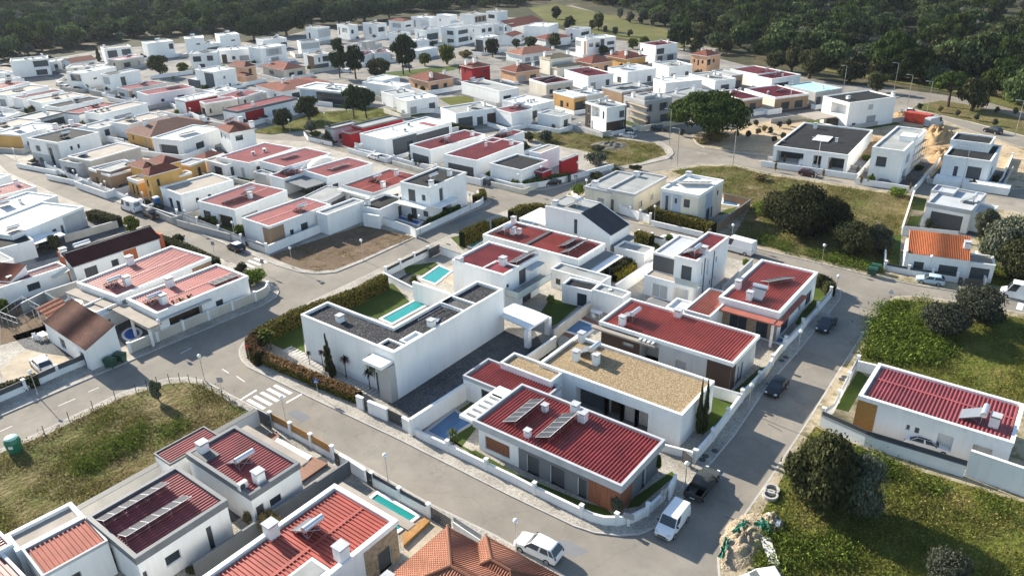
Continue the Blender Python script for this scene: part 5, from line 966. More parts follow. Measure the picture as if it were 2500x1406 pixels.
h(13,(690,998),(925,1055),(1140,1030),6.8,'w','gry','white and dark brown two-storey villa with corner balcony',ops=[('F',.08,.2,3.8,5.4,'w'),('F',.3,.68,3.4,6.2,'R',1.6),('F',.82,.9,3.6,5.6,'w'),('S',.65,.9,3.6,5.4,'s'),('S',.7,.9,.3,2.4,'s'),('F',.15,.25,1,2,'w'),('F',.3,.38,0,2.2,'R',.3)],clad=[('F',0,.26,.1,6.2,'dwood'),('S',0,.999,0,2.9,'dwood'),('S',.94,.999,2.9,6.3,'dwood')])
h(13,(1080,935),(1295,990),(1575,950),6.8,'k','gry','unfinished concrete house with scaffolding and open window holes',ops=[('F',.1,.3,3.6,5.4,'X',.6),('S',.1,.3,3.6,5.6,'X',.6),('S',.55,.85,3.4,5.6,'X',.8),('S',.6,.95,.2,2.4,'X',.8),('S',.1,.25,.2,2.4,'X',.6)],wings=[dict(L=(1190,925),N=(1295,945),R=(1420,935),H=7.6,roof='gry',ops=[],pd=.5)],ch=[(.2,.2,.9,1),(.7,.6,.9,1),(.75,.75,.9,1)])
h(13,(1495,905),(1660,945),(1890,880),4.5,'k','gry','low unfinished grey house half hidden by the pine',ops=[('F',.3,.6,.3,2.2,'X',.5)],ch=[(.3,.3),(.4,.9)])
h(13,(2000,892),(2245,972),(2430,940),4.1,'t','dred','tan house with plain dark red roof right of the pine',pd=.5,ops=[('S',.4,.7,.2,2.6,'g'),('S',.1,.2,.5,2.2,'w')],clad=[('S',0,.999,0,3.3,'wall_b')])
h(0,(1838,215),(1893,238),(1957,224),4.1,'c','dred','cream and brick house with dark red roof and tilted panels',pd=.5,ops=[('S',.2,.45,.2,2.4,'w'),('S',.6,.85,.2,2.4,'w')],clad=[('S',0,.999,0,3.4,'wall_b')],pv=[(.5,.6,4)],ac=[(.6,.15)])
h(14,(160,832),(468,900),(732,862),4.2,'k','cyan','unfinished concrete house with bright cyan sheets on its roof',pd=.5,ops=[('F',.5,.58,1.2,2.3,'X',.4),('S',.05,.25,0,2.6,'X',.5),('S',.4,.6,0,2.6,'X',.5),('S',.7,.9,1.2,2.2,'X',.4)])
h(14,(582,935),(800,1005),(1215,935),7.2,'w','blk','blotchy white two-storey shell with open balcony and black roof',pd=.4,cop='wcoping',ops=[('F',.35,.92,3.5,6.3,'R',2.2),('F',.15,.7,.2,2.4,'X',1),('S',.42,.52,4.6,6,'b'),('S',.12,.2,1,1.7,'s'),('S',.42,.62,0,3,'l')],ch=[(.5,.25,.8,.6),(.9,.98)],slabs=[(-1,6,-7,-.1,2.7,2.95,'bei','terrace_slab')])
h(0,(1895,352),(2072,379),(2115,316),4.2,'w','blk','wide unfinished white house with black roof and beam openings',pd=.5,pt=.25,ops=[('F',.05,.42,.3,3.2,'X',4),('F',.55,.66,.3,3.2,'X',2.5),('F',.75,.96,.3,3.2,'X',3)],slabs=[(6,9.5,9,14,4.02,4.2,'wcoping','roof_hatch'),(.4,1.2,4,5,4.02,4.3,'darkmetal','roof_vent')])
h(0,(2133,357),(2207,369),(2258,316),7.4,'w','gry','tall white shell house with one square window and scaffolding',pd=1.1,pt=.3,ops=[('F',.18,.52,3.4,5.6,'X',.6),('S',.15,.3,.3,2.5,'X',.6),('S',.2,.35,3.5,5.5,'X',.6)],slabs=[(3,6,9,12.5,6.4,8.2,'wcoping','stair_tower')])
h(0,(2308,376),(2420,394),(2444,355),5.6,'w','blk','white two-storey villa with terrace at the right street corner',pd=.6,pt=.3,ops=[('F',.27,.36,1.5,3.6,'s'),('F',.55,.85,.9,4.0,'s'),('S',.3,.5,1,3,'w')],wings=[dict(L=(2322,340),N=(2418,352),R=(2446,336),H=7.2,roof='blk',pd=.7,ops=[])],slabs=[(-.5,13,-3,-.05,.02,1.5,'wall_w','terrace_base')])

h(0,(540,380),(607,398),(714,360),4,'w','pink','white house with long glare-tinted red roof above the patio house')
h(21,(1985,150),(2200,205),(2400,150),3.2,'w','bei','white patio house with open terrace left of the glare-tinted roofs',ops=[('F',.3,.8,0,2.3,'X',.8),('S',.2,.8,0,2.4,'g')])
h(21,(1905,128),(2010,142),(2165,88),2.9,'w','hip','little white annex with reddish tile roof by the patio house',rise=.9,ops=[],name='annex',cat='annex')
h(21,(1740,180),(1850,205),(1975,150),3.4,'y','gry','yellow single-storey annex with grey roof behind the yellow house',ops=[('S',.45,.65,0,2.2,'w')],name='annex',cat='annex')
h(11,(0,690),(30,715),(55,700),4,'w','gry','grey and white house corner at the far left frame edge')
h(22,(0,262),(90,300),(140,275),3.4,'k','gry','small grey annex roof beside the two roof heaters',ops=[],name='annex',cat='annex')
h(22,(500,500),(680,560),(850,430),3.0,'g','gry','low grey-roofed garage row between two red roofed houses',ops=[('S',.2,.8,0,2.2,'s')],name='garage',cat='garage',pd=.2)
# yards round the far houses: paving, gravel or a strip of lawn, mostly toned dark to paint in shade between houses
ry = random.Random(21); ny = 0
for o in [x for x in col.objects if x.get('category') == 'house']:
    Lc = o.matrix_basis.translation; d = math.hypot(Lc.x, Lc.y)
    if d < 128: continue
    c = [k for k in o.children if k.name.split('.')[0] == 'wall'][0]; W = max(v.co.x for v in c.data.vertices); D = max(v.co.y for v in c.data.vertices); e, f, g_, q = (ry.uniform(1.2, 2.8) for _ in range(4)); ny += 1
    P = [o.matrix_basis @ Vector(v) for v in ((-e,-f,0),(W+g_,-f,0),(W+g_,D+q,0),(-e,D+q,0))]
    sheet('yard', 0, P, G0+.02+.0006*ny, ry.choice(['dark_shade_setts','dark_shade_setts','asphalt_cool','lawnmat','slabs','dark_shade_setts']), world=True)
# ---------------------------------------------------------------- garden walls, fences, gates
def pts_of(t, pts, z): return [at(t, p, z) for p in pts]
def wall(t, pts, h, label, T=.2, m='wall_w', cop='wcoping', posts=(), fence=None, name='garden_wall', cat='wall', ct=.05, postm='wcoping', pz=.35):
    """points lie along the top edge of the wall; fence=(height, material): a lighter screen standing on it"""
    P = pts_of(t, pts, h+G0); P = [Vector((p.x, p.y, G0)) for p in P]; o = P[0]; M = frame(o); L = [p-o for p in P]; n = len(L); nn = []
    for i in range(n):
        d = (L[min(i+1,n-1)]-L[max(i-1,0)]).normalized(); nn.append(Vector((-d.y, d.x, 0)))
    def strip(b, w_, z0, z1, mi=0):
        for i in range(n-1):
            a, c, e, f = L[i]-nn[i]*w_, L[i+1]-nn[i+1]*w_, L[i+1]+nn[i+1]*w_, L[i]+nn[i]*w_
            for u, v in ((a,c),(e,f)): b.face([(u.x,u.y,z0),(v.x,v.y,z0),(v.x,v.y,z1),(u.x,u.y,z1)], mi)
            b.face([(a.x,a.y,z1),(c.x,c.y,z1),(e.x,e.y,z1),(f.x,f.y,z1)], mi)
        for i in (0, n-1): a, c = L[i]-nn[i]*w_, L[i]+nn[i]*w_; b.face([(a.x,a.y,z0),(c.x,c.y,z0),(c.x,c.y,z1),(a.x,a.y,z1)], mi)
    b = MB(); strip(b, T/2, 0, h-ct); o_ = b.build(name, MAT[m], None, M); tag(o_, label, cat)
    c = MB(); strip(c, T/2+.04, h-ct, h); c.build('coping', MAT[cop], o_, M)
    if fence:
        f = MB(); strip(f, .03, h, h+fence[0]); f.build('screen', MAT[fence[1]], o_, M)
    ps = posts if isinstance(posts, (list, tuple)) else []
    if isinstance(posts, int):
        ps = []; tot = sum((L[i+1]-L[i]).length for i in range(n-1)); 
        for k in range(posts+1):
            s = tot*k/posts
            for i in range(n-1):
                l = (L[i+1]-L[i]).length
                if s <= l + 1e-4: ps.append(L[i]+(L[i+1]-L[i])*(s/l)); break
                s -= l
    else: ps = [Vector((q.x, q.y, 0))-Vector((o.x,o.y,0)) for q in (at(t, p, h+G0) for p in ps)]
    for q in ps:
        k = MB(); k.box(q.x-.17,q.x+.17,q.y-.17,q.y+.17,0,h+pz+(fence[0] if fence else 0)); k.box(q.x-.22,q.x+.22,q.y-.22,q.y+.22,h+pz+(fence[0] if fence else 0),h+pz+.07+(fence[0] if fence else 0)); k.build('post', MAT[postm], o_, M)
    return o_
def gate(t, a, b_, h, label, m='darkmetal', name='gate', slats=False):
    A, B_ = at(t, a, h+G0), at(t, b_, h+G0); d = (B_-A); ln = Vector((d.x,d.y,0)).length; M = frame(Vector((A.x,A.y,G0)), math.atan2(d.y,d.x)); g = MB(); 
    if slats:
        for i in range(7): g.box(.08,ln-.08,-.02,.02,.1+i*h/7,.1+i*h/7+h/10)
        g.box(.02,.08,-.03,.03,.02,h); g.box(ln-.08,ln-.02,-.03,.03,.02,h)
    else: g.box(.02,ln-.02,-.025,.025,.05,h)
    o = tag(g.build(name, MAT[m], None, M), label, 'gate'); k = MB(); k.box(ln-.3,ln-.15,-.09,.09,h*.5,h*.5+.06); k.build('handle', MAT['steel'], o, M); return o
wall(0,[(606,838),(612,852),(625,862),(700,893),(765,921),(869,964)],1.1,'low white wall under the clipped hedge of the L-shaped white house')
wall(0,[(870,964),(886,971)],1.7,'short white pillar wall left of the slim front gate',T=.35)
gate(0,(887,972),(898,977),1.6,'slim dark pedestrian gate of the L-shaped white house')
wall(0,[(898,977),(945,997)],1.7,'white wall with mailbox slot between two dark gates',T=.35)
gate(0,(946,998),(981,1015),1.6,'dark sliding drive gate of the L-shaped white house')
wall(0,[(982,1016),(1004,1028)],1.7,'white wall stub right of the dark drive gate',T=.3)
wall(0,[(1000,1023),(1152,925)],2.3,'high white wall between cobbled drive and long pool',T=.3)
wall(0,[(1004,1040),(1025,1052),(1092,1083),(1187,1128),(1250,1158),(1305,1186),(1420,1241),(1445,1252),(1475,1260),(1510,1261),(1545,1255),(1582,1237),(1635,1187),(1648,1168)],1.0,'long white curved wall with short posts round the corner bungalow',fence=(.28,'darkmetal') if 0 else None,posts=[(1092,1083),(1187,1128),(1305,1186),(1420,1241),(1506,1261),(1582,1237)],pz=.45)
wall(0,[(1635,1187),(1651,1156)],1.7,'white gatepost wall beside the street lamp and pickup')
wall(0,[(1607,1080),(1695,1103)],1.0,'white side wall between gravel roof house path and corner bungalow')
gate(0,(1667,1098),(1690,1118),1.5,'dark slatted gate at the pavement beside gravel roof house',slats=True)
wall(0,[(1697,1104),(1740,1054),(1812,958)],1.3,'white street wall in front of the gravel roof house',posts=3)
wall(0,[(1743,942),(1810,961)],1.5,'white wall with grey coping between gravel house and timber facade house',cop='coping')
wall(0,[(1814,955),(1875,893),(1893,862),(1916,834)],1.2,'pale street wall beside the timber facade house',m='wall_c',posts=3)
wall(0,[(1918,832),(1980,768),(2033,706),(2036,698),(2020,686),(1990,675)],1.1,'white wall with louvred top round the corner hedge garden',posts=4,fence=(.35,'lshutter'))
wall(0,[(2007,1012),(2115,1060),(2360,1134)],1.5,'long white wall with dark panels beside the lower grassy lot',T=.3,cop='dcoping',fence=(.5,'shutter'))
wall(0,[(2372,1098),(2500,1141),(2650,1195)],3.1,'tall white wall of the garage annex at the right edge',T=.3)
wall(0,[(2010,1008),(2036,990),(2091,884),(2095,880)],1.0,'white street wall with louvres beside dark grass strip on the right',fence=(.35,'lshutter'),posts=3)
wall(0,[(2095,880),(2140,891)],1.4,'short white wall at the back of the dark grass strip')
wall(0,[(625,999),(184,1243)],2.0,'long dark-topped wall between grassy lot and solar panel house',T=.7,m='wall_m',cop='shutter')
gate(0,(627,998),(658,1014),1.9,'dark street gate beside the wood-panelled wall',m='shutter')
wall(0,[(661,1024),(708,1049),(757,1076),(812,1107)],.75,'white street wall with golden timber panels between posts',fence=(.95,'slatwood'),posts=3,pz=.1)
gate(0,(815,1103),(826,1109),1.7,'narrow dark gate right of the timber panels')
wall(0,[(828,1107),(851,1120),(891,1146)],1.5,'white stub wall with mailbox above the small blue canopy',T=.3)
gate(0,(893,1148),(906,1157),1.7,'narrow dark gate opposite the street lamp')
wall(0,[(908,1163),(974,1200),(1046,1240)],1.1,'white street wall with dark glass panels along narrow pool',fence=(.45,'darkmetal'),posts=2,pz=.1)
gate(0,(1051,1237),(1100,1266),1.6,'wide dark slatted drive gate beside the tiled roof',slats=True)
wall(0,[(1108,1272),(1118,1279),(1175,1316)],.8,'white wall with thin iron railing beside the tiled roof',fence=(.6,'lshutter'))
wall(0,[(852,1123),(640,1262),(470,1375)],1.8,'dark thin fence wall between the two bottom red-roofed houses',T=.16,m='wall_d',cop='dcoping')
wall(0,[(653,689),(648,700),(638,706),(625,712),(470,773),(313,838)],1.5,'long beige boundary wall with slotted panels along left street',m='wall_e',cop='wcoping',posts=6,pz=.1)
wall(0,[(217,872),(150,899),(57,941),(0,965),(-120,1015)],.8,'white street wall with dark mesh panels at the left edge',fence=(.7,'shutter'),posts=4,pz=.1)
wall(0,[(625,589),(652,600),(797,541)],1.6,'white garden wall above the bare brown lot',T=.25)
wall(0,[(886,520),(926,527)],2.6,'white wall step beside the black roofed annex',T=.3)
wall(0,[(924,526),(1000,552),(1015,561)],1.6,'white wall with grey screen beside blue pool',fence=(.0,'coping') if 0 else None,cop='coping')
wall(0,[(1016,561),(1172,489),(1179,482),(1178,475),(1165,466)],1.1,'white wall sweeping round the two-storey villa corner')
wall(0,[(112,402),(182,431),(222,446),(345,494)],1.1,'white fence wall in front of the yellow house',posts=8,fence=(.3,'wframe'))
wall(0,[(345,498),(432,527)],1.2,'rough grey wall below the blue portable toilet',m='wall_k',cop='coping')
wall(0,[(432,520),(530,558),(612,591),(650,604)],1.2,'grey street wall with horizontal rails, left street',m='wall_m',cop='coping',fence=(.4,'lshutter'),posts=4)
wall(0,[(868,362),(947,379),(1010,396),(1064,405)],1.2,'white wall facing the parked silver estate car',posts=4)
wall(0,[(1157,419),(1200,434),(1250,447),(1280,450),(1330,442),(1385,430)],1.2,'curved white wall under clipped hedge and red entrance box')
gate(0,(1386,429),(1393,427),1.6,'dark narrow gate in the curved white wall')
wall(0,[(1394,427),(1440,415),(1498,400)],1.2,'white wall continuing to the grassy roundabout lot')
wall(0,[(1395,462),(1410,478),(1450,492)],.9,'low rendered wall round the cream bungalow corner',m='wall_c')
wall(0,[(1515,505),(1560,520),(1588,529)],1.4,'white louvred fence below the cream bungalow',fence=(.3,'wframe'),posts=3)
gate(0,(1562,521),(1589,531),1.3,'dark drive gate left of the tall clipped hedge')
wall(0,[(1590,538),(1717,567)],1.0,'white wall below the tall clipped hedge')
wall(0,[(1731,561),(1832,487),(1768,472)],1.6,'dark brick-coloured fence wall round the cream cube garden',m='wall_b',cop='dcoping')
wall(0,[(1768,497),(1830,485)],1.0,'pale wall behind the small garden pool of cream cube') if 0 else None
wall(0,[(2162,647),(2232,660),(2338,676)],.9,'white front wall of the orange roofed cottage',posts=3,fence=(.35,'darkmetal'))
gate(0,(2341,676),(2352,678),1.3,'narrow dark gate of the orange roofed cottage'); gate(0,(2357,679),(2402,684),1.3,'wide dark drive gate of the orange roofed cottage')
wall(0,[(2164,573),(2161,645)],1.1,'white side wall left of the orange roofed cottage')
wall(0,[(2384,612),(2408,682)],1.1,'white side wall right of the orange roofed cottage')
wall(0,[(2203,556),(2232,465)],1.2,'white garden wall left of the wide garage bungalow')
wall(0,[(2204,557),(2340,570)],1.4,'white back wall with pale fence behind the cottage',fence=(.4,'wframe'))
wall(0,[(1560,571),(1600,580),(1655,594)],1.0,'white wall with dark louvres in front of the white car',fence=(.35,'darkmetal'),posts=3)
wall(0,[(1838,631),(1765,700)],1.7,'grey-capped wall between tall red strip house and corner house',m='wall_m',cop='coping')
wall(0,[(1492,703),(1595,634)],2.0,'long grey-capped white wall left of the tall red strip house',T=.35,cop='coping')
wall(0,[(942,662),(992,637),(1045,612)],1.0,'white street wall with louvre panels above small pool garden',fence=(.45,'darkmetal'),posts=3)
gate(0,(1046,609),(1073,596),1.7,'dark double gate of the cut-out roof house')
wall(0,[(1075,602),(1130,622)],1.4,'white wall with dark coping beside the dark double gate',cop='dcoping')
wall(0,[(937,665),(970,682),(1010,702)],1.2,'white wall dividing lawn from paved pool garden')
wall(0,[(1008,687),(1098,716)],3.2,'tall plain white wall closing the turquoise pool',T=.4)
wall(0,[(155,574),(285,538)],1.5,'stained old garden wall across the dark yard',m='wall_e',cop='coping')
wall(0,[(107,712),(172,752)],1.6,'green-topped fence wall beside the covered pool',m='wall_k',cop='dwater')
wall(0,[(50,740),(107,712),(205,680)],1.6,'grey block wall between yard and long cottage',m='wall_k',cop='coping')
wall(0,[(1357,820),(1282,872)],1.7,'grey wall behind the small dark lawn by the carport',m='wall_k',cop='wcoping')
wall(0,[(1352,805),(1442,735)],1.6,'beige wall with grey coping between lawn and barbecue terrace',m='wall_e',cop='coping')
wall(0,[(1875,382),(1980,391),(2080,403),(2212,431)],.9,'unfinished grey block wall along the building plots',m='wall_k',cop='coping')
wall(0,[(2266,435),(2300,444),(2335,450),(2412,456),(2432,450),(2448,434),(2472,378)],.9,'white wall curving round the right corner villa',posts=3)
wall(0,[(1882,290),(1960,280),(2014,272)],1.3,'long pale concrete wall left of the blotchy shell',m='wall_e',cop='coping')
wall(0,[(2076,308),(2150,294),(2222,283)],1.3,'concrete wall between shell house and red container',m='wall_k',cop='coping')
wall(0,[(1365,295),(1420,311),(1472,327)],1.2,'grey concrete wall left of the brown villa',m='wall_k',cop='coping')
wall(0,[(1488,322),(1562,307)],1.1,'white wall in front of the brown villa',cop='dcoping')
wall(0,[(742,322),(752,334),(810,347)],1.1,'white wall with dark rail round the red box house garden',fence=(.4,'darkmetal'))
wall(0,[(1888,262),(1990,246),(2010,243)],1.0,'white wall with rails in front of the cream and brick house',fence=(.3,'wframe'),posts=4)
wall(0,[(1820,272),(1862,264)],1.1,'white wall below the tan house by the pine')
wall(0,[(980,268),(1060,265),(1160,278)],1.4,'white wall under the roof terrace house',)
wall(0,[(545,258),(620,284),(690,300)],1.1,'grey wall below the black-edged house',m='wall_k',cop='coping')
wall(0,[(405,245),(430,258),(470,268),(520,258)],1.2,'white wall rounding the street bend, far left')
wall(0,[(170,200),(215,216),(265,232),(330,243)],1.2,'white railed wall along the far left street',posts=6,fence=(.3,'wframe'))
wall(0,[(365,185),(470,172)],1.4,'long white garden wall below the round oak') 
wall(0,[(150,355),(225,345)],1.0,'white wall beside the grey-fronted house') if 0 else None
# boundary walls of the plots further off, kept clear of the buildings
RECTS = []
for o in [x for x in col.objects if x.get('category') in ('house','annex','garage','outbuilding','shed')]:
    for c in o.children:
        if c.name.split('.')[0] == 'wall':
            M = wm(c); vs = [M @ Vector(v.co) for v in c.data.vertices]; RECTS.append((o, min(v.x for v in vs), max(v.x for v in vs), min(v.y for v in vs), max(v.y for v in vs)))
def clear(p, r=.6, skip=None): return not any(x0-r < p.x < x1+r and y0-r < p.y < y1+r for o, x0, x1, y0, y1 in RECTS if o is not skip)
def onroad(p): return False
rw = random.Random(11); nfar = 0
for o in [x for x in col.objects if x.get('category') == 'house']:
    d = math.hypot(o.location.x, o.matrix_basis.translation.y)
    L0 = o.matrix_basis.translation; d = math.hypot(L0.x, L0.y)
    if d < 150 or d > 430: continue
    M = o.matrix_basis; c = [k for k in o.children if k.name.split('.')[0] == 'wall'][0]; W = max(v.co.x for v in c.data.vertices); D = max(v.co.y for v in c.data.vertices)
    gx, gy = rw.uniform(2.2, 4), rw.uniform(2.5, 4.5)
    path = [(-1.5,-gy),(W+gx,-gy),(W+gx,D+1.5)]; best = []; cur = []
    for (a, b_) in ((path[0],path[1]),(path[1],path[2])):
        n = max(2, int(math.dist(a, b_)/1.5))
        for i in range(n+1):
            p = M @ Vector((a[0]+(b_[0]-a[0])*i/n, a[1]+(b_[1]-a[1])*i/n, 0))
            if clear(p, .5): cur.append(p)
            else:
                if len(cur) > len(best): best = cur
                cur = []
    if len(cur) > len(best): best = cur
    if len(best) < 4: continue
    hh = rw.uniform(1.0, 1.5); keep = [best[0]] + [best[i] for i in range(1, len(best)-1) if (best[i]-best[i-1]).normalized().dot((best[i+1]-best[i]).normalized()) < .99] + [best[-1]]
    L_ = [p-keep[0] for p in keep]; b = MB()
    for i in range(len(L_)-1):
        dd = L_[i+1]-L_[i]
        if dd.length < .2: continue
        q = (L_[i]+L_[i+1])/2; u = dd.normalized(); b.obox((q.x,q.y,hh/2), u*(dd.length/2+.05), Vector((-u.y,u.x,0))*.1, (0,0,hh/2))
    if b.f:
        s = o['label']; s = ' '.join(s.split()[:11])
        tag(b.build('garden_wall', MAT[rw.choice(['wall_w','wall_w','wall_w','wall_c','wall_k'])], None, frame(Vector((keep[0].x,keep[0].y,G0)))), 'low garden wall around the ' + s, 'wall', 'low walls round the far plots'); nfar += 1
# pools
def pool(pts, label, m='water', t=0, z=G0+.05, rim=.35, rm='wcoping', round_=0):
    P = [at(t, p, z) for p in pts]
    if round_: P = smooth_poly(P, round_)
    a = sum(P[i].x*P[(i+1)%len(P)].y - P[(i+1)%len(P)].x*P[i].y for i in range(len(P)))
    if a < 0: P = P[::-1]
    o = P[0].copy(); L = [Vector((p.x-o.x, p.y-o.y)) for p in P]; O_ = inset([tuple(p) for p in L], -rim); M = frame(Vector((o.x,o.y,0)))
    b = MB(); n = len(L)
    for i in range(n):
        j = (i+1)%n; b.face([(O_[i].x,O_[i].y,z+.06),(O_[j].x,O_[j].y,z+.06),(L[j].x,L[j].y,z+.06),(L[i].x,L[i].y,z+.06)]); b.face([(L[i].x,L[i].y,z-.05),(L[i].x,L[i].y,z+.06),(L[j].x,L[j].y,z+.06),(L[j].x,L[j].y,z-.05)][::-1]); b.face([(O_[i].x,O_[i].y,0),(O_[j].x,O_[j].y,0),(O_[j].x,O_[j].y,z+.06),(O_[i].x,O_[i].y,z+.06)])
    r = tag(b.build('pool', MAT[rm], None, M), label, 'pool'); w_ = MB(); fillpoly(w_, [(p.x,p.y,z-.02) for p in L]); w_.build('water', MAT[m], r, M); return r
pool([(932,778),(957,789),(1041,743),(1015,734)],'long turquoise lap pool beside the L-shaped white house')
pool([(1028,680),(1062,692),(1100,662),(1072,650)],'small turquoise pool in the paved garden above the lawn')
pool([(1045,1052),(1085,1072),(1152,1030),(1110,1003)],'shaded blue pool behind the high white wall','bwater',rm='coping')
pool([(1378,806),(1424,820),(1454,798),(1413,781)],'square pale blue pool beside the barbecue terrace','bwater')
pool([(1815,797),(1808,806),(1906,838),(1916,829)],'thin blue pool strip behind the corner house','bwater')
pool([(1278,540),(1298,547),(1318,530),(1300,524)],'small pool left of the slate roofed house','lwater')
pool([(1140,600),(1153,604),(1184,585),(1182,578)],'narrow green pool below the clipped street hedge','water')
pool([(965,532),(1020,549),(1030,542),(975,527)],'deep blue pool beside the two-storey villa','bluewater')
pool([(921,1206),(1016,1260),(972,1293),(880,1239)],'narrow teal pool beside the brick red roof','water')
pool([(1765,498),(1800,503),(1802,496),(1768,486)],'tiny blue pool in the cream cube garden','bwater')
pool([(300,818),(315,831),(332,826),(345,812),(330,801),(312,803)],'round blue pool beside the weathered tiled roof','bluewater',round_=2)
pool([(152,742),(178,752),(196,740),(172,727)],'pool under a dark green cover behind the weathered tiles','dwater')
# things in the gardens
def slab_thing(pts, z0, z1, m, label, name, cat, t=0):
    P = [at(t, p, z1) for p in pts]; o = Vector((P[0].x, P[0].y, 0)); a = sum(P[i].x*P[(i+1)%len(P)].y - P[(i+1)%len(P)].x*P[i].y for i in range(len(P))); P = P if a > 0 else P[::-1]
    b = MB(); b.prism([(p.x-o.x, p.y-o.y) for p in P], z0, z1); return tag(b.build(name, MAT[m], None, frame(o)), label, cat)
c = slab_thing([(1209,764),(1292,802),(1341,772),(1258,738)],2.7,3.0,'wcoping','white flat carport beside the big white house','carport','carport')
for p in ((1288,806),(1338,775)):
    q = at(0, p, 2.7); b = MB(); b.box(q.x-.35,q.x+.35,q.y-.35,q.y+.35,0,2.7); b.build('post', MAT['wcoping'], c)
    c.children[-1].matrix_basis = c.matrix_basis.inverted() @ Matrix.Identity(4)
slab_thing([(662,1085),(678,1068),(762,1113),(738,1136)],G0+.05,G0+.4,'wcoping','white tarpaulin covering a sunken pool beside timber deck','pool_cover','pool cover')
slab_thing([(645,1065),(676,1052),(682,1066),(660,1083)],G0+.05,G0+.3,'deck','dark timber deck above the tarpaulin','deck','deck')
slab_thing([(730,1145),(765,1115),(800,1130),(735,1175)],G0+.05,G0+.3,'deck','brown timber deck right of the tarpaulin','deck','deck')
slab_thing([(980,1305),(1035,1262),(1050,1270),(985,1330)],G0+.05,G0+.35,'slatwood','light wooden steps at the end of the narrow pool','deck','deck')
slab_thing([(62,577),(142,565),(160,572),(86,596)],2.4,2.5,'wcoping','white sheet carport roof beside the mural shed','carport','carport')
slab_thing([(2188,1078),(2205,1071),(2290,1098),(2282,1108)],G0,G0+.02,'tanpave','strip of paving','x','x') if 0 else None
slab_thing([(1800,688),(1850,660),(1862,668),(1815,696)],G0,G0+.03,'slabs','pale paved strip beside the tall house','paving','paving') if 0 else None
slab_thing([(1665,1085),(1672,1091),(1680,1082),(1672,1078)],G0,1.1,'wall_k','x','x','x') if 0 else None

def arch(a, b_, z, rise, wd, label):
    A, B_ = at(22, a, z), at(22, b_, z); d = B_-A; ln = d.length; M = frame(Vector((A.x,A.y,G0)), math.atan2(d.y,d.x)); b = MB(); n = 14
    P = [(ln*i/n, z-.4+rise*sin(pi*i/n)) for i in range(n+1)]
    for i in range(n):
        (x0,z0),(x1,z1) = P[i],P[i+1]
        for y in (0,-wd): b.face([(x0,y,z0),(x1,y,z1),(x1,y,z1+.3),(x0,y,z0+.3)])
        b.face([(x0,0,z0+.3),(x1,0,z1+.3),(x1,-wd,z1+.3),(x0,-wd,z0+.3)]); b.face([(x0,0,z0),(x1,0,z1),(x1,-wd,z1),(x0,-wd,z0)])
    for x in (0.05, ln-.05): b.box(x-.15,x+.15,-wd,0,0,z-.35)
    return tag(b.build('arched_canopy', MAT['wcoping'], None, M), label, 'canopy')
arch((480,225),(790,145),3.4,1.5,1.2,'white arched canopy between two glare-tinted red roofs')
def cage(pts, h, label):
    P = [at(0, p, G0) for p in pts]; o = P[0]; b = MB()
    for i in range(4):
        A, B_ = P[i]-o, P[(i+1)%4]-o; u = Vector((0,0,h))
        for f in (0,.33,.66): q = A.lerp(B_, f); b.tube(q, q+u, .04, n=5)
        b.tube(A+u, B_+u, .04, n=5); b.tube(A+u*.55, B_+u*.55, .03, n=5)
    return tag(b.build('frame_cage', MAT['steel'], None, frame(o)), label, 'cage')
cage([(8,790),(62,752),(106,776),(50,806)],2.0,'bare metal tube cage standing in the dark left yard')
# ---------------------------------------------------------------- street lamps, signs, bins
def lamp_globe(proto, p, label):
    if proto is None:
        r = empty('street_lamp', frame(p)); b = MB(); b.tube((0,0,0),(0,0,.5),.07,.07,8); b.tube((0,0,.5),(0,0,3.35),.05,.038,8); b.build('pole', MAT['steel'], r, wm(r))
        c = MB(); c.tube((0,0,3.3),(0,0,3.42),.09,.12,10); c.build('collar', MAT['lshutter'], r, wm(r)); g = MB(); g.ball((0,0,3.62),.25,14,10); g.build('globe', MAT['globe'], r, wm(r), smooth=True)
    else: r = copy_tree(proto, frame(p))
    tag(r, label, 'street lamp', 'globe street lamps'); return r
mat('globe', (.78,.78,.76), .25, .5, var=.04)
LAMPS = [((948,1180),'globe lamp standing in front of the narrow teal pool'),((500,929),'globe lamp at the tip of the bottom left grassy lot'),((1261,1345),'globe lamp beside the white SUV at the bottom'),((1671,1202),'globe lamp beside the dark pickup'),((1946,868),'globe lamp on the pavement near the thin blue pool'),((2005,649),'globe lamp at the overgrown lot above street bend'),((715,654),'globe lamp at the rounded end of the brown lot'),((266,483),'globe lamp in front of the yellow house'),((357,512),'globe lamp beside the white box van'),((189,455),'globe lamp in front of the brown stone bungalow'),((460,558),'globe lamp by the grey railed wall with shrubs'),((575,588),'globe lamp near the small black and white car'),((400,839),'globe lamp by the round blue pool'),((94,968),'globe lamp before the mesh wall at left'),((699,1034),'globe lamp beside the zebra crossing and timber panels'),((887,635),'globe lamp on the long side of the brown lot'),((1027,572),'globe lamp at the corner of the deep blue pool'),((1149,518),'globe lamp on the villa side of the bend'),((1267,467),'globe lamp at the curved hedge wall'),((1322,447),'globe lamp beside the black saloon car'),((1410,436),'globe lamp by the narrow gate in curved wall'),((1431,481),'globe lamp in front of the cream bungalow'),((1597,549),'globe lamp below the tall clipped hedge'),((1785,597),'globe lamp behind the tall red strip house'),((2264,678),'globe lamp in front of the orange roofed cottage'),((2038,728),'globe lamp at the rounded corner hedge'),((1827,1005),'globe lamp by the twin cypresses'),((889,387),'globe lamp near the silver estate car'),((1000,412),'globe lamp by the olive tree on middle street'),((795,308),'globe lamp in the central grass lot'),((709,325),'globe lamp at the lane end by the grass lot'),((42,398),'globe lamp near the brown parked car'),((470,295),'globe lamp by the silver car, far left'),((1155,470) if 0 else (1140,462),'globe lamp left of the dark parked hatchback')]
proto = None
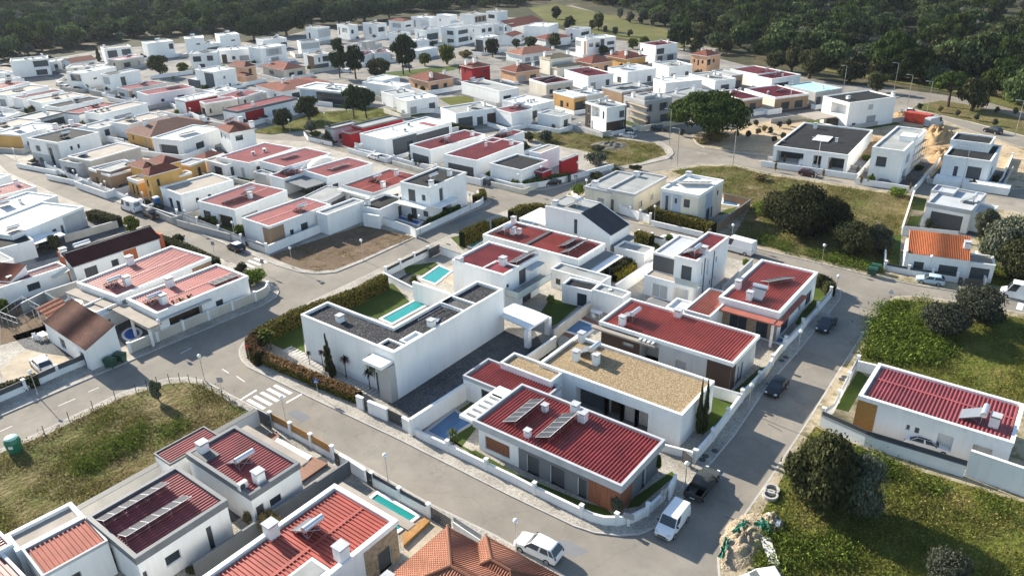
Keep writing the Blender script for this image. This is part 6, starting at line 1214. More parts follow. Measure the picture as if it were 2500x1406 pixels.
for p, l in LAMPS:
    r = lamp_globe(proto, at(0, p), l); proto = proto or r
def lamp_tall(proto, p, label, a):
    if proto is None:
        r = empty('street_lamp', frame(p, a)); b = MB(); b.tube((0,0,0),(0,0,8.6),.10,.055,8); b.tube((0,0,8.6),(1.1,0,8.75),.05,.04,6); b.build('pole', MAT['steel'], r, wm(r)); k = MB(); k.box(1.0,1.75,-.15,.15,8.70,8.82); k.build('lamp_head', MAT['lshutter'], r, wm(r))
    else: r = copy_tree(proto, frame(p, a))
    tag(r, label, 'street lamp', 'tall street lamps'); return r
pt = None
for p, l in [((2345,462),'tall lamp in front of the right corner villa'),((1990,434),'tall lamp beside the small white van'),((2262,277),'tall lamp left of the red container'),((2478,332),'tall lamp at the far right road edge'),((1653,406),'tall lamp at the left mouth of the plot road'),((1789,406),'tall lamp on the plot road below the sandy triangle'),((2057,231),'tall lamp by the cyan roofed house'),((2182,224),'tall lamp by the wood at the far right bend'),((2215,258),'tall lamp above the white pickup truck'),((2172,190),'tall lamp furthest into the wood'),((1578,302),'tall lamp in front of the scaffolded house'),((1926,268),'tall lamp beside the cream and brick house'),((1634,352),'tall lamp next to the big stone pine')]:
    r = lamp_tall(pt, at(0, p), l, rad(200)); pt = pt or r
def sign(p, kind, label, a=0, hgt_=2.3):
    r = empty('road_sign', frame(at(0, p), rad(a))); b = MB(); b.tube((0,0,0),(0,0,hgt_),.035,n=6); b.build('pole', MAT['steel'], r, wm(r)); k = MB(); F = wm(r)
    if kind == 'stop':
        k.tube((0,-.05,hgt_-.1),(0,-.07,hgt_-.1),.38,n=8); k.build('sign_plate', MAT['signred'], r, F @ Matrix.Identity(4))
        text('STOP', .26, 'wframe', r, F @ Matrix.Translation((0,-.075,hgt_-.1)) @ Matrix.Rotation(pi/2, 4, 'X'))
    elif kind == 'cross':
        k.box(-.32,.32,-.07,-.045,hgt_-.45,hgt_+.2); k.build('sign_plate', MAT['signblue'], r, F); t = MB(); t.face([(-.24,-.075,hgt_-.36),(.24,-.075,hgt_-.36),(0,-.075,hgt_+.1)]); q = t.build('sign_symbol', MAT['wframe'], r, F)
        f = MB(); f.box(-.03,.03,-.085,-.078,hgt_-.2,hgt_); f.box(-.1,-.04,-.085,-.078,hgt_-.33,hgt_-.2); f.box(.04,.1,-.085,-.078,hgt_-.33,hgt_-.2); f.build('walking_figure', MAT['darkmetal'], q, F)
    elif kind == 'back': k.box(-.35,.35,.045,.065,hgt_-.5,hgt_+.2); k.build('sign_plate', MAT['lshutter'], r, F)
    else: k.face([(-.4,-.05,hgt_-.6),(.4,-.05,hgt_-.6),(0,-.05,hgt_+.1)]); k.face([(-.4,-.04,hgt_-.6),(0,-.04,hgt_+.1),(.4,-.04,hgt_-.6)]); k.build('sign_plate', MAT['wframe'], r, F)
    tag(r, label, 'road sign'); return r
mat('signred', (.45,.02,.02), .5, .4); mat('signblue', (.02,.06,.25), .5, .4)
def text(s, size, m, parent, M, name='lettering'):
    c = bpy.data.curves.new(name, 'FONT'); c.body = s; c.size = size; c.align_x = 'CENTER'; c.align_y = 'CENTER'; c.extrude = .004; c.offset = .025 if size > .5 else 0; c.materials.append(MAT[m])
    o = bpy.data.objects.new(name, c); me = bpy.data.meshes.new_from_object(o); bpy.data.objects.remove(o); return link(name, me, parent, M)
sign((611,883),'stop','red octagonal stop sign at the rounded hedge corner',a=-75)
sign((777,966),'cross','blue zebra crossing sign beside the flowering hedge',a=35)
sign((544,964),'back','grey back of a crossing sign at the lot tip',a=40); sign((524,622),'back','grey back of a square sign near left street crossing',a=20)
sign((644,668),'back','small grey sign back at the brown lot corner',a=20); sign((1534,1283),'name','street name plate post on the rounded white wall',a=10) if 0 else None
sign((1405,452),'cross','small blue sign by the cream bungalow corner',a=40,hgt_=2.0); sign((2170,742),'tri','white triangular give way sign at the right street mouth',a=10)
sign((1637,408),'back','round sign back at the roundabout mouth',a=0); sign((1618,1245),'back','grey sign pole behind the white van',a=60)
q = at(0, (1534,1283)); r = empty('street_name_sign', frame(q, rad(12))); b = MB(); b.box(-.12,.12,-.1,.1,0,.9); b.build('post', MAT['wcoping'], r, wm(r)); b = MB(); b.box(-.5,.5,-.08,.08,.9,1.45); b.build('sign_plate', MAT['lshutter'], r, wm(r)); tag(r, 'low street name plate on the rounded corner wall', 'sign')
def bin_(p, label, a=0, s=1.0):
    r = empty('waste_container', frame(at(0, p), rad(a))); F = wm(r); b = MB(); b.v += [(-.6*s,-.4*s,.2),(.6*s,-.4*s,.2),(.6*s,.4*s,.2),(-.6*s,.4*s,.2),(-.72*s,-.52*s,1.15*s),(.72*s,-.52*s,1.15*s),(.72*s,.52*s,1.15*s),(-.72*s,.52*s,1.15*s)]
    for q in ((3,2,1,0),(0,1,5,4),(1,2,6,5),(2,3,7,6),(3,0,4,7)): b.f.append(q); b.m.append(0)
    b.build('body', MAT['bingreen'], r, F); l = MB(); l.obox((0,0,1.2*s),(.75*s,0,0),(0,.55*s,0),(0,0,.05)); l.obox((0,.1*s,1.29*s),(.7*s,0,0),(0,.35*s,0),(0,0,.05)); l.build('lid', MAT['bingreen'], r, F)
    for x in (-.5,.5):
        for y in (-.35,.35): k = MB(); k.tube((x*s-.04,y*s,.1),(x*s+.04,y*s,.1),.1,n=8); k.build('wheel', MAT['darkmetal'], r, F)
    tag(r, label, 'waste bin'); return r
mat('bingreen', (.02,.075,.045), .45, .4, var=.15)
bin_((272,895),'dark green waste container left of its pair by white gable',a=25); bin_((296,882),'dark green waste container right of its pair by white gable',a=25)
bin_((2128,672),'dark green waste container at the kerb near the cottage',a=5); bin_((2137,664),'dark green waste container behind another near the cottage',a=5)
p = at(0, (38,1100)); r = empty('bottle_bank', frame(p)); b = MB(); b.tube((0,0,.1),(0,0,1.3),.72,.85,14); b.tube((0,0,1.3),(0,0,1.75),.85,.70,14); b.build('body', MAT['bankgreen'] if 'bankgreen' in MAT else mat('bankgreen',(.02,.16,.09),.4,.4), r, wm(r)); b = MB(); b.ball((0,0,1.74),.70,16,8,sz=.35); b.build('lid', mat('banktop',(.35,.62,.52),.4,.4), r, wm(r)); b = MB(); b.obox((.62,-.5,.95),(.14,.16,0),(0,0,.18),(.012,-.012,0)); b.build('notice', MAT['wframe'], r, wm(r)); tag(r, 'round green bottle bank at the kerb of the left street', 'bottle bank')
p = at(0, (386,506)); r = empty('portable_toilet', frame(p)); b = MB(); b.box(-.55,.55,-.55,.55,.1,2.05); b.build('body', mat('toiletblue',(.02,.12,.30),.45,.4), r, wm(r)); b = MB(); b.box(-.6,.6,-.6,.6,2.05,2.2); b.box(-.45,.45,-.45,.45,2.2,2.32); b.build('lid', MAT['wframe'], r, wm(r)); b = MB(); b.box(-.35,.35,-.58,-.56,.15,1.95); b.build('door', MAT['toiletblue'], r, wm(r)); tag(r, 'blue portable toilet with white top beside the street wall', 'portable toilet')
# container, earth heaps and scaffolding on the building plots
p = at(0, (2240,300)); a = math.atan2((at(0,(2275,307))-at(0,(2222,298))).y,(at(0,(2275,307))-at(0,(2222,298))).x); r = empty('shipping_container', frame(p, a)); b = MB(); L2 = 6.5
b.box(-L2/2,L2/2,-1.2,1.2,.15,2.6)
for i in range(26): x = -L2/2+.15+i*.245; b.box(x,x+.12,-1.235,-1.2,.25,2.5)
b.build('body', mat('contred',(.42,.055,.03),.6,.3,var=.25,scale=1), r, wm(r)); b = MB(); b.box(-L2/2-.05,L2/2+.05,-1.26,1.26,0,.15); b.build('base_frame', MAT['darkmetal'], r, wm(r)); b = MB(); b.box(L2/2+.002,L2/2+.04,-1.1,1.1,.2,2.5); b.build('door', MAT['contred'], r, wm(r)); tag(r, 'rust red shipping container on the building plots', 'container')
def heap(pts, h, m, label, name='earth_heap', cat='heap', seed=1, t=0, kind=None):
    P = [at(t, p, G0) for p in pts]; c = sum(P, Vector())/len(P); rg = random.Random(seed); b = MB(); R_ = 16; n = 72; ring_ = []
    ang = sorted([(math.atan2((p-c).y,(p-c).x), (p-c).length) for p in P])
    def rad_(a):
        for i in range(len(ang)):
            a0, r0 = ang[i]; a1, r1 = ang[(i+1)%len(ang)]; a1 += 0 if i+1 < len(ang) else 2*pi
            for aa in (a, a+2*pi):
                if a0 <= aa <= a1: return r0+(r1-r0)*(aa-a0)/max(a1-a0,1e-5)
        return ang[0][1]
    for k in range(R_+1):
        f = k/R_
        for j in range(n):
            a = 2*pi*j/n-pi; rr = rad_(a)*(1-f)*(1+rg.uniform(-.03,.03)); z = h*(1-(1-f)**1.5)*(.75+.5*abs(sin(a*3+f*5+seed))*abs(cos(a*2-f*7)))*(1+rg.uniform(-.06,.06)) if k else 0
            b.v.append((rr*cos(a), rr*sin(a), max(-.02, z)))
    for k in range(R_):
        for j in range(n): q = (j+1)%n; b.f.append((k*n+j,k*n+q,(k+1)*n+q,(k+1)*n+j)); b.m.append(0)
    o = tag(b.build(name, MAT[m], None, frame(Vector((c.x,c.y,G0))), smooth=True), label, cat); return o
mixnoise('earth', [((.38,.25,.13),.3,0,0),((.30,.19,.10),.9,.5,.7),((.46,.34,.21),1.5,.5,.7)], bump=1, bscale=3, bdist=.3); mixnoise('rubble', [((.36,.29,.20),.6,0,0),((.27,.21,.145),1.8,.5,.65),((.46,.41,.33),2.6,.54,.66)], bump=1, bscale=5, bdist=.3); mixnoise('rocks', [((.16,.145,.12),.6,0,0),((.25,.23,.2),1.8,.5,.65)], bump=1, bscale=4, bdist=.4)
heap([(2255,345),(2265,318),(2300,315),(2325,330),(2310,350),(2275,362)],2.6,'earth','orange-brown earth heap right of the tall shell house',seed=2)
heap([(2275,380),(2300,352),(2320,352),(2305,390),(2285,410)],1.0,'earth','lower spill of rubble earth beside the scaffolding',seed=3)
heap([(2085,370),(2120,330),(2135,335),(2118,380),(2100,395)],1.3,'earth','earth bank between the two unfinished white houses',seed=4)
heap([(2300,300) if 0 else (2185,282),(2200,276),(2215,281),(2200,290)],1.0,'earth','small earth pile by the white pickup truck',seed=5)
heap([(1770,1300),(1800,1265),(1850,1250),(1885,1262),(1880,1300),(1850,1350),(1800,1390),(1765,1395),(1760,1340)],.75,'rubble','heap of pale rubble beside the right street kerb',seed=6)
heap([(1855,1268),(1880,1250),(1900,1265),(1912,1290),(1880,1300)],.9,'rubble','small mound of torn rubble bags',seed=12)
heap([(1440,355),(1480,347),(1530,350),(1520,362),(1460,366)],.9,'rocks','low pile of dark broken stone in the roundabout lot',seed=7,name='stone_heap')
def tarp(pts, label, seed, m='greentarp', hgt_=.3):
    rg = random.Random(seed); P = [at(0, p, G0+.3) for p in pts]; b = MB(); n = 7; G_ = []
    for i in range(n+1):
        row = []
        for j in range(n+1):
            u, v = i/n, j/n; p = (P[0]*(1-u)+P[1]*u)*(1-v) + (P[3]*(1-u)+P[2]*u)*v; p = p + Vector((rg.uniform(-.12,.12), rg.uniform(-.12,.12), rg.uniform(0,hgt_)+.15)); row.append(p-P[0])
        G_.append(row)
    for i in range(n):
        for j in range(n): b.face([G_[i][j],G_[i+1][j],G_[i+1][j+1],G_[i][j+1]])
    return tag(b.build('tarpaulin', MAT[m], None, frame(P[0])), label, 'tarpaulin')
mat('greentarp', (.02,.13,.08), .5, .3, var=.3, scale=3); mat('whitebag', (.6,.6,.62), .6, .3, var=.2, scale=3)
tarp([(1752,1365),(1772,1318),(1783,1318),(1765,1368)],'long strip of green netting on the kerb rubble',1); tarp([(1785,1305),(1815,1270),(1830,1282),(1798,1310)],'crumpled green netting sheet beside the rubble heap',2,hgt_=.3); tarp([(1840,1285),(1862,1270),(1885,1290),(1868,1306)],'dark green rubbish bag on the rubble',3,hgt_=.4); tarp([(1868,1262),(1885,1252),(1908,1280),(1895,1292)],'torn white sacks on the rubble mound',4,'whitebag',.3)
b = MB(); p = at(0,(1878,1350)); d = at(0,(1885,1382))-at(0,(1862,1318)); u = d.normalized(); b.obox((0,0,.35),u*d.length/2,Vector((-u.y,u.x,0))*.45,(0,0,.03)); b.obox((0,0,.16),u*.4,Vector((-u.y,u.x,0))*.3,(0,0,.16)); tag(b.build('plank', MAT['wall_m'], None, frame(p)), 'long pale board lying beside the rubble heap', 'board')
for i, (x, y) in enumerate([(1884,1198),(1880,1212)]):
    b = MB(); p = at(0,(x,y)); 
    for k in range(16):
        a0, a1 = 2*pi*k/16, 2*pi*(k+1)/16
        for r0, r1, z0, z1 in ((.75,.75,0,.35),(.75,.55,.35,.35),(.55,.55,.35,.02)): b.face([(r0*cos(a0),r0*sin(a0),z0),(r0*cos(a1),r0*sin(a1),z0),(r1*cos(a1),r1*sin(a1),z1),(r1*cos(a0),r1*sin(a0),z1)])
    tag(b.build('concrete_ring', MAT['wall_k'], None, frame(p)), ['concrete drain ring by the dark tree, farther of two','concrete drain ring by the dark tree, nearer of two'][i], 'concrete ring')
def scaffold(p, ang, n, lv, label, bay=1.8, dep=.9):
    r = empty('scaffolding', frame(p, ang)); b = MB()
    for i in range(n+1):
        for y in (0, dep): b.tube((i*bay,y,0),(i*bay,y,lv*1.8+.6),.03,n=4)
    for l in range(1, lv+1):
        for y in (0, dep): b.tube((0,y,l*1.8+.5),(n*bay,y,l*1.8+.5),.025,n=4); b.tube((0,y,l*1.8-.5),(n*bay,y,l*1.8-.5),.025,n=4)
    for i in range(n): b.tube((i*bay,0,.2),((i+1)*bay,0,1.8*(1+i%2)),.025,n=4)
    b.build('poles', MAT['lshutter'], r, wm(r)); q = MB()
    for l in range(1, lv+1): q.box(0,n*bay,.05,dep-.05,l*1.8-.05,l*1.8)
    q.build('platform', MAT['wall_t'], r, wm(r)); tag(r, label, 'scaffolding')
q = at(0,(2212,426)); scaffold(Vector((q.x+.3,q.y,G0)), rad(90-5), 6, 3, 'scaffolding tower beside the tall white shell house'); q = at(0,(1527,298)); scaffold(Vector((q.x,q.y,G0)), rad(-25), 5, 3, 'scaffolding on the front of the unfinished concrete house')
# lot fence of wooden stakes, bottom left
for i, (x, y) in enumerate([(110,1062),(170,1028),(228,1000),(283,977),(333,958),(360,949),(385,941),(414,934),(440,932),(463,935),(483,941),(500,951),(520,962),(545,975),(563,988)]):
    b = MB(); p = at(0,(x,y)); b.tube((0,0,0),(.03,0,1.35),.05,.045,6); tag(b.build('fence_post', MAT['dwood'], None, frame(p)), 'thin dark wooden stake along the edge of the bottom left grassy lot', 'fence post', 'stakes round the grassy lot')
# outdoor furniture
def table(p, label, a=0, m='wframe', t=0):
    r = empty('garden_table', frame(at(t,p), rad(a))); F = wm(r); b = MB(); b.box(-.8,.8,-.45,.45,.70,.75); b.build('tabletop', MAT[m], r, F)
    for x in (-.7,.7):
        for y in (-.35,.35): k = MB(); k.box(x-.03,x+.03,y-.03,y+.03,0,.70); k.build('leg', MAT[m], r, F)
    tag(r, label, 'table')
def chair(p, label, a=0, m='wframe', t=0):
    r = empty('garden_chair', frame(at(t,p), rad(a))); F = wm(r); b = MB(); b.box(-.24,.24,-.24,.24,.42,.46); b.build('seat', MAT[m], r, F); b = MB(); b.box(-.24,.24,.2,.24,.46,.9); b.build('backrest', MAT[m], r, F)
    for x in (-.2,.2):
        for y in (-.2,.2): k = MB(); k.box(x-.02,x+.02,y-.02,y+.02,0,.42); k.build('leg', MAT[m], r, F)
    tag(r, label, 'chair', 'white garden chairs')
table((1456,772),'white garden table on the barbecue terrace'); chair((1447,768),'white garden chair left of the barbecue table',90); chair((1450,779),'white garden chair in front of the barbecue table',180); chair((1467,768),'white garden chair behind the barbecue table',0)
table((107,826),'white table under the tiled porch'); chair((96,832),'white chair left of the porch table',90); chair((85,828),'dark chair at the porch wall',60)
def barbecue(p, label, a=0):
    r = empty('barbecue', frame(at(0,p), rad(a))); F = wm(r); b = MB(); b.box(-.55,.55,-.4,.4,0,.9); b.box(-.55,-.4,-.4,.4,.9,1.5); b.box(.4,.55,-.4,.4,.9,1.5); b.build('body', MAT['wall_m'], r, F); b = MB(); n = [( -.55,.55,1.5),(-.18,.18,2.2)]
    b.v += [(-.55,-.4,1.5),(.55,-.4,1.5),(.55,.4,1.5),(-.55,.4,1.5),(-.16,-.16,2.1),(.16,-.16,2.1),(.16,.16,2.1),(-.16,.16,2.1)]
    for q in ((3,2,1,0),(0,1,5,4),(1,2,6,5),(2,3,7,6),(3,0,4,7)): b.f.append(q); b.m.append(0)
    b.box(-.16,.16,-.16,.16,2.1,3.0); b.box(-.24,.24,-.24,.24,3.0,3.08); b.build('chimney', MAT['wcoping'], r, F); k = MB(); k.box(-.38,.38,-.405,-.402,.92,1.48); k.build('firebox', MAT['darkmetal'], r, F); tag(r, label, 'barbecue')
barbecue((1488,752),'white chimney barbecue on the terrace beside pale blue pool',30); barbecue((276,790),'white chimney barbecue against the white outbuilding',-60)
# ---------------------------------------------------------------- vehicles
SPEC = dict(hatch=(4.0,1.76,1.48,.93,.90,.25,-1.40,-1.93), suv=(4.5,1.88,1.66,1.03,1.0,.32,-1.72,-2.18), sedan=(4.6,1.80,1.44,.93,.95,.2,-1.15,-1.85), estate=(4.6,1.80,1.48,.94,.95,.2,-1.75,-2.22),
            smallvan=(4.4,1.82,1.86,1.05,1.25,.68,-2.08,-2.16), bigvan=(5.7,2.05,2.55,1.25,2.1,1.5,-2.76,-2.82), pickup=(5.2,1.85,1.76,1.05,1.15,.5,-.75,-.98))
def paint(n, c, r=.25): return mat('paint_'+n, c, r, .5, var=.03)
for n_, c_ in dict(white=(.78,.78,.78), black=(.012,.013,.015), navy=(.012,.016,.03), silver=(.45,.46,.47), lightblue=(.42,.55,.64), darkgrey=(.045,.05,.055), brown=(.06,.035,.03), green=(.05,.052,.045), maroon=(.08,.012,.012), teal=(.02,.05,.055)).items(): paint(n_, c_)
mat('tyre', (.018,.018,.018), .9, .1); mat('rim', (.40,.41,.42), .35, .5, metal=.6); mat('lampglass', (.62,.64,.66), .1, .6); mat('tailred', (.30,.012,.012), .2, .5); mat('trim', (.03,.03,.032), .7, .2)
def car_mesh(kind, col_, root, roofcol=None):
    L, W, H, belt, cowl, tf, tr, xr = SPEC[kind]; F = wm(root); hl, hw = L/2, W/2; b = MB(); box_ = kind in ('smallvan','bigvan')
    st = [(hl, .38, .56, .74), (hl-.08, .24, belt-.30, .86), (hl-.30, .2, belt-.19, .95), (cowl+.02, .2, belt-.02, 1.0), (tf, .2, belt, 1.0), (tr, .2, belt+.02, 1.0), (xr, .22, belt+.02, .97), (-hl+.10, .26, belt-.02 if kind != 'sedan' else belt, .93), (-hl, .40, belt-.18, .86)]
    if kind == 'pickup': st = st[:5] + [(tr,.25,belt,1.0),(xr-.02,.25,belt,1.0)]
    secs = []
    for x, zl, zb, kw in st:
        w_ = hw*kw; zm = zl+(zb-zl)*.55
        secs.append([(x,w_*.86,zl),(x,w_,zl+.16),(x,w_,zm),(x,w_*.95,zb),(x,w_*.5,zb+.025),(x,0,zb+.03),(x,-w_*.5,zb+.025),(x,-w_*.95,zb),(x,-w_,zm),(x,-w_,zl+.16),(x,-w_*.86,zl)])
    for i in range(len(secs)-1):
        for j in range(10): b.face([secs[i][j],secs[i][j+1],secs[i+1][j+1],secs[i+1][j]])
    b.face(secs[0][::-1]); b.face(secs[-1])
    zb0, zb1 = belt-.02, belt+.02; wb, wt = hw*.93, hw*(.76 if not box_ else .86); zs = H-.05
    A = [(cowl,wb,zb0),(cowl,-wb,zb0),(xr,-wb,zb1),(xr,wb,zb1)]; B = [(tf,wt,zs),(tf,-wt,zs),(tr,-wt,zs),(tr,wt,zs)]; m1 = (tf+tr)/2
    C = [(tf-.12,wt*.78,H),(tf-.12,-wt*.78,H),(tr+.12,-wt*.78,H-.01),(tr+.12,wt*.78,H-.01)]
    for i in range(4):
        j = (i+1)%4; b.face([A[j],A[i],B[i],B[j]]); b.face([B[j],B[i],C[i],C[j]], 1 if roofcol else 0)
    b.face(C[::-1], 1 if roofcol else 0)
    if kind == 'pickup':
        x0, x1 = -hl, xr-.03
        b.box(x0,x1,-hw,hw,.42,.62); b.box(x0,x1,hw-.07,hw,.62,belt+.03); b.box(x0,x1,-hw,-hw+.07,.62,belt+.03); b.box(x0,x0+.07,-hw+.07,hw-.07,.62,belt+.03)
    o = b.build('body', [MAT['paint_'+col_], MAT['paint_'+(roofcol or col_)]], root, F)
    import bmesh
    bm = bmesh.new(); bm.from_mesh(o.data); bmesh.ops.remove_doubles(bm, verts=bm.verts, dist=.002); bmesh.ops.recalc_face_normals(bm, faces=bm.faces)
    bmesh.ops.bevel(bm, geom=[e for e in bm.edges if len(e.link_faces) == 2 and e.calc_face_angle(0) > .5], offset=.045, segments=2, affect='EDGES', clamp_overlap=True); bm.to_mesh(o.data); bm.free()
    o.data.polygons.foreach_set('use_smooth', [True]*len(o.data.polygons)); o.data.set_sharp_from_angle(angle=.7)
    def pn(name, q, m_='glass', ins=.08, off=.012):
        q = [Vector(p) for p in q]; c = sum(q, Vector())/4; n = (q[1]-q[0]).cross(q[3]-q[0]).normalized()
        if n.dot(c-Vector((0,0,.7))) < 0: n = -n
        k = MB(); k.face([p+(c-p).normalized()*ins+n*off for p in q]); return k
    pn('windscreen', [A[0],A[1],B[1],B[0]]).build('windscreen', MAT['glass'], root, F)
    if not box_: pn('rear', [A[2],A[3],B[3],B[2]]).build('rear_window', MAT['glass'], root, F)
    for s in (0, 1):
        a0, a1, b0, b1 = (A[0],A[3],B[0],B[3]) if s == 0 else (A[1],A[2],B[1],B[2]); a0, a1, b0, b1 = map(Vector, (a0,a1,b0,b1))
        if box_: f0, f1 = .02, (.30 if kind == 'smallvan' else .24)
        else: f0, f1 = 0, 1
        cuts = [(f0,f1)] if box_ or kind == 'pickup' else [(0,.46),(.5,.82 if kind in('suv','estate') else 1)] + ([(.84,1)] if kind in ('suv','estate') else [])
        k = MB()
        for u, v in cuts:
            q = [a0.lerp(a1,u)+Vector((0,0,.03)), a0.lerp(a1,v)+Vector((0,0,.03)), b0.lerp(b1,v), b0.lerp(b1,u)]; g = pn('', q, ins=.05); k.face([Vector(p) for p in g.v])
        k.build('side_window', MAT['glass'], root, F)
    r = .33 if kind != 'bigvan' else .36
    for x in (hl-.85, -hl+.85 if kind != 'bigvan' else -hl+1.15):
        for s in (-1, 1):
            k = MB(); k.tube((x,s*(hw-.20),r),(x,s*(hw+.015),r),r,n=16); wl = k.build('wheel', MAT['tyre'], root, F); k = MB(); k.tube((x,s*(hw+.014),r),(x,s*(hw+.024),r),r*.62,n=12); k.build('rim', MAT['rim'], wl, F)
    for s in (-1, 1):
        k = MB(); k.obox((hl-.13,s*hw*.66,belt-.27),(.10,-.03*s,0),(0,hw*.16,0),(0,0,.07)); k.build('headlight', MAT['lampglass'], root, F)
        k = MB(); k.obox((-hl+.06,s*hw*.76,belt-.12),(.06,0,0),(0,hw*.1,0),(0,0,.10)); k.build('tail_light', MAT['tailred'], root, F)
        k = MB(); k.obox((cowl-.25,s*(hw+.08),belt+.1),(.07,0,0),(0,.09,0),(0,0,.06)); k.build('mirror', MAT['trim'], root, F)
    k = MB(); k.box(hl-.03,hl+.015,-hw*.45,hw*.45,.42,.60); k.build('grille', MAT['trim'], root, F)
    k = MB(); k.box(-hl-.012,-hl+.02,-.25,.25,.50,.62); k.build('number_plate', MAT['wframe'], root, F)
NCAR = {}
def car(kind, col_, a, b_, label, side=-1, fwd=1, cat='car', name='parked_car', roofcol=None, z=0.0):
    """a, b_: where the two wheels of the visible side meet the ground; side: which side (+1 left, -1 right) of the car that is; fwd: +1 if b_ is the front wheel"""
    A, B_ = at(0, a, z), at(0, b_, z); d = (B_-A)*fwd; ang = math.atan2(d.y, d.x); m = (A+B_)/2; W = SPEC[kind][1]; left = Vector((-sin(ang), cos(ang), 0))
    p = m - left*side*(W/2); r = empty(name, frame(Vector((p.x,p.y,z)), ang)); car_mesh(kind, col_, r, roofcol); tag(r, label, cat); return r
car('suv','white',(1330.5,1378),(1272.5,1350),'white estate-like SUV parked beside the orange tiled roof',side=1)
v = car('smallvan','white',(1679,1272),(1645,1318),'white compact panel van parked at the street corner',side=1,cat='van',name='parked_van')
car('pickup','green',(1720,1222),(1752,1178),'dark green-grey pickup with open load bed near the corner',side=-1,cat='pickup',name='parked_pickup')
car('hatch','black',(1924,946),(1900,975),'black hatchback parked on the right street beside gravel house',side=1)
car('sedan','navy',(2044,790),(2020,818),'dark navy saloon parked furthest up the right street',side=1)
car('hatch','lightblue',(2288,700),(2250,694),'pale blue hatchback in front of the orange roofed cottage',side=1)
car('bigvan','white',(2500,738),(2485,735),'white van cut off by the right edge',side=1,cat='van',name='parked_van')
bv = car('bigvan','white',(323,522),(298,513),'tall white box van with dark lettering on the left street',side=1,cat='van',name='parked_van')
text('ISR', 1.15, 'trim', bv, wm(bv) @ Matrix.Translation((-.9,.985,1.75)) @ Matrix.Rotation(pi, 4, 'Z') @ Matrix.Rotation(pi/2, 4, 'X'))
text('ISR', 1.0, 'trim', bv, wm(bv) @ Matrix.Translation((-2.86,0,1.8)) @ Matrix.Rotation(-pi/2, 4, 'Z') @ Matrix.Rotation(pi/2, 4, 'X'))
car('pickup','brown',(370,538),(350,528),'dark brown pickup parked behind the white box van',side=1,cat='pickup',name='parked_pickup')
car('hatch','black',(574,617),(558,610),'small black car with white roof near the left crossing',side=1,roofcol='white')
car('suv','brown',(80,417),(63,411),'dark reddish car far up the left street',side=1)
car('estate','white',(919,394),(900,388),'white estate car on the middle street',side=1)
car('hatch','darkgrey',(1191,456),(1168,450),'dark grey hatchback near the villa bend',side=1)
car('sedan','black',(1362,452),(1334,456),'black saloon by the curved white hedge wall',side=1)
car('hatch','navy',(2141,456),(2172,462),'dark blue hatchback on the plot road below the villa',side=-1)
car('smallvan','white',(1958,410),(1986,414),'small white van on the plot road',side=-1,cat='van',name='parked_van')
car('hatch','maroon',(1957,430),(1982,434),'dark maroon hatchback opposite the small white van',side=-1)
car('estate','silver',(1541,340),(1516,336),'silver car with raised tailgate before the brown villa',side=1)
car('sedan','black',(1532,327),(1508,322),'black car behind the silver car by the brown villa',side=1)
car('sedan','darkgrey',(1618,322),(1592,319),'dark car in the shade left of the big pine',side=1); car('hatch','black',(1588,318),(1570,315),'black car below the scaffolded house',side=1)
car('hatch','silver',(502,303),(486,299),'silver car at the side of the lane, far left',side=1)
car('hatch','white',(150,213),(132,209),'white car, farthest of the row in far left street',side=1); car('hatch','silver',(164,219),(149,215),'silver car in the far left street row',side=1); car('hatch','black',(188,225),(175,221),'black car, nearest of the row in far left street',side=1)
car('estate','white',(850,180),(833,178),'white car under the two dark pines',side=1); car('sedan','black',(997,168),(981,166),'black car behind the pair of tall pines',side=1)
car('pickup','white',(2210,281),(2228,283),'white pickup truck by the building plots',side=-1,cat='pickup',name='parked_pickup'); car('suv','black',(2432,330),(2400,322),'black car on the road right of the red container',side=1)
car('suv','white',(97,916),(74,893),'white SUV standing in the left yard',side=1,z=G0)
car('sedan','white',(2236,1098),(2290,1112),'white coupe with black roof parked behind the long white wall',side=-1,roofcol='black',z=G0)
car('hatch','white',(1893,1446),(1845,1454),'white car roof cut off by the bottom edge',side=1)
car('hatch','white',(1640,598),(1618,592),'white car behind the louvred wall, central',side=1); car('bigvan','white',(1806,622),(1784,616),'white van behind the tall red strip house',side=1,cat='van',name='parked_van')
car('hatch','teal',(304,470),(288,464),'dark teal car in the yellow house drive',side=1,z=G0); car('hatch','black',(112,611),(96,605),'black car under the white sheet carport',side=1,z=G0)
car('bigvan','silver',(2277,313),(2297,309),'grey lorry-like van beside the red container',side=-1,cat='van',name='parked_van')
# ---------------------------------------------------------------- trees, hedges, plants, grass
leafmat('leaf_oak', [(0,(.016,.02,.009)),(.5,(.046,.052,.021)),(1,(.108,.11,.048))])
leafmat('leaf_pine', [(0,(.012,.022,.008)),(.5,(.034,.056,.014)),(1,(.085,.115,.025))])
leafmat('leaf_dpine', [(0,(.010,.018,.010)),(.5,(.026,.042,.018)),(1,(.06,.08,.03))])
leafmat('leaf_olive', [(0,(.03,.036,.024)),(.5,(.075,.086,.058)),(1,(.15,.165,.115))])
leafmat('leaf_bright', [(0,(.03,.05,.008)),(.5,(.075,.10,.015)),(1,(.16,.17,.03))])
leafmat('leaf_lush', [(0,(.03,.05,.008)),(.5,(.085,.125,.018)),(1,(.17,.22,.04))])
leafmat('leaf_hedge', [(0,(.03,.035,.008)),(.5,(.10,.095,.02)),(1,(.23,.18,.04))])
leafmat('leaf_wood', [(0,(.026,.042,.016)),(.5,(.068,.096,.036)),(1,(.14,.18,.065))]); leafmat('leaf_gwood', [(0,(.04,.048,.032)),(.5,(.095,.105,.075)),(1,(.18,.19,.14))])
leafmat('leaf_weed', [(0,(.06,.07,.014)),(.5,(.13,.145,.03)),(1,(.23,.22,.06))])
